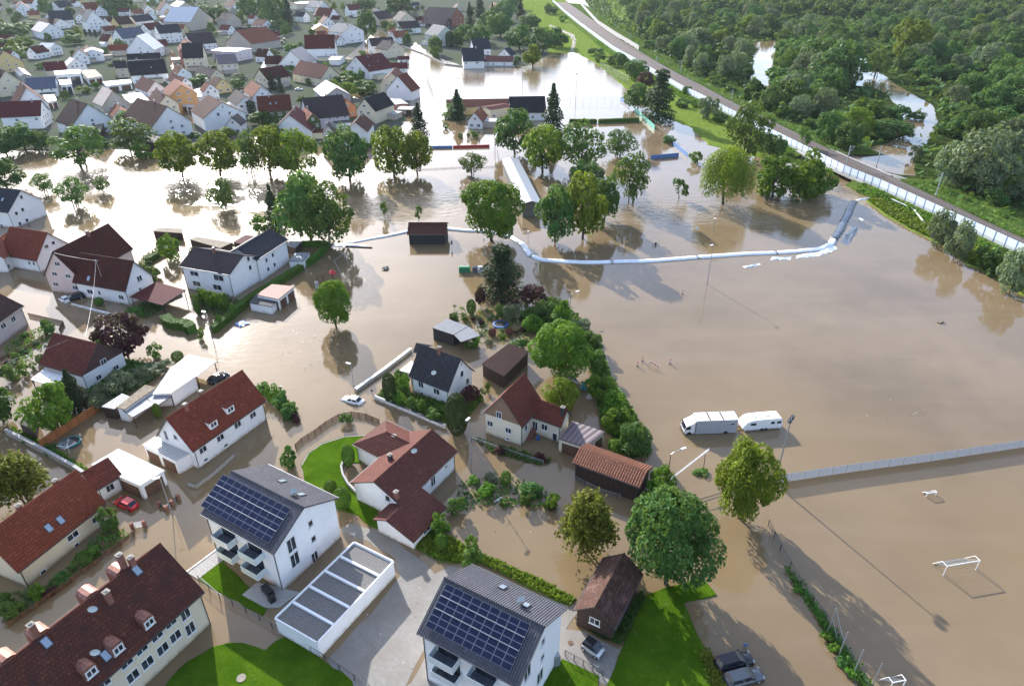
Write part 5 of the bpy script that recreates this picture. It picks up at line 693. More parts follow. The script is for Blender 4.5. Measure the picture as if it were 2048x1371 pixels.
('shrub', 64.07, 528.47, 4.0, 5.74, 'small scrub bush at the ball fence end', 'scrub_bush', 'shrub', 10),
('shrub', 73.36, 720.18, 2.43, 4.43, 'little bush on the meadow bank', 'scrub_bush', 'shrub', 10),
('shrub', 98.0, 398.83, 2.53, 6.15, 'bush at the foot of the noise barrier near the cedar', 'scrub_bush', 'shrub', 10),
('shrub', 96.81, 371.91, 2.91, 4.31, 'scrub on the bank beside the grey willow', 'scrub_bush', 'shrub', 10),
('shrub', 90.2, 371.91, 3.97, 5.06, 'low scrub near the cedar bank', 'scrub_bush', 'shrub', 10),
('round', 105.92, 278.72, 6.16, 8.47, 'dark tree behind the weeping willow', 'tree', 'tree', 10),
('shrub', 113.09, 321.87, 5.82, 6.76, 'scrub below the noise barrier', 'scrub_bush', 'shrub', 10),
('shrub', 100.85, 337.16, 3.64, 4.69, 'scrub beside the grey willow', 'scrub_bush', 'shrub', 10),
('shrub', 72.57, 267.69, 2.58, 4.93, 'uprooted bush caught at the blue banner', 'scrub_bush', 'shrub', 10),
('shrub', 67.84, 298.95, 3.27, 3.22, 'half sunken scrub near the green banner', 'scrub_bush', 'shrub', 10),
('shrub2', 161.53, 230.2, 10.47, 22.17, 'huge pale willow thicket beside the brown river', 'willow_tree', 'tree', 2),
('shrub2', 158.44, 238.7, 7.19, 15.11, 'pale willow at the river mouth', 'willow_tree', 'tree', 2),
('shrub2', 181.06, 244.67, 9.18, 17.64, 'pale silvery willow at the picture edge', 'willow_tree', 'tree', 2),
('shrub2', 160.5, 269.84, 2.6, 6.33, 'lone willow bush in the brown river', 'willow_tree', 'tree', 2),
('shrub2', 149.35, 580.72, 11.92, 18.09, 'silver grey willow beyond the railway', 'willow_tree', 'tree', 2),
('shrub2', 119.56, 580.72, 5.96, 12.01, 'round grey willow beside the far noise barrier', 'willow_tree', 'tree', 2),
('shrub2', 134.37, 566.78, 9.71, 15.98, 'pale round willow near the far noise barrier', 'willow_tree', 'tree', 2),
('shrub', 113.25, 601.33, 6.15, 6.79, 'dark scrub beside the far noise barrier', 'scrub_bush', 'shrub', 2),
('lime', 292.22, 540.7, 13.01, 28.27, 'yellow green oak on the river bend', 'tree', 'tree', 2),
('airy', 234.83, 464.66, 8.09, 17.92, 'tall thin tree beside the river bend', 'tree', 'tree', 2),
('round', 169.14, 307.76, 10.07, 7.62, 'olive scrub island in the river', 'tree', 'tree', 2),
('shrub', 181.14, 353.78, 7.59, 8.47, 'scrub on the island upstream', 'scrub_bush', 'shrub', 2),
('shrub', 191.01, 348.08, 5.49, 6.47, 'small willow at the island edge', 'scrub_bush', 'shrub', 2),
('shrub', 199.38, 342.54, 2.95, 4.75, 'tiny scrub in the river beside the island', 'scrub_bush', 'shrub', 2),
('shrub', 195.56, 344.74, 2.72, 4.77, 'low scrub between island and river', 'scrub_bush', 'shrub', 2),
('lime', 155.48, 312.34, 6.8, 12.01, 'olive tree on the island', 'tree', 'tree', 2),
('round', 137.64, 298.95, 6.54, 13.69, 'dark tree by the railway bridge', 'tree', 'tree', 2),
('round', 140.02, 286.52, 6.31, 12.27, 'dark green tree beside the bridge railing', 'tree', 'tree', 2),
('shrub2', 143.63, 348.08, 6.23, 10.72, 'pale willow beside the track', 'willow_tree', 'tree', 2),
('shrub2', 153.61, 348.08, 6.23, 14.21, 'pale poplar beside the track', 'willow_tree', 'tree', 2),
('round', 164.88, 406.11, 8.59, 13.43, 'dense tree beside the pond', 'tree', 'tree', 2),
('round', 200.99, 437.8, 15.32, 25.34, 'tall dark tree clump at the pond shore', 'tree', 'tree', 2),
('round', 203.02, 474.29, 14.83, 24.14, 'big spreading tree at the pond shore', 'tree', 'tree', 2),
('shrub', 183.48, 406.11, 7.16, 14.75, 'olive bush under the tall clump', 'scrub_bush', 'shrub', 2),
('lime2', 173.73, 235.81, 4.45, 11.2, 'yellow green bush in the silver willows', 'scrub_bush', 'shrub', 2),
('shrub2', 171.21, 222.19, 4.23, 8.58, 'pale bush at the picture edge by the track', 'willow_tree', 'tree', 2),
('shrub', 160.38, 235.81, 4.45, 6.29, 'dark scrub along the track below the silver willow', 'scrub_bush', 'shrub', 2),
('shrub', 159.64, 217.11, 4.15, 5.95, 'shadowed scrub along the track', 'scrub_bush', 'shrub', 2),
]
ZONES = [('the wood between railway and pond', 'wood between railway and pond', [(187.5, 1155.1), (408.6, 1155.1), (287.9, 742.1), (203.0, 626.6), (140.3, 429.5), (147.7, 406.1), (188.2, 421.4), (166.2, 342.5), (139.6, 312.3), (131.8, 342.5), (125.3, 429.5), (118.8, 566.8), (123.4, 699.4), (151.4, 1058.6)], 9.0), ('the dense wood across the river', 'wood on the far bank of the river', [(311.1, 679.8), (338.7, 679.8), (265.8, 494.7), (236.4, 406.1), (212.9, 342.5), (191.3, 303.3), (196.8, 286.5), (214.9, 264.2), (257.7, 286.5), (500.3, 661.2), (584.9, 844.1), (528.9, 905.7), (429.5, 873.8)], 9.0), ('the thicket between pond and river', 'thicket between pond and river', [(229.9, 643.4), (284.6, 733.2), (298.6, 661.2), (264.5, 566.8), (207.7, 446.4), (185.1, 413.6), (150.9, 398.8), (162.5, 446.4), (205.5, 553.5)], 8.0)]
FARW = [(275.3, 905.7), (381.7, 844.1), (528.9, 905.7), (527.8, 742.1), (664.0, 844.1), (994.3, 1409.6), (717.0, 1409.6), (208.8, 1409.6), (147.0, 1270.1), (201.6, 1104.8)]
POND = [(212.0, 643.4), (240.8, 661.2), (207.5, 561.4), (164.6, 451.8), (146.6, 406.1), (142.9, 418.3), (149.3, 455.4), (169.6, 528.5)]
RIVERX = [(264.8, 561.4), (272.5, 561.4), (243.9, 494.7), (247.0, 482.3), (236.4, 441.2), (229.6, 406.1), (225.6, 378.3), (209.2, 342.5), (196.3, 319.9), (177.9, 294.7), (159.0, 267.7), (150.9, 249.6), (145.6, 250.9), (139.6, 255.4), (136.2, 272.7), (139.8, 282.6), (159.9, 294.7), (180.9, 314.2), (191.7, 340.4), (204.2, 371.9), (215.5, 409.1), (217.8, 431.1), (209.3, 434.4), (213.4, 455.4), (221.2, 478.2), (241.2, 512.2)]
TSIDE = [(113.4, 626.6), (120.3, 459.0), (128.6, 381.0), (135.9, 326.8), (139.8, 298.9), (149.0, 307.8), (143.6, 348.1), (136.3, 406.1), (131.4, 505.5), (129.1, 691.5)]
# ---------------------------------------------------------------- land above the flood
TOWN = land('town_ground', [(-311.38,277.21),(-215.28,286.52),(-191.23,284.93),(-170.68,289.74),(-144.16,282.57),(-125.92,319.93),(-82.32,293.03),(-59.23,289.74),(-53.01,319.93),(-53.43,371.91),(-68.59,455.38),(-83.91,561.38),(-85.22,646.92),(-60.05,561.38),(-35.01,512.19),(9.23,514.46),(29.78,572.28),(47.09,583.58),(56.49,661.15),(73.18,1155.1),(33.26,1409.61),(-484.19,1409.61),(-1500.62,1409.61)], .12, 'townground', 1.0, 6, 2)
m_ = land('flooded_street', [(-275.67,580.72),(-305.71,620.11),(-306.17,640.02),(-273.45,589.39),(-231.41,516.75),(-214.88,474.29),(-232.58,494.68)], .14, 'flood_water', .6, 4, .1)
land('flooded_street', [(-125.24,545.73),(-134.45,742.12),(-119.11,699.44),(-91.91,601.33),(-83.91,561.38),(-112.06,535.74)], .14, 'flood_water', .6, 4, .1)
land('flooded_street', [(-181.13,384.95),(-162.75,359.65),(-151.27,337.16),(-156.03,334.0),(-178.28,371.91)], .14, 'flood_water', .6, 4, .1)
land('flooded_yard', [(-101.05,446.43),(-84.96,418.27),(-82.86,391.78),(-91.24,398.83)], .14, 'flood_water', .6, 4, .1)
MEADOW = [(29.78,572.28),(50.28,583.58),(60.68,530.87),(67.36,446.43),(76.09,346.96),(84.65,329.87),(85.31,294.7),(97.71,278.72),(112.92,264.18),(119.66,254.11),(118.7,348.08),(111.03,446.43),(92.73,601.33),(82.11,905.66),(80.2,1270.15),(33.26,1409.61),(-3.7,1409.61),(27.99,742.12)]
land('meadow', MEADOW, .25, 'meadow', .8, 5, 2.0)
land('meadow_path', [(46.29,583.58),(48.68,583.58),(57.25,653.96),(58.61,699.44),(40.3,790.0),(38.53,775.03),(54.24,691.45),(53.15,646.92)], .3, 'dirt_path', .2, 5, .3)
WOOD = [(113.61,1270.15),(100.88,832.71),(108.12,595.3),(117.26,446.43),(125.91,371.91),(135.08,312.34),(138.06,293.03),(138.77,278.72),(142.4,256.07),(148.85,243.45),(148.43,228.56),(152.64,190.27),(164.81,158.96),(289.28,286.52),(1179.06,1409.61),(144.15,1409.61)]
land('wood_floor', WOOD, .1, 'woodfloor', 1.2, 6, 3)
land('pond', POND, .16, 'flood_water', .5, 4, .1)
land('brown_river', RIVERX, .16, 'flood_water', .5, 4, .1)
land('meadow_clearing', [(145.59,1155.1),(193.45,1058.57),(145.47,816.19),(121.95,844.08),(128.44,976.42)], .3, 'meadow', 1, 6, 2)
LAWN = [(-35.03,86.95),(-34.69,90.17),(-32.97,92.59),(-29.46,94.53),(-25.57,94.95),(-21.81,93.55),(-22.12,87.59),(-27.99,87.59),(-28.09,85.71),(-26.79,82.7),(-24.88,80.39),(-21.19,77.4),(-19.21,72.43),(-21.06,73.23),(-23.52,75.49),(-28.2,77.62),(-33.25,82.7)]
land('bungalow_lawn', LAWN, .12, 'lawn', .12, 1.5, .6)
PAVE = [(-24.34,73.94),(-19.58,72.43),(-13.82,67.84),(-10.61,64.12),(-8.33,65.86),(8.91,58.82),(6.72,55.44),(12.99,52.62),(11.2,47.99),(4.58,50.61),(-1.36,45.05),(-12.88,46.23),(-11.4,50.61),(-9.69,54.72),(-11.1,50.61),(-13.85,45.05),(-19.47,47.44),(-22.44,51.41),(-20.41,54.87),(-17.43,59.6),(-15.43,64.12),(-16.54,66.93),(-20.62,69.99),(-23.83,71.44),(-25.51,72.43)]
land('paved_drive', PAVE, .03, 'paving', .25, 2.0, 1.0)
land('paved_forecourt', [(5.98,55.81),(9.24,55.3),(13.3,52.62),(10.75,49.19),(5.37,51.81)], .05, 'paving', .05, 4, .3)
land('apartment_lawn', [(-42.85,63.27),(-40.79,66.57),(-32.11,59.05),(-32.26,57.67)], .12, 'lawn', .1, 1.5, .5)
land('terrace_slab', [(-36.06,60.8),(-34.65,62.85),(-28.42,61.2),(-30.4,58.82),(-32.37,58.82)], .16, 'gravel_light', 0, 0, .1)
land('gravel_strip', [(-44.78,64.46),(-42.24,68.77),(-40.78,66.75),(-42.92,63.44)], .14, 'gravel_light', .05, 2, .1)
L4 = [(-41.1,45.05),(-40.06,48.55),(-39.17,51.14),(-36.79,53.17),(-33.86,53.66),(-30.42,52.62),(-28.46,54.37),(-23.35,51.41),(-19.11,48.55),(-17.26,45.05)]
land('back_lawn', L4, .1, 'lawn', .3, 1.5, 1.2)
L5 = [(9.71,45.05),(13.21,51.94),(17.76,60.8),(20.67,62.02),(23.5,62.6),(26.18,64.12),(27.24,60.8),(22.61,59.76),(23.05,56.17),(23.91,51.94),(23.61,45.05)]
land('barn_lawn', L5, .14, 'lawn', .1, 1.5, .5)
land('side_lawn', [(2.93,46.23),(4.54,49.64),(6.15,51.47),(10.33,49.19),(9.42,45.05)], .14, 'lawn', .05, 2, .3)
BANK = [(-14.15,69.33),(-11.99,72.23),(-8.69,70.67),(-6.02,68.58),(-1.69,66.31),(3.83,63.27),(8.24,60.31),(7.62,59.05),(1.76,62.43),(-5.22,66.75),(-8.36,66.31),(-11.05,67.21)]
land('pond_bank', BANK, .15, 'lawn_dull', .3, 1.5, .8)
GARD = [(-26.05,106.44),(-11.81,97.55),(-8.94,97.84),(-5.91,105.61),(-7.63,107.61),(-11.68,103.99),(-19.76,108.11),(-21.18,115.21),(-23.35,116.14),(-24.82,110.7)]
land('walled_garden', GARD, .1, 'lawn_dull', .2, 2, .4)
SHADE = [(-84.57,112.47),(-80.8,119.99),(-71.17,117.08),(-71.71,111.58),(-75.03,107.27),(-76.35,102.4),(-79.1,103.19)]
land('shaded_garden', SHADE, .1, 'lawn_dull', .3, 2, .6)
HEDGE = [(1.85,137.41),(7.99,146.25),(11.54,144.93),(16.07,135.03),(17.98,126.11),(19.8,110.7),(21.95,100.85),(23.58,90.17),(20.39,88.87),(18.48,93.55),(16.35,97.84),(16.29,105.61),(16.29,119.99),(9.31,126.11)]
land('hedge_bank', HEDGE, .06, 'lawn_dull', .3, 3, .8)
EMB = [(119.94,221.16),(127.62,228.56),(133.77,207.51),(136.71,185.55),(140.05,168.43),(144.15,158.96),(128.86,137.41),(126.26,150.31),(125.72,162.65),(123.82,168.43),(124.2,178.81),(123.23,187.1),(121.14,195.19),(119.73,206.58)]
land('railway_bank', EMB, .3, 'meadow', .4, 3, 1.0)
# ---------------------------------------------------------------- houses
for h in HOUSES:
    for k_, v_ in (('o', .45), ('c', 'house'), ('n', 'house'), ('sd', 1)): h.setdefault(k_, v_)
WIN = {}
def winmesh(w, h, near):
    k = (round(w, 1), round(h, 1), near)
    if k in WIN: return WIN[k]
    a = MB(); t = .09 if near else .13
    for y, z, sy, sz in ((0, -h / 2 + t / 2, w, t), (0, h / 2 - t / 2, w, t), (-w / 2 + t / 2, 0, t, h - 2 * t), (w / 2 - t / 2, 0, t, h - 2 * t)) + (((0, 0, t * .8, h - 2 * t),) if w > 1.05 else ()): a.box((.02, y, z), (.12, sy, sz))
    a.box((.06, 0, -h / 2 - .04), (.22, w + .16, .06))
    g = MB(); g.face([(.03, -w / 2 + t, -h / 2 + t), (.03, w / 2 - t, -h / 2 + t), (.03, w / 2 - t, h / 2 - t), (.03, -w / 2 + t, h / 2 - t)])
    if near: WIN[k] = (a.mesh('window', ['frame']), g.mesh('pane', ['glass']))
    else:
        for p, mi in zip(g.f, g.m): a.face([g.v[i] for i in p], 1)
        WIN[k] = (a.mesh('window', ['frame', 'glass']), None)
    return WIN[k]
def window(root, M, w, h, near, name='window'):
    a, g = winmesh(w, h, near); o = obj(name, a, root, M)
    if g: obj('pane', g, o)
    return o
WROT = (0, pi, pi / 2, -pi / 2)
ROOTS = {}
def house(h):
    M = Matrix.Translation((h['x'], h['y'], 0)) @ Matrix.Rotation(h['r'], 4, 'Z'); near = h.get('near'); wing = 'of' in h
    if wing: root, RM = ROOTS[h['of']]; Mr = RM.inverted() @ M
    else:
        root = empty(h['n'], (h['x'], h['y'], 0), h['r'], h['l'], h['c'], 'houses around the flooded meadow' if near else 'houses of the old town'); Mr = Matrix()
        if 'id' in h: ROOTS[h['id']] = (root, M)
    L, w, e, z, ov = h['L'], h['w'], h['e'], h['z'], h['o']; tp = (z - e) / w; L2, W2 = L / 2 - ov, w - ov; zt = e + ov * tp - .08; za = z - .12; hip = h.get('hipA')
    a = MB(); zb = -.8
    for sx in (1, -1):
        if hip and sx < 0: a.face([(sx * L2, W2, zb), (sx * L2, -W2, zb), (sx * L2, -W2, zt), (sx * L2, W2, zt)]); continue
        p = [(sx * L2, -W2, zb), (sx * L2, W2, zb), (sx * L2, W2, zt), (sx * L2, 0, za), (sx * L2, -W2, zt)]; a.face(p if sx > 0 else p[::-1])
    for sy in (1, -1): p = [(L2, sy * W2, zb), (-L2, sy * W2, zb), (-L2, sy * W2, zt), (L2, sy * W2, zt)]; a.face(p if sy > 0 else p[::-1])
    a.build('wall', 'w_' + h['wl'], root, Mr)
    if 'gcol' in h:
        for sx in (1, -1):
            g = MB(); p = [(sx * (L2 + .05), -W2, zt - .5), (sx * (L2 + .05), W2, zt - .5), (sx * (L2 + .05), W2, zt), (sx * (L2 + .05), 0, za), (sx * (L2 + .05), -W2, zt)]; g.face(p if sx > 0 else p[::-1])
            g.build('gable_cladding', 'w_' + h['gcol'], root, Mr)
    a = MB(); sl_ = hypot(w, z - e); xe = L / 2; xh = -xe + (w if hip else 0); th = .2
    for sy in (1, -1):
        q = [(xe, 0, z), (xh, 0, z), (-xe, sy * w, e), (xe, sy * w, e)]; uv = [(xe, 0), (xh, 0), (-xe, sl_), (xe, sl_)]
        if sy > 0: a.face(q, 0, uv)
        else: a.face(q[::-1], 0, uv[::-1])
        lo = [(p[0], p[1], p[2] - th) for p in q]; a.face(lo[::-1] if sy > 0 else lo, 1)
        a.face([q[3], q[2], lo[2], lo[3]] if sy < 0 else [q[2], q[3], lo[3], lo[2]], 1)
        for i, j in ((0, 3), (1, 2)): a.face([q[i], q[j], lo[j], lo[i]], 1)
    if hip: a.face([(xh, 0, z), (-xe, w, e), (-xe, -w, e)], 0, [(0, 0), (-w, sl_), (w, sl_)]); a.face([(-xe, w, e), (-xe, -w, e), (-xe, -w, e - th), (-xe, w, e - th)], 1)
    ro = a.build('roof', ['r_' + h['rf'], 'dark_metal'], root, Mr)
    if h.get('ribs'):
        a = MB(); k = int(L / .42)
        for i in range(k):
            x = -xe + (i + .5) * L / k
            for sy in (1, -1): a.tube((x, sy * .1, z + .01), (x, sy * w, e + .05), .1, .1, 6)
        tag(a.build('roof_ribs', 'r_ribs', root, Mr), kind='stuff')
    if h['rf'] not in ('flatwhite', 'flatgrey', 'metal') and near:
        a = MB(); a.tube((xh, 0, z + .01), (xe, 0, z + .01), .11, .11, 6)
        a.build('ridge_cap', 'r_' + h['rf'], root, Mr)
    if near:
        a = MB()
        for sy in (1, -1): a.box((0, sy * (w + .05), e - .1), (L, .13, .12))
        a.build('gutter', 'dark_metal', root, Mr)
        for sx, sy in ((1, h['sd']), (-1, h['sd'])):
            a = MB(); a.path([(sx * (L2 - .15), sy * (w), e - .15), (sx * (L2 - .12), sy * (W2 + .08), e - .6), (sx * (L2 - .12), sy * (W2 + .08), -.4)], .055, 6); a.build('downpipe', 'dark_metal', root, Mr)
    def put(i, u, zz, ww, hh):
        T = Mr @ Matrix.Translation((L2, u, zz) if i == 0 else (-L2, u, zz) if i == 1 else (u, W2, zz) if i == 2 else (u, -W2, zz)) @ Matrix.Rotation(WROT[i], 4, 'Z')
        if 'gcol' in h and i < 2: T = T @ Matrix.Translation((.055, 0, 0))
        window(root, T, ww, hh, near)
    if 'win' in h:
        for q in h['win']: put(*q)
    elif not wing or not near:
        R3 = M.to_3x3()
        for i, nv in enumerate(((1, 0, 0), (-1, 0, 0), (0, 1, 0), (0, -1, 0))):
            wn_ = R3 @ Vector(nv)
            if wn_.dot(Vector((-h['x'], -h['y'], 0)).normalized()) < .12: continue
            zz = 1.7
            while zz < zt - .6:
                if i < 2: us = [-W2 * .5, W2 * .5] + ([0] if W2 > 5 else [])
                else: n = max(1, min(5, int(L2 * 2 / 3.6))); us = [-L2 + (k + .5) * 2 * L2 / n for k in range(n)]
                for u in us:
                    if random.random() < .78: put(i, u, zz, random.choice((1.2, 1.3, 1.6)), 1.3)
                zz += 2.8
            if i < 2 and za - zt > 2.6: put(i, 0, zt + .9, 1.2, 1.2)
    rz = lambda x, y: z - abs(y) * tp
    if not near and not wing and h['c'] == 'house' and random.random() < .6:
        s_ = 1 if (M.to_3x3() @ Vector((0, 1, 0))).dot(Vector((-h['x'], -h['y'], 0))) > 0 else -1; al, ad = random.uniform(5, 9), random.uniform(3.5, 6); ax_ = random.uniform(-.5, .5) * (L - al); a = MB(); a.box((ax_, s_ * (W2 + ad / 2), 1), (al, ad, 3.6)); a.build('annex', 'w_' + random.choice(('white', 'cream', 'beige')), root, Mr); a = MB(); a.box((ax_, s_ * (W2 + ad / 2 + .1), 2.9), (al + .5, ad + .4, .2)); a.build('annex_roof', 'r_' + random.choice(('flatwhite', 'flatgrey', 'mossy', 'maroon', 'flatgrey2', 'flatdark')), root, Mr)
    ang = math.atan(tp)
    for (x, y) in h.get('sky', ()):
        s = 1 if y > 0 else -1; a = MB(); a.box((0, 0, .06), (.85, 1.25, .12)); a.box((0, 0, .13), (.66, 1.05, .03), 1)
        a.build('roof_window', ['dark_metal', 'sky_glass'], root, Mr @ Matrix.Translation((x, y, rz(x, y))) @ Matrix.Rotation(-s * ang, 4, 'X'))
    ch = list(h.get('chim', ()))
    if not ch and not wing and h['c'] == 'house' and not near and random.random() < .8: ch = [(random.uniform(-.3, .3) * L, random.choice((-.5, .5)), 1.3)]
    for (x, y, hh) in ch:
        a = MB(); zc = rz(x, y); a.box((x, y, zc + hh / 2 - .3), (.6, .6, hh + .6)); a.box((x, y, zc + hh + .04), (.72, .72, .1), 1); a.box((x, y, zc + hh + .12), (.3, .3, .1), 2)
        a.build('chimney', [random.choice(('brick_red', 'brick_red', 'dark_metal')) if near else 'concrete', 'stone', 'dark_metal'], root, Mr)
    for q in h.get('dorm', ()):
        x, y, wd = q; s = 1 if y > 0 else -1; y1 = y + s * .5; zf = rz(0, y1); ht = 1.55; cop = h['wl'] == 'cream'; yb = s * max(.1, abs(y1) - ht / tp - .15); a = MB()
        arc = [(-1, 0), (-1, .72), (-.7, .95), (0, 1.06), (.7, .95), (1, .72), (1, 0)] if cop else [(-1, 0), (-1, .8), (1, .8), (1, 0)]
        fr = [(x + p * wd / 2, y1, zf - .1 + qq * ht) for p, qq in arc]; bk = [(x + p * wd / 2, yb, zf - .1 + qq * ht + (.25 if not cop else 0)) for p, qq in arc]
        a.face(fr if s < 0 else fr[::-1], 1)
        for k in range(len(arc) - 1): f4 = [fr[k], bk[k], bk[k + 1], fr[k + 1]]; a.face(f4, 1 if arc[k][0] == arc[k + 1][0] and not cop else 0, [(p[0], p[1]) for p in f4])
        d = a.build('dormer', ['copper' if cop else 'r_' + h['rf'], 'copper' if cop else 'w_white'], root, Mr)
        if not cop:
            a = MB(); a.box((x, (y1 + yb) / 2 + s * .15, zf + .83 * ht + .14), (wd + .3, abs(y1 - yb) + .5, .12)); a.build('dormer_roof', 'r_' + h['rf'], d, Matrix.Translation((0, 0, 0)))
        window(d, Matrix.Translation((x, y1 + s * .02, zf - .1 + .42 * ht)) @ Matrix.Rotation(s * pi / 2, 4, 'Z'), wd * .78, ht * .66, False, 'dormer_window')
    for fr_ in h.get('fdorm', ()):
        x = -xe + fr_ * L; s = -h['sd']; a = MB(); zz = z + .12
        arc = [(-1, -2.2), (-1, -.35), (-.6, -.08), (0, 0), (.6, -.08), (1, -.35), (1, -2.2)]
        f0 = [(x + p * .85, s * .35, zz + q) for p, q in arc]; f1_ = [(x + p * .85, s * 2.2, zz + q) for p, q in arc]
        a.face(f0 if s > 0 else f0[::-1]); a.face(f1_)
        for k in range(6): a.face([f0[k], f1_[k], f1_[k + 1], f0[k + 1]])
        a.build('dormer', 'copper', root, Mr)
    if 'solar' in h:
        (p0, p1, p2, p3, nr, nc) = h['solar']; s = 1 if p2[1] > 0 else -1
        x0, x1 = sorted(((p0[0] + p3[0]) / 2, (p1[0] + p2[0]) / 2)); y0, y1 = (abs(p0[1]) + abs(p1[1])) / 2, (abs(p2[1]) + abs(p3[1])) / 2
        pw, ph = (x1 - x0) / nc, (y1 - y0) / nr / cos(ang); me = None
        for i in range(nc):
            for j in range(nr):
                if me is None: a = MB(); a.box((0, 0, .0), (pw - .03, ph - .03, .05), 0); a.box((0, 0, .03), (pw - .08, ph - .08, .012), 1); me = a.mesh('solar_panel', ['galvanised', 'solar_cell'])
                y = s * (y0 + (j + .5) * (y1 - y0) / nr); obj('solar_panel', me, root, Mr @ Matrix.Translation((x0 + (i + .5) * pw, y, rz(0, y) + .14)) @ Matrix.Rotation(-s * ang, 4, 'X'))
        a = MB()
        for j in (2, 4):
            y = s * (y0 + j * (y1 - y0) / nr); a.tube((x0, y, rz(0, y) + .2), (x1, y, rz(0, y) + .2), .03, .03, 5)
        a.build('solar_rail', 'galvanised', root, Mr)
    for (i, u, zz) in h.get('balc', ()):
        s = 1 if i == 2 else -1; y = s * W2; T = Mr @ Matrix.Translation((u, y, zz)); a = MB(); a.box((0, s * .8, -.08), (3.2, 1.6, .16)); a.box((0, s * .8, .01), (3.0, 1.5, .03), 1); b_ = a.build('balcony', ['frame', 'plastic_black'], root, T)
        for c_, d_ in (((0, s * 1.58, .5), (3.2, .05, .95)), ((1.58, s * .8, .5), (.05, 1.5, .95)), ((-1.58, s * .8, .5), (.05, 1.5, .95))): a = MB(); a.box(c_, d_); a.build('balcony_screen', 'frosted', b_)
        a = MB(); a.box((0, s * .04, 1.05), (2.6, .08, 2.1)); a.build('balcony_door', 'glass', b_)
for h in HOUSES: house(h)
# the bungalow's main slope runs on over a lower garage end
rb_ = ROOTS['bung'][0]; a = MB(); q = [(2.6, 4.9, 3.82), (10.75, 4.9, 3.82), (10.75, 9.7, 1.95), (2.6, 9.7, 1.95)]; a.face(q[::-1], 0, [(p[0], p[1]) for p in q[::-1]]); a.face([(p[0], p[1], p[2] - .18) for p in q], 1)
for i, j in ((1, 2), (2, 3), (3, 0)): a.face([q[i], q[j], (*q[j][:2], q[j][2] - .18), (*q[i][:2], q[i][2] - .18)], 1)
q = [(6.75, 4.9, 3.82), (10.75, 4.9, 3.82), (10.75, 2.3, 2.72), (6.75, 2.3, 2.72)]; a.face(q, 0, [(p[0], -p[1]) for p in q]); a.face([(p[0], p[1], p[2] - .18) for p in q[::-1]], 1); a.face([q[2], q[1], (*q[1][:2], 3.64), (*q[2][:2], 2.54)], 1); a.face([q[3], q[2], (*q[2][:2], 2.54), (*q[3][:2], 2.54)], 1); a.build('extension_roof', ['r_bung', 'dark_metal'], rb_)
a = MB(); a.face([(10.3, 2.7, -.8), (10.3, 9.3, -.8), (10.3, 9.3, 1.95), (10.3, 4.9, 3.66), (10.3, 2.7, 2.7)]); a.face([(2.9, 9.3, -.8), (2.9, 4.3, -.8), (2.9, 4.3, 3.7), (2.9, 9.3, 1.92)][::-1]); a.face([(10.3, 9.3, -.8), (2.9, 9.3, -.8), (2.9, 9.3, 1.95), (10.3, 9.3, 1.95)]); a.face([(6.8, 2.7, -.8), (10.3, 2.7, -.8), (10.3, 2.7, 2.7), (6.8, 2.7, 2.7)]); a.build('extension_wall', 'w_white', rb_)
window(rb_, Matrix.Translation((7.2, 9.31, 1.15)) @ Matrix.Rotation(pi / 2, 4, 'Z'), 1.7, .9, 1)
# smaller houses that fill the gaps of the old town
HB = [(h['x'], h['y'], h['r'], h['L'] / 2 + 2.2, h['w'] + 2.2, h['l']) for h in HOUSES if h['l']]
def free(x, y, e=0):
    for hx, hy, r, a, b, _ in HB:
        dx, dy = x - hx, y - hy; u, v = dx * cos(r) + dy * sin(r), -dx * sin(r) + dy * cos(r)
        if abs(u) < a + e and abs(v) < b + e: return False
    return True
STR = [[(-275.67,580.72),(-305.71,620.11),(-306.17,640.02),(-273.45,589.39),(-231.41,516.75),(-214.88,474.29),(-232.58,494.68)], [(-125.24,545.73),(-134.45,742.12),(-119.11,699.44),(-91.91,601.33),(-83.91,561.38),(-112.06,535.74)], [(-181.13,384.95),(-162.75,359.65),(-151.27,337.16),(-156.03,334.0),(-178.28,371.91)], [(-101.05,446.43),(-84.96,418.27),(-82.86,391.78),(-91.24,398.83)], [(-71.97,742.12),(20.33,844.08),(12.84,516.75),(-52.42,528.47)]]
TP = [(-236.46,298.95),(-149.51,294.7),(-84.83,303.3),(-60.86,298.95),(-57.01,384.95),(-71.13,455.38),(-82.72,626.61),(-31.99,742.12),(-40.03,939.77),(-246.98,1155.1),(-669.0,1409.61),(-980.75,1270.15)]; ex = []; NR = len(HB)
for x, y in scatter(TP, 5200):
    if len(ex) >= 105: break
    if not free(x, y, 2.2) or any(inside(q, x, y) for q in STR) or any(hypot(x - a, y - b) < 15 for a, b in ex): continue
    nh = min(HB[:NR], key=lambda q: hypot(q[0] - x, q[1] - y)); rf = random.choice(('red', 'choc', 'salmon', 'plum', 'tile2', 'maroon', 'red', 'rust', 'choc', 'darkred')); wl = random.choice(('white', 'white', 'cream', 'white2', 'beige', 'yellow')); w = random.uniform(3.8, 5.2); e = random.uniform(3.5, 5.8); L_ = random.uniform(9, 14); r = nh[2] + random.choice((0, pi / 2)); ex.append((x, y)); cn = {'red': 'red', 'choc': 'chocolate', 'salmon': 'salmon', 'plum': 'dusky', 'tile2': 'rosy', 'maroon': 'maroon', 'rust': 'rusty', 'darkred': 'wine red'}[rf]; wn2 = {'white': 'white', 'white2': 'white', 'cream': 'cream', 'beige': 'beige', 'yellow': 'yellow'}[wl]
    house(dict(n='house', c='house', l=' '.join(f'small {wn2} house with {cn} roof near the'.split() + nh[5].split()[:7]), x=x, y=y, r=r, L=L_, w=w, e=e, z=e + w * random.uniform(.8, 1.0), o=.4, rf=rf, wl=wl, sd=1)); HB.append((x, y, r, L_ / 2 + 2, w + 2, ''))
HB = HB[:NR] + HB[NR:]
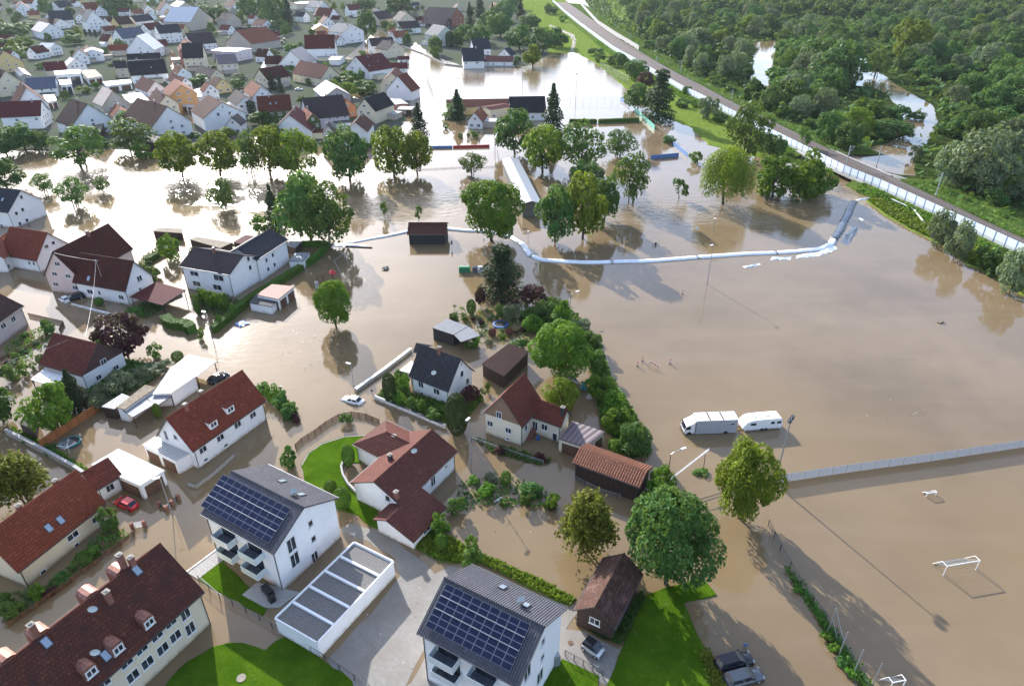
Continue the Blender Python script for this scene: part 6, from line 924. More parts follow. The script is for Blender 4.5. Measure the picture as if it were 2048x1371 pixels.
# ---------------------------------------------------------------- flat and ribbed roofs
def flat(rec):
    n, l, c, q, z, rm, wm, o = rec; cx = sum(p[0] for p in q) / 4; cy = sum(p[1] for p in q) / 4
    root = empty(n, (cx, cy, 0), 0, l, c, 'sheds and flat roofs'); q = [(p[0] - cx, p[1] - cy) for p in q]
    A = sum(q[i][0] * q[(i + 1) % 4][1] - q[(i + 1) % 4][0] * q[i][1] for i in range(4))
    if A < 0: q = q[::-1]
    def slab(q, z):
        a = MB(); l1 = hypot(q[1][0] - q[0][0], q[1][1] - q[0][1]); l2 = hypot(q[2][0] - q[1][0], q[2][1] - q[1][1]); a.prism(q, z - .16, z, 1, True)
        a.face([(*p, z + .003) for p in q], 0, [(0, 0), (l1, 0), (l1, l2), (0, l2)] if l1 > l2 else [(0, 0), (0, l1), (l2, l1), (l2, 0)]); return a.build('roof', ['r_' + rm, 'frame' if 'white' in rm else 'dark_metal'], root)
    ins = lambda q, k: [(p[0] * k, p[1] * k) for p in q]
    if 'bays' in o:
        a = MB(); a.prism(q, -.5, z - .25, 0); a.build('wall', 'w_' + wm, root); nb = o['bays']; a = MB(); a.prism(ins(q, .97), z - .5, z - .2); a.build('gravel_roof', 'r_gravel', root)
        def bar(p, r, wd, name):
            a = MB(); d = Vector((r[0] - p[0], r[1] - p[1], 0)); an = atan2(d.y, d.x); a.box(((p[0] + r[0]) / 2, (p[1] + r[1]) / 2, z - .1), (d.length + (wd if name == 'parapet' else -wd), wd, .34), 0, an); a.build(name, 'w_' + wm, root)
        for i in range(4): bar(q[i], q[(i + 1) % 4], .16, 'parapet')
        k = 0 if hypot(q[1][0] - q[0][0], q[1][1] - q[0][1]) > hypot(q[2][0] - q[1][0], q[2][1] - q[1][1]) else 1; p0, p1, p2, p3 = [q[(i + k) % 4] for i in range(4)]
        for i in range(1, nb): t = i / nb; bar((p0[0] + (p1[0] - p0[0]) * t, p0[1] + (p1[1] - p0[1]) * t), (p3[0] + (p2[0] - p3[0]) * t, p3[1] + (p2[1] - p3[1]) * t), .3, 'roof_beam')
        return
    slab(q, z)
    if 'second' in o: slab([(p[0] - cx, p[1] - cy) for p in o['second']], z - .05)
    if wm: a = MB(); a.prism(ins(q, .95), -.5, z - .17); a.build('wall', 'w_' + wm, root)
    else:
        for p in ins(q, .93): a = MB(); a.box((*p, z / 2 - .3), (.14, .14, z + .3)); a.build('post', 'w_wood', root)
        if 'second' in o:
            for p in [(p[0] - cx, p[1] - cy) for p in o['second']][1:3]: a = MB(); a.box((p[0] * .95, p[1] * .95, z / 2 - .3), (.14, .14, z + .2)); a.build('post', 'w_wood', root)
    if z >= 2.8 and wm and c != 'shed' and wm != 'blackwood' or 'doors' in o:
        for i in range(4):
            p, r = q[i], q[(i + 1) % 4]; mx, my = (p[0] + r[0]) / 2 + cx, (p[1] + r[1]) / 2 + cy; d = Vector((r[0] - p[0], r[1] - p[1], 0)); nn = Vector((d.y, -d.x, 0)).normalized()
            if nn.dot(Vector((-mx, -my, 0)).normalized()) > .35 and d.length > 3:
                k = 2 if d.length > 5 else 1
                for j in range(k):
                    t = (j + .5) / k; a = MB(); a.box((p[0] * .95 + d.x * .95 * t + nn.x * .03, p[1] * .95 + d.y * .95 * t + nn.y * .03, z * .36), (d.length / k * .72, .08, z * .72), 0, atan2(d.y, d.x)); a.build('garage_door' if c in ('garage', 'carport') else 'door', 'wood_brown' if c != 'house' else 'glass', root)
for r in FLATS: flat(r)
# ---------------------------------------------------------------- trees
def quadcloud(pts, name, mat, zs=1):
    """pts: (pos, normal-ish, size w, size h, up bias)"""
    v = []; f = []
    for p, n, sw, sh in pts:
        n = Vector(n); n = n.normalized() if n.length > 1e-4 else Vector((0, 0, 1)); a = n.orthogonal().normalized(); r = random.uniform(0, 2 * pi); b = n.cross(a); a, b = a * cos(r) + b * sin(r), b * cos(r) - a * sin(r); k = len(v); p = Vector(p); bend = n * sw * random.uniform(-.3, .3)
        v += [(p.x + q.x, p.y + q.y, p.z + q.z * zs) for q in (-a * sw - b * sh * .3, -b * sh + bend, a * sw * .9 + b * sh * .2, b * sh - bend)]; f.append((k, k + 1, k + 2, k + 3))
    return rawmesh(name, v, f, mat, False)
def rv(s=1): return Vector((random.gauss(0, 1), random.gauss(0, 1), random.gauss(0, 1))).normalized() * s
def crown_round(n, leaf, mat, lobes=30, shape=1.0, pinch=1):
    L = []
    for i in range(lobes):
        u = rv(); rr = random.uniform(.55, .86); zz = u.z * .5
        c = Vector((u.x * rr * .9, u.y * rr * .9, .5 + zz * rr * 1.05)); k = 1 - .42 * max(0, c.z - .5) * 2 * shape; c.x *= k; c.y *= k
        if c.z < .3 and pinch: c.x *= .72 + c.z * .9; c.y *= .72 + c.z * .9
        L.append((c, random.uniform(.16, .34)))
    L.append((Vector((0, 0, .5)), .5)); P_ = []
    while len(P_) < n:
        c, r = random.choice(L); u = rv(); 
        if u.z < -.3 and random.random() < .65: continue
        p = c + Vector((u.x * r, u.y * r, u.z * r * .62)) * random.uniform(.72, 1.03)
        if any((p - c2).length < r2 * .62 for c2, r2 in L[:-1] if c2 is not c): continue
        h_ = hypot(p.x, p.y)
        if h_ > 1.03 or p.z < 0 or p.z > 1.02: continue
        s = leaf * random.uniform(.45, 1.5); P_.append((p, u + rv(.75) + Vector((0, 0, .35)), s, s * .8))
    rs = sorted(hypot(p[0].x, p[0].y) for p in P_)[int(n * .93)]; z1 = max(p[0].z for p in P_); z0 = min(p[0].z for p in P_)
    P_ = [(Vector((p.x / rs, p.y / rs, (p.z - z0) / (z1 - z0))), a, s, q) for p, a, s, q in P_]
    return quadcloud(P_, 'crown', mat, .55)
def crown_willow(n, leaf, mat):
    P_ = []
    while len(P_) < n:
        a = random.uniform(0, 2 * pi); r = random.random() ** .5; zt_ = .98 - .35 * r * r + .1 * sin(a * 5) * r; zb_ = .06 + .5 * (1 - r) ** 1.5 + .1 * sin(a * 7 + r * 9)
        x, y = r * cos(a), r * sin(a); k = 9
        for i in range(k):
            z_ = zt_ + (zb_ - zt_) * (i / k) * random.uniform(.8, 1); g = 1 + .03 * i / k
            P_.append((Vector((x * g + random.gauss(0, .015), y * g + random.gauss(0, .015), z_)), Vector((cos(a), sin(a), .3)) + rv(.5), leaf * .6, leaf * 1.5))
    return quadcloud(P_, 'crown', mat, .55)
def crown_spruce(n, leaf, mat, layers=16, droop=.12, rag=.25, pw=.85):
    P_ = []
    while len(P_) < n:
        k = random.randrange(layers); t = (k + random.uniform(-.15, .15)) / layers; R_ = max(.04, (1 - max(0, t)) ** pw) * (1 + rag * sin(k * 12.9898 * 3)); a0 = random.randrange(11) * 2 * pi / 11 + k * 1.3; 
        q = random.random() ** .6; a = a0 + random.gauss(0, .13); r = R_ * q * random.uniform(.9, 1.05); p = Vector((r * cos(a), r * sin(a), max(.0, t) + .03 - droop * q * R_ + random.gauss(0, .008)))
        if r > 1: continue
        P_.append((p, Vector((cos(a) * .4, sin(a) * .4, 1)) + rv(.6), leaf * random.uniform(.6, 1.2), leaf * .8))
    return quadcloud(P_, 'crown', mat, .55)
def crown_solid(n, leaf, mat, pw=2.2, top=1.0):
    P_ = []
    for i in range(n):
        u = rv(); z_ = .5 + .5 * u.z; k = (1 - abs(u.z) ** pw) ** (1 / pw) / max(1e-3, hypot(u.x, u.y)); j = random.uniform(.92, 1.0)
        P_.append((Vector((u.x * k * j, u.y * k * j, .5 + .5 * u.z * j)), Vector((u.x, u.y, u.z)) + rv(.45), leaf, leaf * .8))
    return quadcloud(P_, 'crown', mat, .55)
def crown_feath(n, leaf, mat):
    P_ = []
    while len(P_) < n:
        a = random.uniform(0, 2 * pi); el = random.uniform(-.1, 1.3); l = random.uniform(.6, 1); k = 26
        for i in range(k):
            t = (i + 1) / k * l; r = t * cos(el) ; z_ = .35 + .6 * t * sin(el) + .12 * t - .35 * t * t * cos(el)
            if z_ < 0: continue
            P_.append((Vector((r * cos(a), r * sin(a), z_)) + rv(.05), Vector((0, 0, 1)) + rv(.7), leaf, leaf * 1.2))
    return quadcloud(P_, 'crown', mat, .55)
KIND = {  # type: (builder list, crown base fraction, trunk radius factor, stems)
 'round': ([lambda: crown_round(4200, .058, 'l_mid', 34)] * 3, .06, .035, 1), 'lime': ([lambda: crown_round(4200, .056, 'l_yellow', 34)] * 3, .07, .035, 1), 'lime2': ([lambda: crown_round(4200, .058, 'l_bright', 30)] * 2, .0, .03, 1),
 'maple': ([lambda: crown_round(15000, .034, 'l_bright', 48)] * 2, .08, .035, 1), 'maple3': ([lambda: crown_round(15000, .034, 'l_mid', 48)], .08, .035, 1), 'maple2': ([lambda: crown_round(15000, .034, 'l_yellow', 46)], .08, .035, 1), 'airy': ([lambda: crown_round(3000, .05, 'l_green', 30)] * 3, .08, .03, 3), 'airy2': ([lambda: crown_round(4200, .046, 'l_green', 34)], .08, .035, 2),
 'shrub': ([lambda: crown_round(1500, .09, 'l_mid', 16, .6, 0), lambda: crown_round(1500, .09, 'l_green', 14, .5, 0), lambda: crown_round(1500, .085, 'l_bright', 16, .7, 0)], .0, 0, 0), 'shrub2': ([lambda: crown_round(3200, .055, 'l_grey', 24, .6, 0)] * 2, .0, .03, 3), 'willow': ([lambda: crown_willow(9000, .034, 'l_yellow')], .12, .04, 1),
 'spruce': ([lambda: crown_spruce(3000, .075, 'l_dark')] * 2, .04, .03, 1), 'spruce2': ([lambda: crown_spruce(6500, .055, 'l_dark', 12, .1, .35, .5)], .06, .04, 2), 'column': ([lambda: crown_solid(2200, .075, 'l_dark', 2.6)], .0, 0, 0), 'bush': ([lambda: crown_solid(1400, .09, 'l_hedge', 2.0)], .0, 0, 0),
 'purp': ([lambda: crown_round(3600, .06, 'l_purple', 28)], .1, .035, 1), 'feath': ([lambda: crown_feath(15000, .045, 'l_olive')], .1, .035, 2), 'sap': ([lambda: crown_round(700, .1, 'l_green', 12)], .2, .03, 1)}
MESH = {}
def crowns(ty):
    if ty not in MESH: MESH[ty] = [b_() for b_ in KIND[ty][0]]
    return MESH[ty]
TRK = {}
def trunkmesh(st):
    if st in TRK: return TRK[st]
    a = MB()
    for k in range(st):
        o = Vector((random.uniform(-.15, .15), random.uniform(-.15, .15), 0)) * (st > 1); tip = Vector((random.uniform(-.25, .25), random.uniform(-.25, .25), .82)); mid = o.lerp(tip, .45) + Vector((random.uniform(-.06, .06), random.uniform(-.06, .06), 0)); r = 1 if st == 1 else .62
        for p, q, r0, r1 in ((o - Vector((0, 0, .04)), mid, .06 * r, .042 * r), (mid, tip, .042 * r, .012)): a.tube(p, q, r0, r1, 7)
        for i in range(5):
            t = random.uniform(.25, .75); s_ = o.lerp(mid, t / .5) if t < .5 else mid.lerp(tip, (t - .5) * 2); an = random.uniform(0, 2 * pi); a.tube(s_, s_ + Vector((cos(an) * .45, sin(an) * .45, .22)), .02, .006, 5)
    TRK[st] = a.mesh('trunk', ['bark']); return TRK[st]
def tree(ty, x, y, r, h, label, name='tree', cat='tree', group=None, z0=0):
    _, cb, tr, st = KIND[ty]; me = random.choice(crowns(ty)); rz_ = random.uniform(0, 2 * pi); S = Matrix.Diagonal((r, r * random.uniform(.92, 1.05), h * (1 - cb), 1))
    if not st:
        o = obj(name, me); o.matrix_basis = Matrix.Translation((x, y, z0 - .05)) @ Matrix.Rotation(rz_, 4, 'Z') @ S; return tag(o, label, cat, group)
    root = empty(name, (x, y, z0), rz_, label, cat, group)
    obj('crown', me, root, Matrix.Translation((0, 0, h * cb)) @ S)
    obj('trunk', trunkmesh(st), root, Matrix.Diagonal((r * .9, r * .9, h, 1)))
    return root
for (ty, x, y, r, h, l, n, c, g) in TREES: tree(ty, x, y, r, h, l, n, c, GR[g] if g >= 0 else None)
# ordinary wood beyond the railway
import numpy as np
def near_poly(poly, x, y, d): return min(hypot(x - a, y - b) for p, q in zip(poly, list(poly[1:]) + [poly[0]]) for a, b in [(p[0] + (q[0] - p[0]) * t, p[1] + (q[1] - p[1]) * t) for t in (0, .25, .5, .75)]) < d
def wood(label, group, poly, step, cap):
    pts = []; tries = 0
    while len(pts) < cap and tries < 9000:
        tries += 1; x, y = scatter(poly, 1)[0]; d = step * (1 + max(0, y - 300) / 700)
        if all((x - a) ** 2 + (y - b) ** 2 > d * d for a, b in pts) and not inside(POND, x, y) and not inside(RIVERX, x, y): pts.append((x, y))
    for x, y in pts:
        ty, ad = random.choices((('round', 'dark green tree'), ('airy', 'loose leafed tree'), ('shrub2', 'grey green willow'), ('lime', 'yellowish green tree')), (8, 1.5, 3, 1.3))[0]
        h = random.uniform(11, 18); wh = 'at the pond shore' if near_poly(POND, x, y, 16) else 'leaning over the brown river' if near_poly(RIVERX, x, y, 14) else 'deep inside' if y > 420 else 'near the track side of' if y < 330 else 'in the middle of'
        tree(ty, x, y, random.uniform(5.5, 8.5), h, ('tall ' if h > 14.5 else 'lower ') + ad + ' ' + (wh + ' ' + label if wh[0] != 'a' and wh[0] != 'l' else wh + ' by ' + label), 'tree' if ty != 'shrub2' else 'willow_tree', 'tree', group)
for i_, (l, g, p, s) in enumerate(ZONES): wood(l, g, p, s, (110, 120, 40)[i_])
lo = crown_round(330, .2, 'l_mid', 22, .8, 0); cv = np.array([v.co for v in lo.vertices]); cf = np.array([p.vertices for p in lo.polygons])
def farwood(name, poly, n, r0=4.5, r1=8, h0=9, h1=17):
    V_ = []; pts = [p for p in scatter(poly, n) if not inside(POND, *p) and not inside(RIVERX, *p)]
    for x, y in pts:
        r = random.uniform(r0, r1); h = random.uniform(h0, h1); a = random.uniform(0, 6.3); ca, sa = cos(a), sin(a)
        V_.append(np.stack([x + r * (cv[:, 0] * ca - cv[:, 1] * sa), y + r * (cv[:, 0] * sa + cv[:, 1] * ca), h * cv[:, 2]], 1))
    m_ = len(V_); vv = np.concatenate(V_).astype(np.float32); ff = (cf[None] + np.arange(m_)[:, None, None] * len(cv)).reshape(-1).astype(np.int32); me = bpy.data.meshes.new(name)
    me.vertices.add(len(vv)); me.vertices.foreach_set('co', vv.ravel()); me.loops.add(len(ff)); me.loops.foreach_set('vertex_index', ff); k = len(ff) // 4; me.polygons.add(k); me.polygons.foreach_set('loop_start', np.arange(k, dtype=np.int32) * 4); me.materials.append(MATS['l_mid']); me.update(calc_edges=True); tag(obj(name, me), kind='stuff')
farwood('far_wood', FARW, 1150, 5, 8.5)
for l, g, p, s in ZONES: farwood('wood_thicket', p, 420, 3.5, 6, 4, 9)
farwood('trackside_scrub', TSIDE, 150, 1.5, 3.2, 1.5, 4.5)
farwood('far_treeline', [(-582.47,1221.58),(-18.96,1198.62),(62.29,1245.41),(97.95,1409.61),(-1223.41,1409.61),(-1085.24,1245.41)], 160)
# gardens between the old town houses
TP = [(-236.3,286.52),(-145.9,286.52),(-83.76,298.95),(-60.11,294.7),(-55.65,384.95),(-71.13,455.38),(-82.72,626.61),(-9.76,595.3),(-14.49,905.66),(-236.62,1104.81),(-604.82,1270.15),(-933.02,1155.1)]
used = []; k = 0
for x, y in scatter(TP, 4200):
    if k >= 300: break
    if not free(x, y) or any(hypot(x - a, y - b) < 6.5 for a, b in used): continue
    used.append((x, y)); k += 1; big = random.random() < .3; nh = min(HB[:NR], key=lambda q: hypot(q[0] - x, q[1] - y)); w_ = nh[5].split(); ok = len(w_) <= 12
    tree(random.choice(('round', 'round', 'lime')) if big else random.choice(('shrub', 'shrub', 'shrub2')), x, y, random.uniform(3, 5) if big else random.uniform(2.2, 4.6), random.uniform(7, 11) if big else random.uniform(2.2, 5), ('garden tree beside the ' if big else 'garden bush beside the ') + ' '.join(w_) if ok else 'leafy garden bush between the houses of the old town', 'garden_tree' if big else 'garden_shrub', 'tree' if big else 'shrub', 'garden greenery between the town houses')
def thicket(name, poly, n, mat, s=.6, z=.1): tufts(name, scatter(poly, n), s, mat, lambda x, y: z)
thicket('meadow_weeds', MEADOW, 9000, 'l_yellow', .55, .2); thicket('bank_weeds', EMB, 12000, 'l_bright', .5, .3); thicket('bank_weeds', EMB, 5000, 'l_yellow', .6, .4); thicket('pond_bank_weeds', BANK, 3000, 'l_bright', .26, .15); thicket('pond_bank_weeds', BANK, 2200, 'l_yellow', .3, .2); thicket('garden_plants', GARD, 3000, 'l_green', .3, .1); thicket('shade_plants', SHADE, 3000, 'l_mid', .4, .1); thicket('hedge_undergrowth', HEDGE, 7000, 'l_mid', .7, .2); thicket('hedge_undergrowth', HEDGE, 5000, 'l_green', .6, 1.0)
WOODD = [(x, y) for x, y in scatter(WOOD, 34000) if not inside(POND, x, y) and not inside(RIVERX, x, y)]
tufts('river_undergrowth', [q for q in WOODD if q[1] < 420] + [(x + random.gauss(0, 3), y + random.gauss(0, 3)) for x, y in WOODD if y < 380], 1.3, 'l_mid', lambda x, y: .15)
tufts('wood_undergrowth', WOODD, 2.2, 'l_mid', lambda x, y: .3)
if 0: thicket('x', WOOD, 24000, 'l_mid', 2.2, .3)
thicket('barn_weeds', [(8.07,56.54),(11.03,54.37),(13.4,53.31),(17.63,60.0),(17.43,61.61),(13.74,55.81),(8.78,57.29)], 1500, 'l_mid', .3, .15)
GPL = [[(-104.75,154.54),(-92.82,144.41),(-84.75,137.41),(-82.88,143.64),(-88.28,147.58),(-90.63,142.87)], [(-79.02,150.31),(-72.33,141.09),(-63.97,137.41),(-66.33,147.58)], [(-14.41,146.25),(-9.31,141.09),(-2.88,144.41),(4.39,147.58),(3.9,126.11),(-1.52,126.11),(-6.93,126.11),(-13.74,137.41)], [(-7.42,94.67),(-2.08,91.91),(2.22,90.17),(6.39,87.97),(4.67,86.95),(-2.9,89.78)], [(-8.43,83.29),(0.49,83.89),(6.02,80.39),(7.37,76.54),(2.78,77.08),(-4.96,77.62),(-9.06,75.49)], [(-91.13,97.84),(-85.47,95.24),(-69.72,85.71),(-69.34,84.25),(-83.6,92.18)], [(-68.38,60.8),(-63.34,62.43),(-60.14,73.43),(-56.13,71.64),(-60.83,61.61),(-63.69,56.54)], [(-50.13,110.7),(-44.94,108.11),(-40.67,103.19),(-38.49,98.58),(-40.89,99.03),(-45.38,104.8)], [(-109.8,126.11),(-106.43,135.03),(-100.64,130.9),(-100.63,119.99),(-98.02,112.47),(-101.01,112.47)], [(-99.97,158.96),(-96.67,171.78),(-98.78,186.32),(-101.96,190.27),(-102.16,171.78)]]
for k, pl in enumerate(GPL): thicket('garden_planting', pl, 700, ('l_green', 'l_mid', 'l_bright')[k % 3], .34, .0)
ng = 0
for k, pl in enumerate(GPL):
    for x, y in scatter(pl, (4, 5, 16, 5, 5, 6, 6, 4, 8, 6)[k]):
        if not free(x, y, -1.9): continue
        nh = min(HB[:NR], key=lambda q: hypot(q[0] - x, q[1] - y)); w_ = nh[5].split(); r_ = random.uniform(.5, 1.1); q_ = random.choice(('low', 'leafy', 'rounded', 'loose'))
        tree(random.choice(('shrub', 'shrub', 'shrub', 'shrub2', 'purp')), x, y, r_, r_ * random.uniform(.9, 1.5), ' '.join([q_, 'shrub', 'in', 'water', 'near', 'the'] + w_[:10]), 'garden_shrub', 'shrub', 'self sown garden shrubs')
tufts('brown_hedge', [(x + random.gauss(0, .35), y + random.gauss(0, .35)) for x, y in [(lambda a, b, t: (a[0] + (b[0] - a[0]) * t, a[1] + (b[1] - a[1]) * t))((23.82,52.08), (24.23,45.63), random.random()) for _ in range(1400)]], .28, 'l_olive', lambda x, y: .1)
# ---------------------------------------------------------------- railway
RAIL = [(75.76,1071.43,16.82),(75.88,1068.41,16.87),(76.01,1065.23,16.92),(76.15,1061.79,16.97),(76.3,1058.06,17.02),(76.46,1054.02,17.08),(76.64,1049.69,17.14),(76.83,1045.11,17.21),(77.02,1040.29,17.28),(77.23,1035.26,17.35),(77.44,1030.04,17.42),(77.66,1024.68,17.49),(77.88,1019.18,17.57),(78.11,1013.58,17.65),(78.34,1007.9,17.73),(78.57,1002.17,17.81),(78.8,996.42,17.89),(79.04,990.67,17.96),(79.26,984.95,18.04),(79.49,979.29,18.12),(79.71,973.7,18.19),(79.93,968.23,18.26),(80.14,962.88,18.33),(80.34,957.7,18.39),(80.54,952.67,18.46),(80.73,947.76,18.52),(80.91,942.87,18.57),(81.1,937.91,18.63),(81.29,932.81,18.68),(81.47,927.64,18.72),(81.66,922.51,18.76),(81.84,917.51,18.79),(82.01,912.67,18.8),(82.17,907.99,18.8),(82.33,903.43,18.79),(82.48,898.95,18.76),(82.63,894.53,18.73),(82.77,890.12,18.69),(82.92,885.7,18.65),(83.06,881.23,18.61),(83.2,876.67,18.56),(83.35,871.98,18.51),(83.5,867.15,18.46),(83.65,862.15,18.41),(83.81,857.03,18.36),(83.96,851.89,18.3),(84.12,846.86,18.24),(84.26,842.01,18.18),(84.4,837.32,18.12),(84.53,832.69,18.06),(84.66,828.03,17.99),(84.79,823.28,17.92),(84.92,818.43,17.85),(85.05,813.5,17.78),(85.18,808.49,17.71),(85.31,803.41,17.63),(85.45,798.28,17.55),(85.58,793.11,17.46),(85.72,787.9,17.38),(85.86,782.67,17.28),(85.99,777.43,17.19),(86.13,772.2,17.08),(86.27,766.98,16.97),(86.42,761.78,16.85),(86.56,756.62,16.74),(86.71,751.5,16.63),(86.85,746.45,16.52),(87.0,741.46,16.41),(87.15,736.56,16.31),(87.3,731.74,16.22),(87.46,727.0,16.13),(87.62,722.29,16.05),(87.79,717.52,15.97),(87.97,712.58,15.9),(88.17,707.41,15.84),(88.38,702.06,15.78),(88.61,696.62,15.73),(88.84,691.19,15.68),(89.08,685.82,15.65),(89.32,680.53,15.62),(89.56,675.34,15.59),(89.81,670.22,15.58),(90.06,665.2,15.56),(90.31,660.26,15.56),(90.56,655.4,15.55),(90.82,650.62,15.56),(91.07,645.93,15.56),(91.32,641.33,15.56),(91.58,636.8,15.57),(91.83,632.35,15.59),(92.08,627.95,15.6),(92.34,623.52,15.63),(92.61,618.93,15.66),(92.9,614.06,15.69),(93.23,608.88,15.74),(93.58,603.48,15.8),(93.94,598.04,15.86),(94.31,592.71,15.92),(94.69,587.55,15.98),(95.06,582.55,16.01),(95.43,577.7,16.02),(95.8,572.97,15.99),(96.16,568.33,15.91),(96.52,563.73,15.81),(96.88,559.13,15.68),(97.23,554.46,15.53),(97.59,549.67,15.36),(97.95,544.75,15.19),(98.3,539.75,15.01),(98.66,534.75,14.82),(99.0,529.79,14.64),(99.35,524.92,14.46),(99.69,520.12,14.29),(100.03,515.38,14.13),(100.38,510.67,13.99),(100.74,505.98,13.88),(101.12,501.23,13.78),(101.52,496.39,13.71),(101.94,491.42,13.66),(102.39,486.34,13.63),(102.86,481.2,13.61),(103.34,476.08,13.61),(103.82,471.04,13.62),(104.3,466.14,13.64),(104.78,461.4,13.67),(105.26,456.8,13.73),(105.76,452.25,13.8),(106.3,447.68,13.88),(106.88,443.1,13.99),(107.49,438.52,14.1),(108.11,433.95,14.2),(108.72,429.35,14.28),(109.28,424.67,14.32),(109.78,419.93,14.3),(110.24,415.1,14.2),(110.67,410.15,14.02),(111.1,405.03,13.77),(111.55,399.76,13.47),(112.02,394.37,13.15),(112.52,388.96,12.85),(113.06,383.58,12.59),(113.64,378.29,12.38),(114.26,373.09,12.23),(114.93,367.93,12.13),(115.63,362.79,12.07),(116.36,357.63,12.02),(117.11,352.49,11.99),(117.86,347.41,11.95),(118.6,342.4,11.89),(119.32,337.47,11.82),(120.03,332.54,11.73),(120.72,327.53,11.62),(121.4,322.41,11.51),(122.07,317.26,11.4),(122.71,312.18,11.28),(123.33,307.24,11.18),(123.93,302.44,11.08),(124.53,297.7,10.98),(125.13,292.97,10.89),(125.75,288.22,10.81),(126.38,283.49,10.75),(127.02,278.83,10.72),(127.69,274.25,10.73),(128.42,269.69,10.79),(129.24,265.05,10.88),(130.15,260.29,10.98),(131.14,255.46,11.07),(132.14,250.62,11.08),(133.11,245.78,11.01),(134.01,240.94,10.84),(134.87,236.06,10.59),(135.72,231.07,10.29),(136.59,225.91,9.96),(137.48,220.57,9.63),(138.33,215.15,9.29),(139.07,209.72,8.96),(139.73,204.37,8.64),(140.38,199.1,8.34),(141.09,193.91,8.08),(141.91,188.76,7.87),(142.8,183.64,7.72),(143.72,178.6,7.62),(144.61,173.75,7.55),(145.45,169.19,7.52),(146.22,164.96,7.5),(146.94,160.97,7.48)]
nR = len(RAIL); TRN = []
for i, (x, y, o) in enumerate(RAIL):
    a, b = RAIL[max(0, i - 1)], RAIL[min(nR - 1, i + 1)]; d = Vector((b[0] - a[0], b[1] - a[1], 0)).normalized(); TRN.append((Vector((x, y, 0)), d, Vector((d.y, -d.x, 0)), o))
BR0, BR1 = [min(range(nR), key=lambda i: hypot(RAIL[i][0] - q[0], RAIL[i][1] - q[1])) for q in ((127.74,273.53), (133.99,240.86))]
def strip(name, prof, mat, i0, i1, parent=None, kind='structure'):
    v = []; f = []; k = len(prof(TRN[0]))
    for i in range(i0, i1 + 1): p, d, n, o = TRN[i]; v += [tuple(p + n * q + Vector((0, 0, z))) for q, z in prof(TRN[i])]
    for i in range(i1 - i0):
        for j in range(k - 1): f.append((i * k + j, i * k + j + 1, (i + 1) * k + j + 1, (i + 1) * k + j))
    o = obj(name, rawmesh(name, v, f, mat, False), parent)
    return tag(o, kind=kind) if kind else o
near_ = lambda t: [(t[3] + 4.5, -.4), (t[3] + .5, 2.15), (t[3] - .8, 2.3)]
far_ = lambda t: [(-2.6, 2.5), (-3.6, 2.2), (-8, 1.2), (-26, .12)]
for i0, i1 in ((0, BR0), (BR1, nR - 1)): strip('railway_embankment', near_, 'lawn_dull', i0, i1); strip('railway_embankment', far_, 'lawn_dull', i0, i1)
strip('railway_ballast', lambda t: [(t[3] - .6, 2.3), (t[3] - 1.2, 2.55), (0, 2.68), (-2.0, 2.68), (-2.8, 2.4)], 'ballast', 0, nR - 1)
br = empty('railway_bridge', (RAIL[BR0][0], RAIL[BR0][1], 0), 0, 'low concrete railway bridge over the brown river', 'bridge'); off = Matrix.Translation((-RAIL[BR0][0], -RAIL[BR0][1], 0))
def bpart(name, prof, mat, i0=BR0, i1=BR1): o = strip(name, prof, mat, i0, i1, br, None); o.matrix_basis = off; return o
bpart('deck', lambda t: [(-3.4, 2.5), (-3.4, 1.55), (t[3] + .9, 1.55), (t[3] + .9, 2.3), (t[3] - .8, 2.3)], 'concrete', BR0 - 1, BR1 + 1)
bpart('kerb_beam', lambda t: [(-2.9, 2.4), (-2.9, 2.75), (-3.45, 2.75), (-3.45, 2.3)], 'concrete')
for i in (BR0, (BR0 + BR1) // 2, BR1):
    p, d, n, o = TRN[i]; a = MB(); c_ = p + n * (o - 3.2) / 2; a.box((c_.x, c_.y, .4), (o + 3.8, .9 if 0 < i - BR0 < BR1 - BR0 else 2, 2.4), 0, atan2(n.y, n.x)); a.build('pier', 'concrete', br, off)
for i in range(BR0, BR1): 
    p, d, n, o = TRN[i]; q, r = p - n * 3.3, TRN[i + 1][0] - TRN[i + 1][2] * 3.3; a = MB(); a.tube((q.x, q.y, 2.6), (q.x, q.y, 3.7), .04); a.tube((q.x, q.y, 3.65), (r.x, r.y, 3.65), .03); a.tube((q.x, q.y, 3.15), (r.x, r.y, 3.15), .025); a.build('railing', 'dark_metal', br, off)
tr_ = empty('railway_track', (*RAIL[-1][:2], 2.6), 0, 'single railway track on dark ballast curving towards the hills', 'railway track'); of2 = Matrix.Translation((-RAIL[-1][0], -RAIL[-1][1], -2.6))
for s in (-.72, .72):
    v, f = [], []
    rings = [[tuple(t[0] + t[2] * (s + q) + Vector((0, 0, z))) for q, z in ((-.05, 2.72), (.05, 2.72), (.05, 2.92), (-.05, 2.92))] for t in TRN]
    v, f = loft(rings); obj('rail', rawmesh('rail', v, f, 'rail', False), tr_, of2)
a = MB(); dacc = 0
for (p, d, n, o), (p2, *_) in zip(TRN, TRN[1:]):
    L_ = (p2 - p).length; k = max(1, round(L_ / .65))
    if p.y > 520: continue
    for j in range(k): q = p.lerp(p2, j / k); a.box((q.x, q.y, 2.72), (.26, 2.5, .12), 0, atan2(d.y, d.x))
tag(a.build('sleepers', 'sleeper', tr_, of2), kind='stuff')
wp = []; wq = []
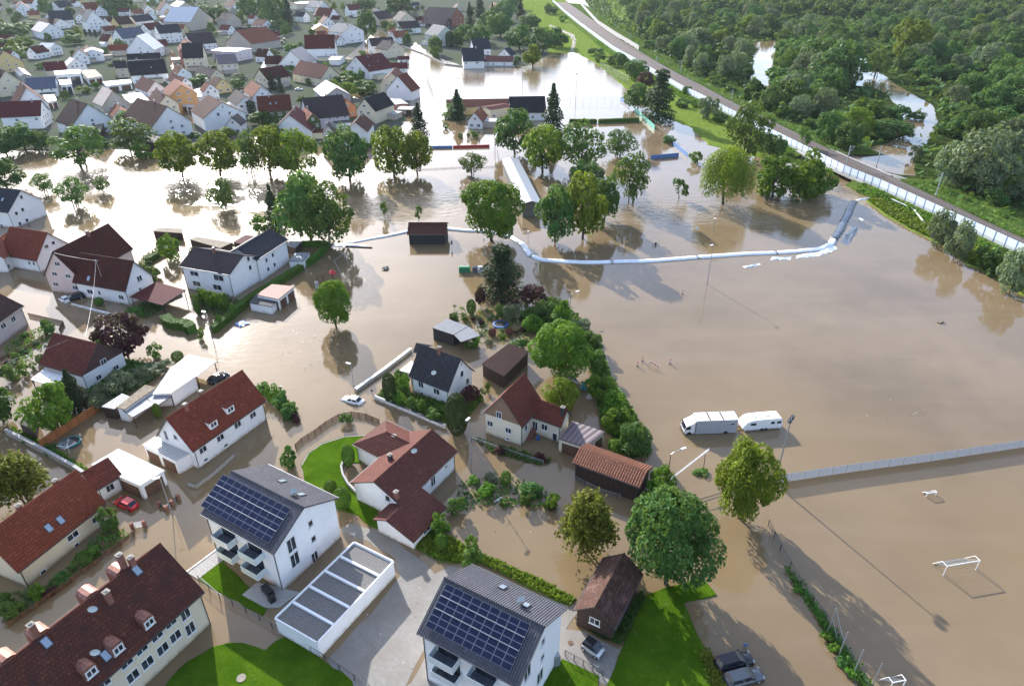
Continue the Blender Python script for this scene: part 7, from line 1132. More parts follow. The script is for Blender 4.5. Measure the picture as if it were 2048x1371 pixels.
for i in range(nR - 1):
    p, d, n, o = TRN[i]
    if p.y > 650 or p.y < 150: continue
    for k in range(70):
        t = random.random(); q = p + d * (t * 5)
        if not BR0 - 1 <= i <= BR1: u = random.uniform(.6, 4.6); wp.append((q.x + n.x * (o + u), q.y + n.y * (o + u), 2.15 - (u - .5) * .64)); u = random.random() ** 1.5 * 22; wq.append((q.x - n.x * (3.2 + u), q.y - n.y * (3.2 + u), max(.1, 2.3 - u * .2 if u < 5 else 1.3 - (u - 5) * .07)))
for nm_, l_, mt_ in (('embankment_weeds', wp, 'l_bright'), ('trackside_weeds', wq, 'l_green')): zz_ = {(a, b): c for a, b, c in l_}; tufts(nm_, list(zz_), .6, mt_, lambda x, y: zz_[(x, y)])
def noise_wall(name, label, pts, z0, ht, mat, step, pmat):
    root = empty(name, (*pts[0], z0), 0, label, 'noise barrier'); q = resample([(*p, 0) for p in pts], step); ox, oy = pts[0]; pm = None
    for i, (p, r) in enumerate(zip(q, q[1:])):
        d = r - p; T = Matrix.Translation((p.x - ox, p.y - oy, 0)) @ Matrix.Rotation(atan2(d.y, d.x), 4, 'Z') @ Matrix.Diagonal((d.length / step, 1, 1, 1))
        if pm is None:
            a = MB(); a.box((step / 2, 0, ht / 2 + .15), (step - .16, .1, ht - .3), 0); a.box((step / 2, .02, .1), (step - .1, .2, .3), 1); pm = a.mesh('panel', [mat, 'concrete']); a = MB(); a.box((0, 0, ht / 2), (.16, .22, ht + .15)); po = a.mesh('post', [pmat])
        obj('panel', pm, root, T); obj('post', po, root, T)
    return root
BARN = [(58.4,1091.43),(63.14,912.21),(68.77,776.8),(75.14,652.5),(79.33,574.96),(86.89,506.08),(91.17,460.37),(96.24,409.06),(100.49,384.37),(105.59,347.94),(110.89,315.3),(114.27,291.85),(118.28,266.17),(121.14,245.4),(126.14,227.79),(129.64,210.74),(134.5,187.05),(136.62,175.7),(139.9,157.87)]
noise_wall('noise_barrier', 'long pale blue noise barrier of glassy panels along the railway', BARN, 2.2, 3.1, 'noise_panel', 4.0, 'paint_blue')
noise_wall('noise_barrier', 'shorter grey noise barrier on the forest flank of the railway', [(96.61,1163.46),(91.83,933.24),(89.09,776.8),(93.5,671.17),(99.36,574.96)], 2.2, 3.6, 'panel_grey', 4.0, 'galvanised')
a = MB(); 
def mast(px, ph, arm, label):
    x, y = px; root = empty('catenary_mast', (x, y, 2.3), 0, label, 'catenary mast', 'catenary masts along the railway'); a = MB(); a.box((0, 0, ph / 2), (.28, .28, ph)); a.build('pole', 'galvanised', root); a = MB(); ex, ey = arm; a.tube((0, 0, ph * .96), (ex, ey, ph * .92), .06); a.tube((0, 0, ph * .72), (ex, ey, ph * .92), .05); a.tube((0, 0, ph * .78), (ex * .95, ey * .95, ph * .74), .04); a.build('cantilever', 'galvanised', root); a = MB(); a.box((0, 0, .1), (.7, .7, .4)); a.build('footing', 'concrete', root)
mast((125.62,253.41), 8, (2.4, 1.6), 'catenary mast rising beside the white barrier at the bridge'); mast((136.8,252.75), 8, (-2.2, -1.5), 'catenary mast on the upstream bridge railing'); mast((142.25,221.03), 7.5, (-2.4, -1.2), 'catenary mast in front of the silver willow thicket'); mast((108.9,465.51), 8, (-2.5, -.5), 'catenary mast across from the cedar'); mast((99.0,617.09), 8, (-2.5, -1), 'catenary mast at the far grey barrier'); mast((90.15,796.43), 8, (-2.5, -1), 'catenary mast by the curve of the far barrier'); mast((97.6,492.14), 6, (2, 1), 'catenary mast beside the pale barrier near the cedar'); mast((114.74,369.27), 7, (-2, -1), 'catenary mast behind the thin poplar')
# ---------------------------------------------------------------- generic small builders
def lamp(x, y, h, ax, ay, label, r=.07, head='paint_white', curved=False):
    root = empty('street_lamp', (x, y, 0), 0, label, 'street lamp', 'street lamps'); a = MB(); a.tube((0, 0, -.5), (0, 0, h), r * 1.3, r * .8); a.build('pole', 'galvanised' if not curved else 'dark_metal', root); l = hypot(ax, ay)
    if l > .1: a = MB(); a.path([(0, 0, h - .02), (ax * .25, ay * .25, h + .3), (ax, ay, h + .42)], .05, 6); a.build('arm', 'galvanised', root)
    a = MB(); an = atan2(ay, ax) if l > .1 else 0
    a.box((ax * 1.0, ay * 1.0, h + (.42 if l > .1 else .1)), (.95 if l > .1 else .5, .34 if l > .1 else .5, .16), 0, an); a.build('lamp_head', head, root)
lamp(*(49.71,156.29), 10.5, -.5, -.3, 'tall twin street lamp standing in the brown floodwater', .09); lamp(*(60.54,192.7), 4.2, 0, 0, 'short park lamp near the weeping willow'); lamp(*(13.68,141.34), 4.6, 1.6, .9, 'street lamp with long white head beside the purple smoke bush'); lamp(*(-30.98,110.0), 5.0, -.5, .2, 'street lamp at the end of the concrete wall beside the sunken car'); lamp(*(-6.87,87.46), 9.0, -.2, -.3, 'tall thin street lamp in front of the cream house'); lamp(*(4.64,183.64), 3.7, 0, 0, 'park lamp beside the white flood tube'); lamp(*(25.63,84.97), 4.0, 2.2, 1.0, 'bent street lamp beside the orange ribbed barn', .07, 'paint_white', True); lamp(*(-51.77,75.7), 7.0, -.4, -.2, 'street lamp beside the red car'); lamp(*(-66.01,129.13), 6.0, -.6, .3, 'street lamp by the long clipped hedge'); lamp(*(-49.66,185.55), 6.0, 0, 0, 'thin park pole by the start of the flood tube'); lamp(*(-80.56,97.84), .1, 0, 0, 'pale pole cap in the flooded yard')
def floodmast(px, h, label, big=False):
    root = empty('floodlight_mast', (*px, 0), 0, label, 'floodlight mast', 'floodlight masts of the sports grounds'); a = MB(); a.tube((0, 0, -.5), (0, 0, h), .16 if big else .13, .09); a.build('pole', 'galvanised', root)
    a = MB(); a.box((0, 0, h), (1.6 if big else .9, .12, .12), 0, .9); a.build('crossbar', 'galvanised', root)
    for s in ((-.55, .55) if big else (0,)): a = MB(); a.box((s * cos(.9), s * sin(.9), h + .28), (.62, .5, .55), 0, .9); a.box((s * cos(.9) - .2, s * sin(.9) - .2, h + .28), (.5, .1, .45), 1, .9); a.build('floodlight', ['dark_metal', 'headlight'], root)
floodmast((42.33,82.58), 12.6, 'tall floodlight mast at the corner of the grey panel fence', True); floodmast((34.32,380.95), 15, 'floodlight mast between the flooded pitch and the tennis court'); floodmast((6.01,406.11), 12, 'floodlight mast behind the anthracite hall roof'); floodmast((46.87,545.73), 12, 'thin mast at the far shore of the flooded pitch'); floodmast((-30.25,409.09), 8, 'short mast on the flooded pitch by the clubhouse'); floodmast((-52.05,528.47), 9, 'mast beside the tall mesh fence of the pitch'); floodmast((-64.68,550.86), 9, 'mast at the lane corner of the pitch'); floodmast((-19.91,307.76), 8, 'mast on the flooded forecourt of the clubhouse'); floodmast((-6.98,278.72), 8, 'mast beside the practice pitch boards')
def fence(name, label, pts, step, ht, mat, kind, z0=0, cat='fence', pmat=None, rows=10, t=.05, leanmat=None):
    root = empty(name, (*pts[0], 0), 0, label, cat); q = resample([(*p, 0) for p in pts], step); ox, oy = pts[0]; cache = {}
    for i, p in enumerate(q):
        d = (q[i + 1] - p) if i + 1 < len(q) else (p - q[i - 1]); T = Matrix.Translation((p.x - ox, p.y - oy, z0)) @ Matrix.Rotation(atan2(d.y, d.x), 4, 'Z')
        if 'post' not in cache:
            a = MB(); a.box((0, 0, ht / 2 - .25), (t * 1.6, t * 1.6, ht + .55)); cache['post'] = a.mesh('post', [pmat or mat])
            a = MB()
            if kind == 'bars':
                for r in range(rows): a.box((step / 2, 0, .06 + (ht - .1) * r / (rows - 1)), (step - .06, .03, .045))
                for r in range(1, 4): a.box((step * r / 4, .02, ht / 2), (.03, .02, ht))
            elif kind == 'pickets':
                k = int(step / .16)
                for r in range(k): a.box(((r + .5) * step / k, 0, ht / 2), (.09, .025, ht))
                for z in (.25, ht - .25): a.box((step / 2, .03, z), (step, .04, .07))
            elif kind == 'board': a.box((step / 2, 0, ht / 2), (step - .08, .04, ht))
            elif kind == 'mesh':
                for r in range(rows): a.box((step / 2, 0, ht * (r + .5) / rows), (step, .012, .012))
                k = int(step / .4)
                for r in range(k): a.box((step * (r + .5) / k, 0, ht / 2), (.012, .012, ht))
                a.tube((0, 0, ht), (step, 0, ht), .03, .03, 5)
            cache['p'] = a.mesh('panel', [mat])
        obj('post', cache['post'], root, T)
        if i + 1 < len(q): obj('panel' if kind != 'board' else 'board', cache['p'], root, T @ Matrix.Diagonal((d.length / step, 1, 1, 1)))
    return root
fence('metal_fence', 'grey metal bar fence along the flooded football pitch', [(42.49,82.58),(54.76,85.1),(70.26,87.97),(89.66,91.91)], 2.45, 1.75, 'galvanised', 'bars', rows=21)
fence('picket_fence', 'curved brown picket fence around the flooded end of the bright lawn', [(-37.24,91.37),(-36.64,93.0),(-34.93,95.24),(-33.56,97.69),(-31.71,99.93),(-29.48,100.7),(-26.79,100.09),(-24.12,98.43)], 1.5, 1.0, 'wood_brown', 'pickets', t=.1)
fence('board_fence', 'orange board fence between the trampoline yard and the dark garden', [(-81.03,91.37),(-79.43,95.52),(-77.94,99.33),(-76.51,102.72)], 2.0, 1.7, 'wood_orange', 'board', t=.08)
fence('picket_fence', 'long brown picket fence on a low kerb before the long cream house', [(-64.0,56.03),(-61.42,60.31),(-58.37,65.86),(-55.6,71.44)], 1.8, .9, 'wood_brown', 'pickets', t=.12)
fence('picket_fence', 'weathered garden fence beside the cottage ridge', [(-112.73,139.35),(-102.37,135.5),(-101.16,131.8)], 1.8, .9, 'wood_brown', 'pickets')
fence('picket_fence', 'dark garden fence in the flood at the picture edge', [(-106.64,119.59),(-103.75,124.02),(-102.79,130.01)], 1.8, 1.0, 'wood_brown', 'pickets')
fence('wire_fence', 'dark wire fence between back lawn and garage yard', [(-42.78,63.27),(-38.82,60.31),(-32.41,56.92),(-22.71,51.27),(-16.55,47.44)], 2.3, 1.1, 'dark_metal', 'mesh', .05, pmat='dark_metal', rows=5)
fence('wire_fence', 'low wire fence along the flooded road below the cream house', [(-7.18,93.55),(-2.06,90.84),(5.18,87.21)], 2.2, .8, 'galvanised', 'mesh', rows=5)
fence('wire_fence', 'pale mesh fence before the dark barn wall', [(10.21,83.29),(13.94,80.39),(16.93,79.04)], 2.2, .9, 'galvanised', 'mesh', rows=5)
fence('wire_fence', 'short dark fence beside the small silver car lawn', [(6.48,51.94),(8.56,50.61),(10.75,49.19)], 1.6, 1.0, 'dark_metal', 'mesh', .05, rows=6)
fence('wire_fence', 'leaning chain link fence along the weedy kerb by the pitch', [(38.3,73.43),(38.44,68.58),(39.06,62.43),(40.26,56.92),(41.05,51.27),(41.45,46.83)], 3.0, 1.2, 'dark_metal', 'mesh', rows=4)
fence('ball_fence', 'tall green mesh ball fence at the pitch end', [(60.29,494.68),(71.08,437.8)], 4.0, 5.0, 'galvanised', 'mesh', rows=8, t=.09)
fence('ball_fence', 'long mesh fence along the lane side of the pitch', [(-54.7,459.05),(-45.23,406.11),(-36.92,370.65)], 4.0, 3.0, 'galvanised', 'mesh', rows=5)
fence('ball_fence', 'tennis court mesh fence across the flooded ground', [(28.28,383.61),(42.42,383.61),(58.2,383.61)], 4.0, 3.0, 'galvanised', 'mesh', rows=5)
fence('low_rail', 'low board rail around the practice pitch', [(-34.89,257.39),(-20.12,260.07),(-4.66,261.43),(-6.31,286.52)], 3.0, .5, 'dark_metal', 'bars', rows=3)
fence('gate', 'open ornamental garden gate beside the picket fence end', [(-56.41,72.83),(-54.81,73.23)], 2.0, 1.1, 'galvanised', 'bars', rows=8, cat='gate', pmat='brick_red', t=.28)
fence('gate', 'pair of iron gate wings in the flooded drive near the red car', [(-54.44,77.4),(-53.06,76.54),(-52.23,78.93)], 1.6, .9, 'dark_metal', 'bars', rows=8, cat='gate', pmat='brick_red', t=.3)
def wall(name, label, pts, ht, w, mat, cap=None, cat='wall', z0=-.5):
    ox, oy = pts[0]; root = empty(name, (ox, oy, 0), 0, label, cat)
    for p, r in zip(pts, pts[1:]):
        d = Vector((r[0] - p[0], r[1] - p[1], 0)); c_ = ((p[0] + r[0]) / 2 - ox, (p[1] + r[1]) / 2 - oy); a = MB(); a.box((*c_, (ht + z0) / 2), (d.length, w, ht - z0), 0, atan2(d.y, d.x)); a.build('wall_section', mat, root)
        if cap: a = MB(); a.box((*c_, ht + .04), (d.length + .05, w + .12, .08), 0, atan2(d.y, d.x)); a.build('coping', cap, root)
wall('garden_wall', 'long white garden wall with dark coping below the charcoal roofed house', [(-26.28,106.11),(-18.9,101.47),(-11.84,96.82)], .75, .3, 'w_white', 'dark_metal'); wall('garden_wall', 'concrete garden wall rising from the sunken car towards the carport', [(-30.28,108.45),(-25.83,115.77),(-21.55,123.61)], .7, .5, 'concrete', 'galvanised'); wall('garden_wall', 'white low wall in front of the big crossed roof house', [(-105.82,144.93),(-98.65,141.85),(-92.43,139.35)], .5, .3, 'w_white'); wall('garden_wall', 'mossy stone garden wall with climbing plants at the trampoline yard', [(-89.46,95.24),(-84.89,92.86),(-78.41,89.26),(-72.2,85.71),(-68.71,83.53)], 1.1, .4, 'stone', 'concrete'); wall('garden_wall', 'low sandstone wall at the street side of the duplex', [(-52.05,82.11),(-50.48,81.42),(-48.7,84.73),(-47.01,89.26)], .45, .35, 'stone'); wall('garden_wall', 'white kerb wall between gravel strip and street', [(-44.99,64.64),(-42.24,68.77)], .22, .25, 'w_white2'); wall('garden_wall', 'curved planter wall beside the bungalow terrace', [(-28.1,88.09),(-28.28,86.2),(-27.61,84.25),(-26.35,82.11),(-24.7,80.28)], .7, .3, 'concrete'); wall('garden_wall', 'white terrace wall at the mauve house drive', [(-85.38,144.41),(-81.85,150.86)], .8, .25, 'w_white'); wall('lawn_edging', 'pale stone edging along the waterline of the bright lawn', [(-34.99,86.83),(-34.66,90.04),(-32.93,92.45),(-29.43,94.39),(-25.46,94.81)], .16, .14, 'gravel_light', None, 'edging'); wall('advert_boards', 'row of printed perimeter boards at the practice pitch', [(-34.73,288.93),(-25.26,289.74)], 1.0, .12, 'banner_blue', None, 'advertising board'); wall('advert_boards', 'dark red perimeter boards at the practice pitch', [(-25.05,289.74),(-9.6,291.38)], 1.0, .12, 'paint_red', None, 'advertising board'); wall('banner_fence', 'blue fabric banner along the flooded tennis court', [(60.14,391.78),(62.35,373.18)], 1.8, .1, 'banner_blue', None, 'banner'); wall('banner_fence', 'long green fabric banner below the cedar', [(63.46,363.25),(65.03,340.37),(66.5,322.85)], 2.0, .1, 'banner_green', None, 'banner'); wall('banner_fence', 'blue banner running to the corner of the court', [(69.2,293.86),(71.18,275.7)], 1.8, .1, 'banner_blue', None, 'banner'); wall('banner_fence', 'blue banner facing the river at the court corner', [(55.81,272.74),(67.88,276.45)], 1.5, .1, 'banner_blue', None, 'banner'); wall('river_wall', 'grey flood wall curving along the lane beside the pitch', [(-94.58,620.11),(-70.14,572.28),(-47.78,516.75),(-34.73,507.71),(2.1,507.71)], .9, .4, 'concrete')
def hedge(label, pts, w, ht, mat='l_hedge'):
    ox, oy = pts[0]; v = []; q = resample([(*p, 0) for p in pts], .25); P_ = []
    for i in range(int(len(q) * w * 60 + len(q) * ht * 90)):
        k = random.randrange(len(q) - 1); c_ = q[k].lerp(q[k + 1], random.random()); d = (q[k + 1] - q[k]).normalized(); n = Vector((d.y, -d.x, 0)); f = random.random() * (w + 2 * ht)
        if f < w: pos, nn = c_ + n * (f - w / 2) + Vector((0, 0, ht)), Vector((0, 0, 1))
        elif f < w + ht: pos, nn = c_ + n * w / 2 + Vector((0, 0, f - w)), n
        else: pos, nn = c_ - n * w / 2 + Vector((0, 0, f - w - ht)), -n
        P_.append((pos - Vector((ox, oy, 0)) + rv(.05), nn + rv(.3), .22, .2))
    me = quadcloud(P_, 'clipped_hedge', mat); o = obj('clipped_hedge', me); a = MB()
    for p, r in zip(pts, pts[1:]): d = Vector((r[0] - p[0], r[1] - p[1], 0)); a.box(((p[0] + r[0]) / 2 - ox, (p[1] + r[1]) / 2 - oy, ht * .46), (d.length + w * .5, w * .86, ht * .9), 0, atan2(d.y, d.x))
    a.build('hedge_core', mat, o); o.location = (ox, oy, 0); tag(o, label, 'hedge')
hedge('long sunlit clipped hedge along the mauve house and garages', [(-66.69,131.8),(-63.54,146.51),(-56.04,165.18)], 1.6, 1.5); hedge('kidney shaped clipped hedge in the flooded garden', [(-79.58,136.93),(-77.73,134.8),(-75.97,133.86),(-74.49,133.86),(-72.96,133.17),(-71.53,131.58)], 2.2, 1.7); hedge('clipped hedge enclosing the small grey shed', [(-60.09,181.39),(-55.16,181.76),(-52.69,181.01),(-53.4,174.54),(-54.98,167.77)], 1.2, 1.4); hedge('narrow clipped hedge across the flooded tennis court', [(28.04,336.1),(40.61,336.1)], 1.6, 1.6); hedge('dark clipped hedge beyond the net post of the tennis court', [(42.06,336.1),(61.43,339.29)], 1.6, 1.6); hedge('hedge running towards the glaring river behind the farmhouse', [(-99.34,170.43),(-97.6,177.01),(-96.22,181.01)], 1.6, 1.2); hedge('green hedge along the bungalow garage yard', [(7.06,124.02),(9.95,118.81)], 1.2, 1.2)
# ---------------------------------------------------------------- flood tube
ft = empty('flood_barrier', (*(-52.17,182.51), 0), 0, 'long white water filled flood tube winding across the flooded park', 'flood barrier'); fx, fy = (-52.17,182.51)
TUBE = resample([(*p, 0) for p in [(-52.17,182.51),(-48.38,183.64),(-44.4,185.55),(-37.67,189.07),(-31.53,193.11),(-26.43,194.77),(-19.33,195.19),(-14.23,193.94),(-6.63,192.7),(-0.59,189.07),(2.89,182.88),(5.02,175.24),(8.38,171.78),(14.46,170.43),(21.25,170.09),(34.99,170.76),(46.28,172.46),(56.46,174.54),(66.62,175.95),(73.15,176.66),(81.27,177.73),(87.62,179.54),(92.26,183.26),(96.74,190.27),(104.65,202.96),(110.61,213.18),(114.94,220.14)]], 1.0)
ws = [0, 38, 62, 86, 112, 136, 150]; i_dark = min(range(len(TUBE)), key=lambda i: hypot(TUBE[i].x - (94.7,187.1)[0], TUBE[i].y - (94.7,187.1)[1])); cuts = [round(i_dark * k / 7) for k in range(8)] + [len(TUBE) - 1]
for a_, b_ in zip(cuts, cuts[1:]):
    rings = []; dk = a_ >= i_dark
    for i in range(a_, b_ + 1):
        p = TUBE[i]; d = (TUBE[min(i + 1, len(TUBE) - 1)] - TUBE[max(0, i - 1)]).normalized(); n = Vector((d.y, -d.x, 0)); r = (.82 if not dk else .95 + .12 * sin(i * 2.1)) * (1 + random.uniform(-.04, .04)) * min(1, .45 + (i / 60))
        if i in (a_, b_): r *= .86
        rings.append([tuple(p - Vector((fx, fy, 0)) + n * (cos(t) * r * 1.2 + .1 * sin(i * .37) + random.uniform(-.04, .04)) + Vector((0, 0, sin(t) * r * .56 + .06 + random.uniform(-.03, .03)))) for t in [2 * pi * k / 14 for k in range(14)]])
    v, f = loft(rings); o = obj('tube_segment', rawmesh('tube_segment', v, f, 'plastic_black' if dk else 'plastic_white'), ft)
    if dk: o['label'] = 'black wrinkled tube end'
    p = TUBE[a_] - Vector((fx, fy, 0)); d = (TUBE[min(a_ + 1, len(TUBE) - 1)] - TUBE[a_]).normalized(); n = Vector((d.y, -d.x, 0)); pts_ = [p + n * cos(t) * 1.0 + Vector((0, 0, sin(t) * .5 + .08)) for t in [pi * k / 8 for k in range(9)]]; a = MB(); a.path(pts_, .07, 5); a.build('strap', 'rubber', ft)
def sheet(name, label, poly, mat, z=.06, cat='plastic sheet', amp=.12):
    c_ = (sum(p[0] for p in poly) / len(poly), sum(p[1] for p in poly) / len(poly)); pts = jitter([(p[0] - c_[0], p[1] - c_[1]) for p in poly], .25, .7); v = [(0, 0, z + amp)] + [(x, y, z - .04) for x, y in pts]; n = len(pts); v += [(x * .6, y * .6, z + random.uniform(0, amp * 2)) for x, y in pts]; f = []
    for i in range(n): j = (i + 1) % n; f += [(0, n + 1 + i, n + 1 + j), (n + 1 + i, 1 + i, 1 + j, n + 1 + j)]
    o = obj(name, rawmesh(name, v, f, mat, False)); o.location = (*c_, 0); tag(o, label, cat)
sheet('tarpaulin', 'crumpled dark tarpaulin floating beside the black tube end', [(95.34,184.4),(96.85,182.51),(103.56,191.89),(106.58,197.72),(105.57,198.58),(99.62,191.07)], 'plastic_black', .05, 'tarpaulin'); sheet('plastic_sheet', 'torn white sheeting at the bend of the flood tube', [(78.09,172.81),(85.66,174.54),(92.6,179.54),(92.82,182.51),(86.63,177.01),(79.53,174.89)], 'plastic_white'); sheet('plastic_sheet', 'strip of white sheeting below the flood tube', [(70.85,171.78),(76.47,172.12),(77.63,173.84),(72.22,173.84)], 'plastic_white'); sheet('plastic_sheet', 'small scrap of white sheeting in the brown water', [(62.03,167.44),(67.36,169.42),(67.32,168.43),(62.41,166.46)], 'plastic_white'); sheet('plastic_sheet', 'white scrap at the upstream end of the black tube', [(116.06,221.16),(123.06,224.28),(123.2,225.34),(116.74,222.71)], 'plastic_white'); sheet('plastic_sheet', 'white foam scrap caught beside the dark tarpaulin', [(110.16,204.76),(110.62,202.96),(110.07,202.07),(109.44,203.86)], 'plastic_white'); sheet('plastic_sheet', 'white sheet lying at the start of the flood tube', [(-52.4,181.01),(-47.82,181.01),(-41.52,181.76),(-47.01,184.02),(-51.48,183.26)], 'plastic_white'); a = MB(); a.box((0, 0, .1), (8, .35, .3), 0, -.12); o = a.build('floating_beam', 'rubber'); o.location = (*(-43.92,180.83), 0); tag(o, 'dark floating beam at the start of the flood tube', 'beam'); sheet('debris_heap', 'dark soil heap rising from the flooded playground', [(-34.61,165.18),(-34.12,167.11),(-33.0,166.79),(-33.18,164.54)], 'stone', .3, 'debris', .3); sheet('debris_raft', 'small raft of yellow debris drifting in the brown water', [(97.27,136.21),(98.58,136.93),(98.99,136.21),(97.8,135.5)], 'r_mossy', .15, 'debris', .15); sheet('tarpaulin', 'green tarpaulin hanging in the hedge water', [(11.0,113.01),(12.83,111.05),(13.02,112.11),(11.46,113.92)], 'teal', .6, 'tarpaulin', .3); sheet('tarpaulin', 'second green tarpaulin below the walnut tree', [(13.27,108.11),(14.33,108.11),(14.51,111.05),(13.65,111.4)], 'teal', .6, 'tarpaulin', .3); sheet('tarpaulin', 'blue pool cover floating beside the long hedge', [(-63.44,135.26),(-61.59,133.86),(-59.87,135.5),(-62.12,137.41)], 'paint_blue', .2, 'tarpaulin', .1)
# ---------------------------------------------------------------- vehicles
def car(x, y, rz_, L, Wd, Ht, paint, label, kind='sedan', z=0.0, roofp=None, name='car'):
    root = empty(name, (x, y, z), rz_, label, 'van' if name == 'van' else 'car'); hb = Ht * .56
    P1 = {'sedan': [(-.5, .30), (-.495, .52), (-.44, .60), (-.28, .64), (.2, .62), (.44, .50), (.495, .40), (.5, .26)], 'wagon': [(-.5, .30), (-.495, .58), (-.47, .62), (-.28, .64), (.2, .62), (.44, .50), (.495, .40), (.5, .26)], 'hatch': [(-.5, .3), (-.49, .58), (-.46, .63), (-.2, .64), (.2, .62), (.44, .52), (.49, .42), (.5, .28)], 'smart': [(-.5, .3), (-.49, .6), (-.45, .66), (-.1, .66), (.25, .64), (.42, .56), (.49, .42), (.5, .28)]}[kind]
    rings = []
    for xx, zz in P1:
        t_ = abs(xx) * 2; wy = Wd / 2 * (1 - .16 * max(0, t_ - .72) / .28); zz *= Ht; rings.append([(xx * L, -wy * .96, .2), (xx * L, -wy, .2 + (zz - .2) * .55), (xx * L, -wy * .9, zz), (xx * L, wy * .9, zz), (xx * L, wy, .2 + (zz - .2) * .55), (xx * L, wy * .96, .2)])
    v, f = loft(rings); body = obj('body', rawmesh('body', v, f, paint, True), root)
    C = {'sedan': [(-.36, .63), (-.22, .97), (.03, 1.0), (.24, .62)], 'wagon': [(-.47, .63), (-.40, .97), (.05, 1.0), (.25, .62)], 'hatch': [(-.46, .63), (-.34, .98), (.03, 1.0), (.25, .62)], 'smart': [(-.47, .66), (-.4, .98), (.08, 1.0), (.36, .63)]}[kind]
    (x0, z0), (x1, z1), (x2, z2), (x3, z3) = [(p * L, q * Ht) for p, q in C]; w0, w1 = Wd * .44, Wd * .36
    lo = lambda xx, zz, s: (xx, s * w0, zz); hi = lambda xx, zz, s: (xx, s * w1, zz)
    a = MB(); a.face([hi(x1, z1, -1), hi(x2, z2, -1), hi(x2, z2, 1), hi(x1, z1, 1)], 0)
    for s in (1, -1):
        a.face([lo(x0, z0, s), lo(x3, z3, s), hi(x2, z2, s), hi(x1, z1, s)][::-s], 0)
    a.face([lo(x3, z3, -1), lo(x3, z3, 1), hi(x2, z2, 1), hi(x2, z2, -1)], 0); a.face([lo(x0, z0, 1), lo(x0, z0, -1), hi(x1, z1, -1), hi(x1, z1, 1)], 0); a.build('cabin', roofp or paint, root)
    def pane(q, k, off_, name):
        c_ = sum((Vector(p) for p in q), Vector()) / 4; n = (Vector(q[1]) - Vector(q[0])).cross(Vector(q[2]) - Vector(q[1])).normalized()
        if n.dot(c_ - Vector((0, 0, z0 * .8))) < 0: n = -n
        a = MB(); a.face([tuple(c_ + (Vector(p) - c_) * k + n * off_) for p in q]); a.build(name, 'glass', root)
    pane([lo(x3, z3, -1), lo(x3, z3, 1), hi(x2, z2, 1), hi(x2, z2, -1)], .9, .02, 'windscreen'); pane([lo(x0, z0, 1), lo(x0, z0, -1), hi(x1, z1, -1), hi(x1, z1, 1)], .86, .02, 'rear_window')
    xm = (x1 + x2) / 2; zm = (z1 + z2) / 2; xl = (x0 * .45 + x3 * .55)
    for s in (1, -1): pane([lo(xl + .05, z0, s), lo(x3, z3, s), hi(x2, z2, s), hi(xm + .05, zm, s)], .86, .02, 'side_window'); pane([lo(x0, z0, s), lo(xl - .05, z0, s), hi(xm - .05, zm, s), hi(x1, z1, s)], .86, .02, 'side_window')
    for sx in (.31, -.31):
        for s in (1, -1): a = MB(); a.tube((sx * L, s * Wd * .40, .31), (sx * L, s * (Wd * .5 + .01), .31), .31, .31, 14, 0); a.tube((sx * L, s * (Wd * .5 + .01), .31), (sx * L, s * (Wd * .5 + .03), .31), .19, .17, 10, 1); a.build('wheel', ['rubber', 'chrome'], root)
    for s in (1, -1):
        a = MB(); a.box((L * .462, s * Wd * .34, Ht * .43), (.22, .36, .13)); a.build('headlight', 'headlight', root); a = MB(); a.box((-L * .485, s * Wd * .36, Ht * .5), (.1, .26, .18)); a.build('tail_light', 'tail_red', root); a = MB(); a.box((x3 - .25, s * (Wd * .5 + .04), z3 + .06), (.16, .2, .14)); a.build('wing_mirror', paint, root)
    a = MB(); a.box((L * .497, 0, Ht * .3), (.06, Wd * .6, .16)); a.build('grille', 'paint_black', root)
    return root
def az(p, q): return atan2(q[1] - p[1], q[0] - p[0])
car(*(-59.72,77.62), az((-57.61,76.76), (-62.17,78.93)), 4.1, 1.75, 1.45, 'paint_red', 'bright red hatchback standing in shallow water before the long cream house', 'hatch', -.15)
car(*(-30.26,105.45), az((-28.01,104.64), (-32.79,106.6)), 4.6, 1.8, 1.42, 'paint_white', 'white and red sedan sunk to its sills in the flooded road', 'sedan', -.5)
a = MB(); a.box((-.2, .91, .58), (2.2, .03, .3)); 
car(*(9.91,52.56), az((8.77,53.59), (11.04,51.67)), 2.75, 1.65, 1.5, 'paint_silver', 'tiny silver city car with black roof on the paved forecourt', 'smart', .05, 'paint_dark')
car(*(26.79,50.87), az((24.78,50.35), (28.94,51.41)), 4.8, 1.85, 1.5, 'paint_dark', 'black estate car at the flooded parking edge', 'wagon', -.08)
car(*(27.39,48.81), az((25.43,48.37), (29.54,49.44)), 4.7, 1.85, 1.46, 'paint_grey', 'dark grey car parked behind the black estate', 'wagon', -.1)
car(*(-58.61,112.83), az((-59.76,111.4), (-57.77,114.65)), 4.3, 1.75, 1.45, 'paint_dark', 'dark car with sun glare on its roof behind the duplex ridge', 'hatch', -.2)
car(*(-112.67,130.9), az((-113.95,129.13), (-111.24,132.71)), 4.4, 1.75, 1.45, 'paint_silver', 'silver car sunk beside the pale pink house', 'sedan', -.4)
car(*(-106.87,148.12), az((-105.93,149.75), (-108.76,147.58)), 4.4, 1.8, 1.5, 'paint_dark', 'dark car parked at the pink gable wall', 'wagon', 0); car(*(-108.7,147.05), az((-106.89,145.98), (-110.6,148.66)), 2.8, 1.6, 1.5, 'paint_white', 'small white trailer car at the white low wall', 'smart', -.2)
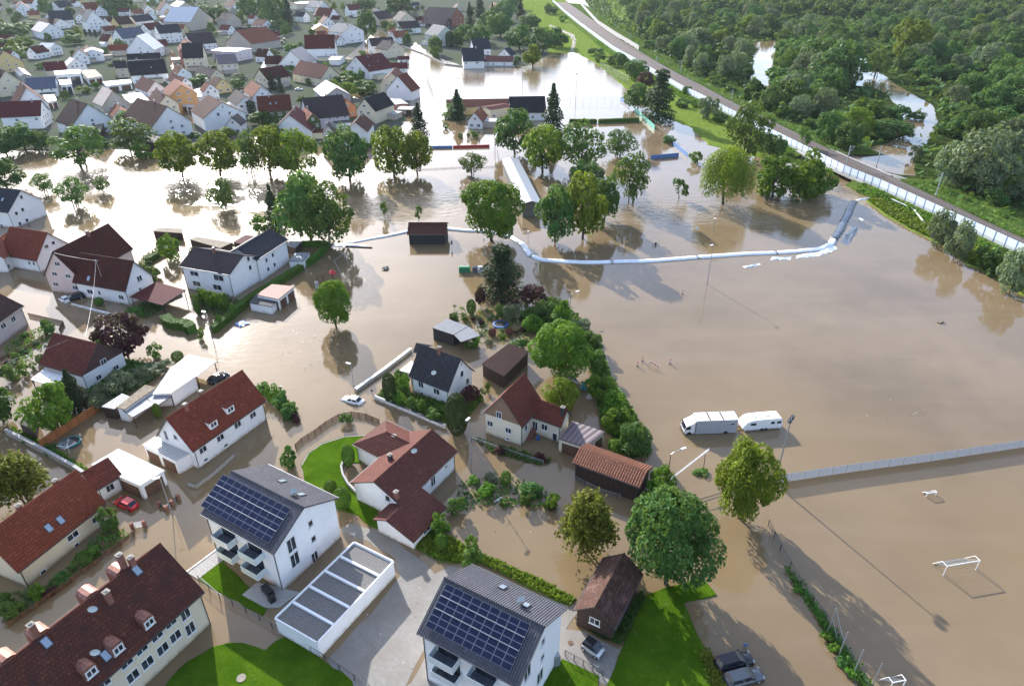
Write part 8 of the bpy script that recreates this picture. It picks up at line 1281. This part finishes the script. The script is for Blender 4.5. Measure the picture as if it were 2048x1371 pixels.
car(*(-125.66,419.84), 0, 4.4, 1.8, 1.45, 'paint_white', 'white car in the garden below the salmon barn', 'sedan', .15); car(*(-90.21,340.37), .1, 4.4, 1.8, 1.45, 'paint_dark', 'dark car in the yard behind the lime trees', 'sedan', .15); car(*(-84.35,339.29), .3, 4.4, 1.8, 1.45, 'paint_dark', 'second dark car in the yard behind the lime trees', 'wagon', .15); car(*(-7.04,509.94), 0, 4.2, 1.8, 1.45, 'paint_silver', 'silver car beside the low red stables', 'sedan', .15)
v_ = empty('van', (*(-210.35,653.96), .12), 0, 'white van parked beside the tractor in the town yard', 'van'); a = MB(); a.prism([(-2.6, -1), (1.4, -1), (1.4, 1), (-2.6, 1)], .4, 2.5); a.build('body', 'paint_white', v_); a = MB(); a.face([(1.4, -1, .4), (2.6, -1, .4), (2.6, -1, 1.2), (1.4, -1, 2.4)]); a.face([(1.4, 1, .4), (1.4, 1, 2.4), (2.6, 1, 1.2), (2.6, 1, .4)]); a.face([(1.4, -1, 2.4), (2.6, -1, 1.2), (2.6, 1, 1.2), (1.4, 1, 2.4)], 1); a.face([(2.6, -1, .4), (2.6, 1, .4), (2.6, 1, 1.2), (2.6, -1, 1.2)]); a.build('cab', ['paint_white', 'glass'], v_)
for sx in (-1.7, 1.7):
    for s in (1, -1): a = MB(); a.tube((sx, s * .8, .4), (sx, s * 1.02, .4), .4, .4, 10); a.build('wheel', 'rubber', v_)
tx = empty('tractor', (*(-196.25,629.92), .12), .2, 'green tractor beside the white van in the town yard', 'tractor'); a = MB(); a.box((.9, 0, 1.3), (2.0, .8, .9)); a.build('bonnet', 'paint_green', tx); a = MB(); a.box((-.7, 0, 2.0), (1.5, 1.5, 1.9)); a.box((-.7, 0, 3.0), (1.7, 1.7, .15), 1); a.build('cab', ['glass', 'paint_green'], tx)
for sx, rr in ((-1.0, .9), (1.4, .55)):
    for s in (1, -1): a = MB(); a.tube((sx, s * .75, rr), (sx, s * 1.2, rr), rr, rr, 12); a.build('wheel', 'rubber', tx)
# truck: local +x is the front
p0, p1 = (39.78,95.59), (30.28,95.02); an = az(p0, p1); n_ = Vector((sin(an), -cos(an), 0)); 
t_ = empty('horse_truck', (p0[0], p0[1], 0), an, 'grey box truck with white cab stranded in the brown floodwater', 'truck'); Bl = hypot((32.51,94.53)[0] - p0[0], (32.51,94.53)[1] - p0[1]); bw = 2.4; sg = -1
a = MB(); a.prism([(0, 0), (Bl, 0), (Bl, sg * bw), (0, sg * bw)], .12, 2.95, 0, True); a.build('box_body', 'truck_grey', t_); a = MB(); a.prism([(-.03, .03), (Bl + .03, .03), (Bl + .03, sg * bw - .03), (-.03, sg * bw - .03)], 2.95, 3.02); a.build('roof', 'paint_white', t_)
for xx in (.36, .68): a = MB(); a.box((Bl * xx, sg * bw / 2, 3.03), (.3, bw - .1, .03)); a.build('roof_strip', 'wood_brown', t_)
for zz in (.7, 1.25, 1.8, 2.35): a = MB(); a.box((Bl / 2, .02, zz), (Bl - .1, .03, .035)); a.build('side_rail', 'galvanised', t_)
a = MB(); a.box((.95, .03, 2.1), (.75, .06, .5)); a.box((.95, .065, 2.1), (.62, .02, .38), 1); a.build('side_window', ['frame', 'glass'], t_)
cl_ = 1.9; prof = [(0, .15), (cl_, .15), (cl_, .95), (cl_ - .35, 1.75), (.45, 2.35), (0, 2.75)]; y0, y1 = -.12, sg * bw + .12; v = [(Bl + .15 + x, y0, z) for x, z in prof] + [(Bl + .15 + x, y1, z) for x, z in prof]; k = len(prof); f = [tuple(range(k)), tuple(range(k, 2 * k))[::-1]] + [(i, i + k, (i + 1) % k + k, (i + 1) % k) for i in range(k)]; obj('cab', rawmesh('cab', v, f, 'paint_white', False), t_)
a = MB(); X = Bl + .15; a.face([(X + cl_ + .01, y0 - .1, 1.0), (X + cl_ + .01, y1 + .1, 1.0), (X + cl_ - .33, y1 + .1, 1.72), (X + cl_ - .33, y0 - .1, 1.72)]); a.build('windscreen', 'glass', t_); a = MB(); a.face([(X + .75, y0 + .02, 1.05), (X + 1.6, y0 + .02, 1.05), (X + 1.4, y0 + .02, 1.65), (X + .75, y0 + .02, 1.75)]); a.build('side_window', 'glass', t_)
for s in (y0 + .02, y1 - .02): a = MB(); a.box((X + cl_ - .2, s * 1.0 + (.2 if s > -1 else -.2), 1.4), (.12, .25, .45)); a.build('wing_mirror', 'paint_black', t_)
for xx in (1.9, X + .9):
    for s in (-.15, sg * bw + .15): a = MB(); a.tube((xx, s - .14, .12), (xx, s + .17, .12), .42, .42, 14); a.build('wheel', 'rubber', t_)
a = MB(); a.box((X + cl_ + .05, (y0 + y1) / 2, .35), (.12, bw - .2, .3)); a.build('bumper', 'paint_black', t_)
for s in (.25, .8): a = MB(); a.box((X + cl_ + .04, y0 * (1 - s) + y1 * s, .72), (.08, .35, .18)); a.build('headlight', 'headlight', t_)
# caravan
q0, q1 = (48.24,96.82), (40.95,95.81); an = az(q0, q1); cv_ = empty('caravan', (q0[0], q0[1], 0), an, 'white touring caravan hitched behind the grey box truck', 'caravan'); cl_ = hypot(q1[0] - q0[0], q1[1] - q0[1]) ; prof = [(0, .25), (-.1, .9), (.05, 2.0), (.35, 2.38), (cl_ * .5, 2.42), (cl_ - 1.6, 2.36), (cl_ - .75, 2.05), (cl_ - .2, 1.3), (cl_, .75), (cl_ - .45, .2), (.3, .18)]
k = len(prof); ys = [0.0, .06, -.12, sg * 2.3 + .12, sg * 2.3 - .06, sg * 2.3]; v = []
for y_, s_ in ((-.0, .97), (-.12, 1), (-2.18, 1), (-2.3, .97)): v += [((x - cl_ / 2) * (1 if s_ == 1 else .985) + cl_ / 2, y_, (z - 1.3) * s_ + 1.3) for x, z in prof]
f = [tuple(range(k))] + [tuple(range(3 * k, 4 * k))[::-1]] + [(r * k + i, (r + 1) * k + i, (r + 1) * k + (i + 1) % k, r * k + (i + 1) % k) for r in range(3) for i in range(k)]; obj('body', rawmesh('body', v, f, 'paint_white', False), cv_)
for xx, w_ in ((.55, .8), (1.75, .7), (cl_ - 2.0, 1.0)): a = MB(); a.box((xx + .1, .01, 1.55), (w_, .05, .5)); a.box((xx + .1, .04, 1.55), (w_ - .12, .02, .38), 1); a.build('side_window', ['dark_metal', 'glass'], cv_)
for xx in (cl_ * .4, cl_ * .4 + .75): a = MB(); a.tube((xx, -.12, .2), (xx, .06, .2), .32, .32, 12); a.build('wheel', 'rubber', cv_)
for xx, w_ in ((cl_ * .35, .7), (cl_ * .66, .4)): a = MB(); a.box((xx, -1.15, 2.47), (w_, .6, .12)); a.build('roof_vent', 'frosted', cv_)
a = MB(); a.tube((cl_ - .3, -1.0, .3), (cl_ + 1.1, -1.15, .3), .05); a.tube((cl_ - .3, -1.4, .3), (cl_ + 1.1, -1.15, .3), .05); a.build('drawbar', 'dark_metal', cv_)
a = MB(); a.box((cl_ / 2, .015, .38), (cl_ - 1.2, .02, .06)); a.build('trim_strip', 'dark_metal', cv_)
# ---------------------------------------------------------------- pitch and park furniture
def goal(p, q, ht, dep, label):
    an = az(p, q); L_ = hypot(q[0] - p[0], q[1] - p[1]); root = empty('football_goal', (*p, 0), an, label, 'football goal', 'football goals')
    for xx in (0, L_): a = MB(); a.tube((xx, 0, -.4), (xx, 0, ht), .06); a.build('goal_post', 'paint_white', root); a = MB(); a.path([(xx, 0, ht), (xx, dep * .45, ht - .05), (xx, dep, .12)], .045, 6); a.build('side_bar', 'paint_white', root)
    a = MB(); a.tube((0, 0, ht), (L_, 0, ht), .06); a.build('crossbar', 'paint_white', root); a = MB(); a.tube((0, dep, .12), (L_, dep, .12), .05); a.build('ground_bar', 'galvanised', root)
    a = MB()
    for i in range(18): t = i / 17; a.tube((L_ * t, .02, ht), (L_ * t, dep, .12), .008, .008, 3)
    for i in range(8): t = (i + .5) / 8; a.tube((0, dep * t, ht + (.12 - ht) * t), (L_, dep * t, ht + (.12 - ht) * t), .008, .008, 3)
    tag(a.build('net', 'galvanised', root), kind='stuff')
goal((59.38,64.12), (64.42,65.07), 1.85, 2.0, 'white football goal half sunk in the flooded pitch'); goal((65.13,79.49), (66.8,79.82), .7, .9, 'small white goal frame near the grey panel fence'); goal((43.68,47.13), (45.34,47.44), 2.0, 1.6, 'white goal frame cut by the picture edge')
for i, (p, tp_) in enumerate((((39.84,55.15), 4.6), ((39.87,51.81), 4.6), ((40.82,49.64), 4.4), ((42.19,47.93), 4.4))):
    root = empty('net_pole', (*p, 0), 0, ['first pale net pole with bracing beside the weedy kerb', 'second pale net pole along the weedy kerb', 'third pale net pole along the weedy kerb', 'pale net pole beside the cut off goal'][i], 'pole', 'ball net poles'); a = MB(); a.tube((0, 0, -.4), (0, 0, tp_), .07, .06); a.build('pole', 'galvanised', root)
    if i == 0: a = MB(); a.tube((0, 0, tp_ - .1), (1.4, -2.0, 0), .05); a.tube((0, 0, tp_ * .6), (.8, -1.3, 0), .04); a.build('brace', 'galvanised', root)
tufts('kerb_weeds', [(x + random.gauss(0, .35), y + random.gauss(0, .35)) for x, y in [(lambda a, b, t: (a[0] + (b[0] - a[0]) * t, a[1] + (b[1] - a[1]) * t))((38.22,65.86), (41.74,46.83), random.random() ** .6) for _ in range(1500)]], .3, 'l_green', lambda x, y: .0)
for x, y, w, t, l in [((39.37,54.37), 0, .8, 1.0, 'leafy weed bush at the first net pole'), ((39.53,52.76), 0, .8, 1.0, 'small weed bush between the first two net poles'), ((39.61,50.74), 0, .75, 1.0, 'leafy weed bush at the second net pole'), ((40.21,49.32), 0, .7, 1.1, 'leafy weed bush at the third net pole'), ((38.16,61.44), 0, .5, .8, 'tiny weed bush on the flooded kerb'), ((31.08,85.1), 0, 1.2, .6, 'floating weed clump at the barrier pole foot')]: tree('shrub', *x, w, t, l, 'weed_bush', 'shrub', 'weed bushes on the kerb')
a = empty('height_barrier', (*(23.76,81.19), 0), 0, 'white double bar height barrier across the flooded entrance', 'barrier'); pA, pB = (23.57,80.24), (32.51,87.33); o0 = Vector((*(23.76,81.19), 0))
for s in (0, .28): b_ = MB(); b_.tube(Vector((*pA, 1.5 + s)) - o0, Vector((*pB, 3.0 + s)) - o0, .055); b_.build('boom', 'paint_white', a)
b_ = MB(); p_ = Vector((*(31.44,85.22), 0)) - o0; b_.tube(p_ - Vector((0, 0, .4)), Vector((*(31.76,86.49), 2.75)) - o0, .06); b_.build('support_post', 'dark_metal', a); b_ = MB(); b_.tube((0, 0, -.4), (.1, .1, 1.6), .09); b_.build('pivot_post', 'dark_metal', a)
b_ = MB()
for i in range(14): t = (i + .5) / 14; q = Vector((*pA, 1.5)).lerp(Vector((*pB, 3.0)), t) - o0; b_.tube(q, q + Vector((0, 0, .28)), .02, .02, 4)
b_.build('boom_braces', 'galvanised', a)
rb = empty('traffic_barrier', (*(28.3,118.23), 0), az((28.3,118.23), (29.97,116.14)), 'red and white striped road barrier board standing in the floodwater', 'traffic barrier'); Lb = hypot((28.3,118.23)[0] - (29.97,116.14)[0], (28.3,118.23)[1] - (29.97,116.14)[1])
for i in range(9): b_ = MB(); b_.box((Lb * (i + .5) / 9, 0, .8), (Lb / 9, .05, .3)); b_.build('stripe', 'paint_red' if i % 2 else 'paint_white', rb)
for s in (.1, .9): b_ = MB(); b_.box((Lb * s, 0, .2), (.06, .06, 1.3)); b_.build('leg', 'galvanised', rb)
for i, p in enumerate(((25.83,117.66), (27.18,119.59), (32.71,118.62), (42.29,150.86))):
    root = empty('traffic_beacon', (*p, 0), .6, ['traffic beacon beside the striped barrier board facing the hedge', 'white traffic beacon beyond the striped barrier board', 'lone white traffic beacon away from the striped board', 'tilted beacon below the shadow of the park trees'][i], 'traffic beacon', 'traffic beacons in the flood')
    for k in range(4): b_ = MB(); b_.box((0, 0, .2 + k * .25), (.25, .07, .25)); b_.build('stripe', 'paint_red' if k % 2 else 'paint_white', root)
    b_ = MB(); b_.box((0, 0, 0), (.4, .3, .2)); b_.build('foot', 'rubber', root)
def container(p, mat, label):
    root = empty('recycling_container', (*p, 0), .05, label, 'recycling container', 'recycling containers beside the pine'); b_ = MB(); b_.prism([(-.8, -.65), (.8, -.65), (.8, .65), (-.8, .65)], -.3, 1.15); b_.build('body', mat, root); b_ = MB(); v = [(-.85, -.7, 1.15), (.85, -.7, 1.15), (.85, .7, 1.15), (-.85, .7, 1.15), (-.6, -.4, 1.55), (.6, -.4, 1.55), (.6, .4, 1.55), (-.6, .4, 1.55)]
    obj('lid', rawmesh('lid', v, [(4, 5, 6, 7), (0, 1, 5, 4), (1, 2, 6, 5), (2, 3, 7, 6), (3, 0, 4, 7)], mat, False), root); b_ = MB(); b_.tube((0, -.72, .95), (0, -.62, .95), .14, .14, 10); b_.build('chute', 'rubber', root)
container((-13.25,164.22), 'paint_green', 'green recycling container farthest from the pine'); container((-11.86,164.22), 'paint_green', 'second green recycling container next to the gap'); container((-9.67,164.22), 'paint_grey', 'grey blue recycling container after the gap'); container((-8.35,164.22), 'truck_grey', 'pale recycling container with brown lid'); container((-6.78,164.86), 'paint_green', 'green recycling container half under the pine')
pg = empty('climbing_frame', (*(-48.84,154.83), 0), .4, 'wooden climbing frame with small red roof in the flooded playground', 'playground frame')
for x_, y_ in ((0, 0), (1.4, 0), (0, 1.4), (1.4, 1.4), (4, 1), (4, 2.4)): b_ = MB(); b_.tube((x_, y_, -.4), (x_, y_, 2.6), .08); b_.build('post', 'wood_brown', pg)
b_ = MB(); b_.box((.7, .7, 1.3), (1.6, 1.6, .1)); b_.build('platform', 'wood_brown', pg); b_ = MB(); b_.tube((0, 0, 2.5), (4, 1, 2.5), .06); b_.tube((0, 1.4, 2.5), (4, 2.4, 2.5), .06); b_.build('beam', 'wood_brown', pg); b_ = MB(); b_.face([(3.2, .6, 2.6), (4.8, .6, 2.6), (4, 1.7, 3.5)]); b_.face([(3.2, 2.8, 2.6), (4, 1.7, 3.5), (4.8, 2.8, 2.6)]); b_.face([(3.2, .6, 2.6), (4, 1.7, 3.5), (3.2, 2.8, 2.6)]); b_.face([(4.8, .6, 2.6), (4.8, 2.8, 2.6), (4, 1.7, 3.5)]); b_.build('roof', 'paint_red', pg); b_ = MB(); b_.box((-.5, -.5, .8), (.9, .9, 2)); b_.build('climbing_wall', 'concrete', pg)
sw = empty('swing_frame', (*(-48.65,170.76), 0), 0, 'grey tubular swing frame in the flooded playground', 'swing frame'); o0 = Vector((*(-48.65,170.76), 0)); A_, B_ = Vector((*(-47.24,165.95), 2.4)) - o0, Vector((*(-45.66,170.32), 2.4)) - o0; pts_ = [Vector((*p, -.3)) - o0 for p in ((-44.12,161.09), (-48.12,168.43), (-42.73,165.82), (-46.23,173.5))]
b_ = MB(); b_.tube(A_, B_, .05); b_.build('top_bar', 'galvanised', sw)
for A__, q in ((A_, pts_[0]), (A_, pts_[1]), (B_, pts_[2]), (B_, pts_[3])): b_ = MB(); b_.tube(A__, q, .045); b_.build('leg', 'galvanised', sw)
def tramp(p, r, mat, label, z=.35):
    root = empty('trampoline', (*p, 0), 0, label, 'trampoline', 'garden trampolines'); ring = [(r * cos(2 * pi * i / 24), r * sin(2 * pi * i / 24)) for i in range(24)]; b_ = MB(); b_.face([(x * .84, y * .84, z) for x, y in ring]); b_.build('jumping_mat', 'rubber', root); b_ = MB()
    for i in range(24): j = (i + 1) % 24; b_.face([(*ring[i], z + .03), (*ring[j], z + .03), (ring[j][0] * .82, ring[j][1] * .82, z + .06), (ring[i][0] * .82, ring[i][1] * .82, z + .06)]); b_.face([(*ring[i], z - .2), (*ring[j], z - .2), (*ring[j], z + .03), (*ring[i], z + .03)])
    b_.build('edge_pad', mat, root)
tramp((-2.62,135.03), 1.75, 'paint_blue', 'blue rimmed trampoline sunk beside the bitumen carport'); tramp((-76.79,92.73), 1.7, 'teal', 'teal rimmed trampoline beside the orange board fence')
def playhouse(p, label):
    root = empty('playhouse', (*p, 0), .5, label, 'playhouse', 'small wooden playhouses'); b_ = MB(); b_.prism([(-.6, -.6), (.6, -.6), (.6, .6), (-.6, .6)], -.3, .9); b_.build('wall', 'wood_brown', root); b_ = MB(); b_.face([(-.8, -.8, .85), (.8, -.8, .85), (.8, 0, 1.6), (-.8, 0, 1.6)]); b_.face([(.8, .8, .85), (-.8, .8, .85), (-.8, 0, 1.6), (.8, 0, 1.6)]); b_.build('roof', 'r_tile2', root)
playhouse((-4.44,130.46), 'small red roofed playhouse below the trampoline'); playhouse((-0.67,130.68), 'small playhouse beside the hedge bank')
dr = empty('rotary_dryer', (*(-75.53,90.17), 0), .3, 'white rotary clothes dryer in the flooded yard by the teal trampoline', 'clothes dryer'); b_ = MB(); b_.tube((0, 0, -.3), (0, 0, 1.9), .04); b_.build('pole', 'paint_white', dr)
for i in range(4):
    an = i * pi / 2; b_ = MB(); b_.tube((0, 0, 1.3), (1.5 * cos(an), 1.5 * sin(an), 1.9), .03); b_.build('arm', 'paint_white', dr)
b_ = MB()
for k in range(1, 7):
    for i in range(4): r = .25 * k; z = 1.3 + .1 * k; b_.tube((r * cos(i * pi / 2), r * sin(i * pi / 2), z), (r * cos((i + 1) * pi / 2), r * sin((i + 1) * pi / 2), z), .014, .014, 3)
b_.build('washing_line', 'paint_white', dr)
def dish(p, z, label, r=.5, an=-1.2):
    root = empty('satellite_dish', (*p, z), an, label, 'satellite dish', 'satellite dishes on the roofs'); v = [(.12, 0, .75)]; f = []
    for k in (1, 2, 3):
        for i in range(16): t = 2 * pi * i / 16; rr = r * k / 3; v.append((.12 + .09 * (k / 3) ** 2 * 2, rr * cos(t), .75 + rr * sin(t)))
    for i in range(16): f.append((0, 1 + i, 1 + (i + 1) % 16))
    for k in range(2):
        for i in range(16): j = (i + 1) % 16; f.append((1 + k * 16 + i, 1 + k * 16 + 16 + i, 1 + k * 16 + 16 + j, 1 + k * 16 + j))
    obj('reflector', rawmesh('reflector', v, f, 'frosted', True), root); b_ = MB(); b_.tube((0, 0, -.3), (0, 0, .75), .035); b_.build('mast', 'dark_metal', root); b_ = MB(); b_.tube((.2, 0, .3), (.85, 0, .6), .02); b_.box((.85, 0, .62), (.14, .1, .1)); b_.build('receiver_arm', 'dark_metal', root)
for pxy, z, l in (((-44.94,46.11),8.6,'grey satellite dish on the mottled dark red roof'),((-46.75,50.12),10.5,'small dish and aerial near the ridge of the mottled roof'),((-14.43,104.23),6.6,'round white dish on the charcoal tiled roof'),((-30.05,69.89),9.7,'grey dish on the solar apartment roof beside the roof window'),((0.9,51.06),11,'grey dish on the apartment roof above the timber barn'),((-15.48,83.32),5.6,'small dish on the brown bungalow roof')): dish(pxy, z, l)
# moved poles, cables, people, drains
rp = (-95.79,143.96); root = empty('roof_pole', (*rp, 9.0), 0, 'slim service pole with cables on the crossed roof house', 'pole'); b_ = MB(); b_.tube((0, 0, -1), (0, 0, 3.2), .05); b_.build('pole', 'galvanised', root); b_ = MB(); b_.tube((-.6, 0, 3.0), (.6, 0, 3.0), .04); b_.build('crossarm', 'galvanised', root)
def cable(p, q, sag, label):
    p, q = Vector(p), Vector(q); pts_ = [p.lerp(q, i / 16) - Vector((0, 0, sag * 4 * (i / 16) * (1 - i / 16))) for i in range(17)]; b_ = MB(); b_.path([x - p for x in pts_], .016, 4); o = b_.build('power_cable', 'galvanised'); o.location = p; tag(o, label, 'cable', 'overhead cables')
cable((*rp, 12.1), (*(-83.87,115.28), 8.5), 1.0, 'slack pale cable from the service pole to the brown gabled cottage'); cable((*rp, 12.1), (*(-111.25,151.66), 11), .3, 'pale cable from the service pole over the chocolate gable'); cable((*(-96.34,107.9), 7), (*(-84.67,117.67), 8.5), .6, 'thin cable towards the cottage ridge'); 
for i, p in enumerate(((54.47,661.15), (57.3,668.49))):
    root = empty('person', (*p, .3), .8, ['person in dark clothes standing on the meadow path with a bag', 'second person in dark jacket standing on the meadow path'][i], 'person', 'people on the meadow path')
    rr = [(.0, .10), (.12, .11), (.45, .1), (.85, .17), (1.0, .19), (1.3, .22), (1.42, .2), (1.5, .07), (1.56, .07), (1.6, .1), (1.7, .12), (1.78, .09), (1.82, .02)]; rings = [[(cos(2 * pi * k / 10) * r_ * .7, sin(2 * pi * k / 10) * r_, z_) for k in range(10)] for z_, r_ in rr]; v, f = loft(rings); obj('body', rawmesh('body', v, f, 'paint_black' if i == 0 else 'banner_blue'), root)
    for s in (1, -1): b_ = MB(); b_.tube((0, s * .24, 1.38), (.05, s * .3, .8), .06, .04); b_.build('arm', 'paint_black', root)
    b_ = MB(); b_.box((.02, 0, 1.68), (.2, .17, .22)); b_.build('head', 'skin', root)
for i in range(2):
    b_ = MB(); pts_ = [Vector((*((125.6,217.28),(125.93,217.28))[i], 2.0)), Vector((*((128.67,209.11),(128.99,209.11))[i], 1.6)), Vector((*((126.5,196.41),(126.96,196.41))[i], .5))]; b_.path([q - pts_[0] for q in pts_], .08, 8); o = b_.build('drain_pipe', 'paint_white'); o.location = pts_[0]; tag(o, ['white drain pipe on the bank nearest the noise barrier', 'second white drain pipe on the bank beside the willows'][i], 'drain pipe', 'drain pipes on the railway bank')
def sign(p, ht, w, h, mat, label, name='sign', an=-.4):
    root = empty(name, (*p, 0), an, label, 'sign'); b_ = MB(); b_.tube((0, 0, -.4), (0, 0, ht), .035); b_.build('post', 'galvanised', root); b_ = MB(); b_.box((0, -.05, ht), (w, .03, h)); b_.build('sign_plate', mat, root)
sign((55.92,193.52), .9, .9, .75, 'frame', 'white notice board with dark symbol standing in the park flood'); sign((-44.21,107.27), 1.9, .55, .55, 'galvanised', 'round traffic mirror on the curved garden bed'); sign((-26.87,107.27), 1.2, .4, .6, 'dark_metal', 'small dark road sign above the sunken car'); sign((43.05,82.11), .7, .35, .35, 'paint_orange', 'orange topped bin post at the metal fence corner', 'bin_post'); sign((28.86,53.17), .35, .5, .5, 'banner_blue', 'blue triangular road sign half drowned near the black estate'); sign((-17.1,179.91), 1.8, .5, 1.2, 'dark_metal', 'dark information stele beside the black clubhouse hut', 'stele'); sign((-8.11,183.64), 1.2, .6, .8, 'frame', 'small white board below the big maple', 'notice_board'); sign((3.93,193.52), .8, 1.4, .6, 'galvanised', 'pale information board at the end of the long shed', 'notice_board')
gr = empty('bench_set', (*(41.36,182.51), 0), .2, 'half drowned bench and bin group in the flooded park', 'bench'); b_ = MB(); b_.box((0, 0, .45), (.5, .4, .7)); b_.build('bin', 'dark_metal', gr)
for s in (-.8, .8): b_ = MB(); b_.path([(s, -.2, -.2), (s, -.2, .7), (s, .3, .7), (s, .3, -.2)], .035, 5); b_.build('bench_frame', 'dark_metal', gr)
bk = empty('grill_set', (*(-32.59,61.04), .16), 2.4, 'black covered grill and furniture on the shaded terrace', 'garden furniture'); b_ = MB(); b_.box((0, 0, .5), (1.9, .9, .9)); b_.build('cover', 'paint_black', bk); b_ = MB(); b_.box((-1.5, .3, .45), (.8, .8, .8)); b_.build('chair_stack', 'paint_black', bk)
bi = empty('bicycle', (*(9.95,50.02), .05), -.6, 'grey bicycle leaning at the fence below the silver car', 'bicycle')
for s in (-.52, .52):
    b_ = MB(); ring = [Vector((s + .33 * cos(2 * pi * i / 14), 0, .34 + .33 * sin(2 * pi * i / 14))) for i in range(15)]; b_.path(ring, .02, 5); b_.build('wheel', 'rubber', bi)
b_ = MB(); b_.path([(-.52, 0, .34), (-.1, 0, .34), (-.25, 0, .85), (.38, 0, .85), (-.1, 0, .34)], .02, 5); b_.path([(.52, 0, .34), (.38, 0, .95), (.38, .25, 1.0)], .02, 5); b_.build('frame', 'paint_silver', bi)
hb = empty('heat_pump', (*(5.26,50.94), .1), .4, 'grey heat pump box at the corner of the apartment house', 'heat pump'); b_ = MB(); b_.box((0, 0, .9), (.7, 1.1, 1.8)); b_.build('housing', 'galvanised', hb); b_ = MB(); b_.tube((.36, 0, 1.0), (.38, 0, 1.0), .4, .4, 14); b_.build('fan_grille', 'dark_metal', hb)
ps = empty('parasol', (*(-7.78,47.35), 5.2), 0, 'closed red parasol on the apartment balcony', 'parasol'); b_ = MB(); b_.tube((0, 0, 0), (0, 0, 1.0), .03); b_.build('pole', 'galvanised', ps); b_ = MB(); b_.tube((0, 0, .9), (0, 0, 1.5), .4, .05, 8); b_.build('canopy', 'paint_red', ps)
mc = [('manhole_cover', (7.28,53.66), .06, 'rusty round manhole cover on the forecourt beside the silver car', .32, 'wood_brown'), ('manhole_cover', (-23.3,71.74), .05, 'grey manhole cover on the drive beside the garage row', .32, 'concrete'), ('sand_pit', (-32.05,48.93), .12, 'round sandy patch on the back lawn', .55, 'dirt_path')]
for n, p, z, l, r, mt in mc: b_ = MB(); b_.tube((0, 0, 0), (0, 0, .04), r, r, 18); o = b_.build(n, mt); o.location = (*p, z); tag(o, l, 'manhole cover' if n != 'sand_pit' else 'sand pit')
gc = empty('garden_cross', (*(-2.19,78.71), 0), .3, 'white wooden garden figure floating among the flower beds', 'garden ornament'); b_ = MB(); b_.box((0, 0, .15), (1.5, .14, .1), 0, .5); b_.build('arm', 'paint_white', gc); b_ = MB(); b_.box((.05, -.1, .12), (.14, .9, .1), 0, .4); b_.build('post', 'paint_white', gc)
st = empty('front_steps', (*(3.18,94.67), 0), az((1.84,93.55), (3.67,96.67)), 'brick front steps of the cream house', 'steps')
for i in range(6): b_ = MB(); b_.box((-1.0 + i * .35, 0, .1 + i * .1), (.36, 1.3, .2 + i * .2)); b_.build('step', 'brick_red', st)
bb = empty('water_barrel', (*(4.56,93.83), 0), 0, 'blue barrel below the brick steps', 'barrel'); b_ = MB(); b_.tube((0, 0, -.3), (0, 0, .6), .32, .3, 12); b_.build('drum', 'paint_blue', bb); b_ = MB(); b_.tube((0, 0, .6), (0, 0, .64), .33, .33, 12); b_.build('lid', 'paint_blue', bb)
a = MB()
for poly, n_ in (([(-52.19,132.71),(-44.34,137.41),(-39.15,116.14),(-47.3,116.14)], 60), ([(21.09,168.43),(73.83,172.46),(71.9,166.79),(20.51,162.65)], 60), ([(69.73,108.96),(78.95,100.85),(75.74,94.95),(64.19,100.85)], 25), ([(-11.78,84.49),(4.46,80.96),(2.58,68.58),(-7.78,73.43)], 25), ([(-22.68,65.86),(-11.04,61.61),(-12.05,48.68),(-17.84,48.05)], 40), ([(-21.1,186.32),(-3.52,186.32),(-3.24,168.43),(-19.47,168.43)], 25)):
    for x, y in scatter(poly, n_): s_ = random.uniform(.03, .1); a.box((x, y, .045), (s_ * 1.6, s_, .03), int(random.random() < .7), random.uniform(0, 3))
tag(a.build('floating_debris', ['plastic_white', 'wood_brown']), kind='stuff')
# ---------------------------------------------------------------- haze
hz = MB(); hz.box((-75, 795, 38.2), (3180, 1730, 81.6)); hzo = hz.build('haze', []); tag(hzo, kind='stuff')
m = bpy.data.materials.new('haze'); m.use_nodes = True; t = m.node_tree; t.nodes.clear(); ou = t.nodes.new('ShaderNodeOutputMaterial'); pv = t.nodes.new('ShaderNodeVolumePrincipled'); pv.inputs['Color'].default_value = (.8, .9, 1, 1); pv.inputs['Density'].default_value = .00003; pv.inputs['Anisotropy'].default_value = .3; t.links.new(pv.outputs[0], ou.inputs['Volume']); hzo.data.materials.append(m)
SC.cycles.volume_bounces = 0
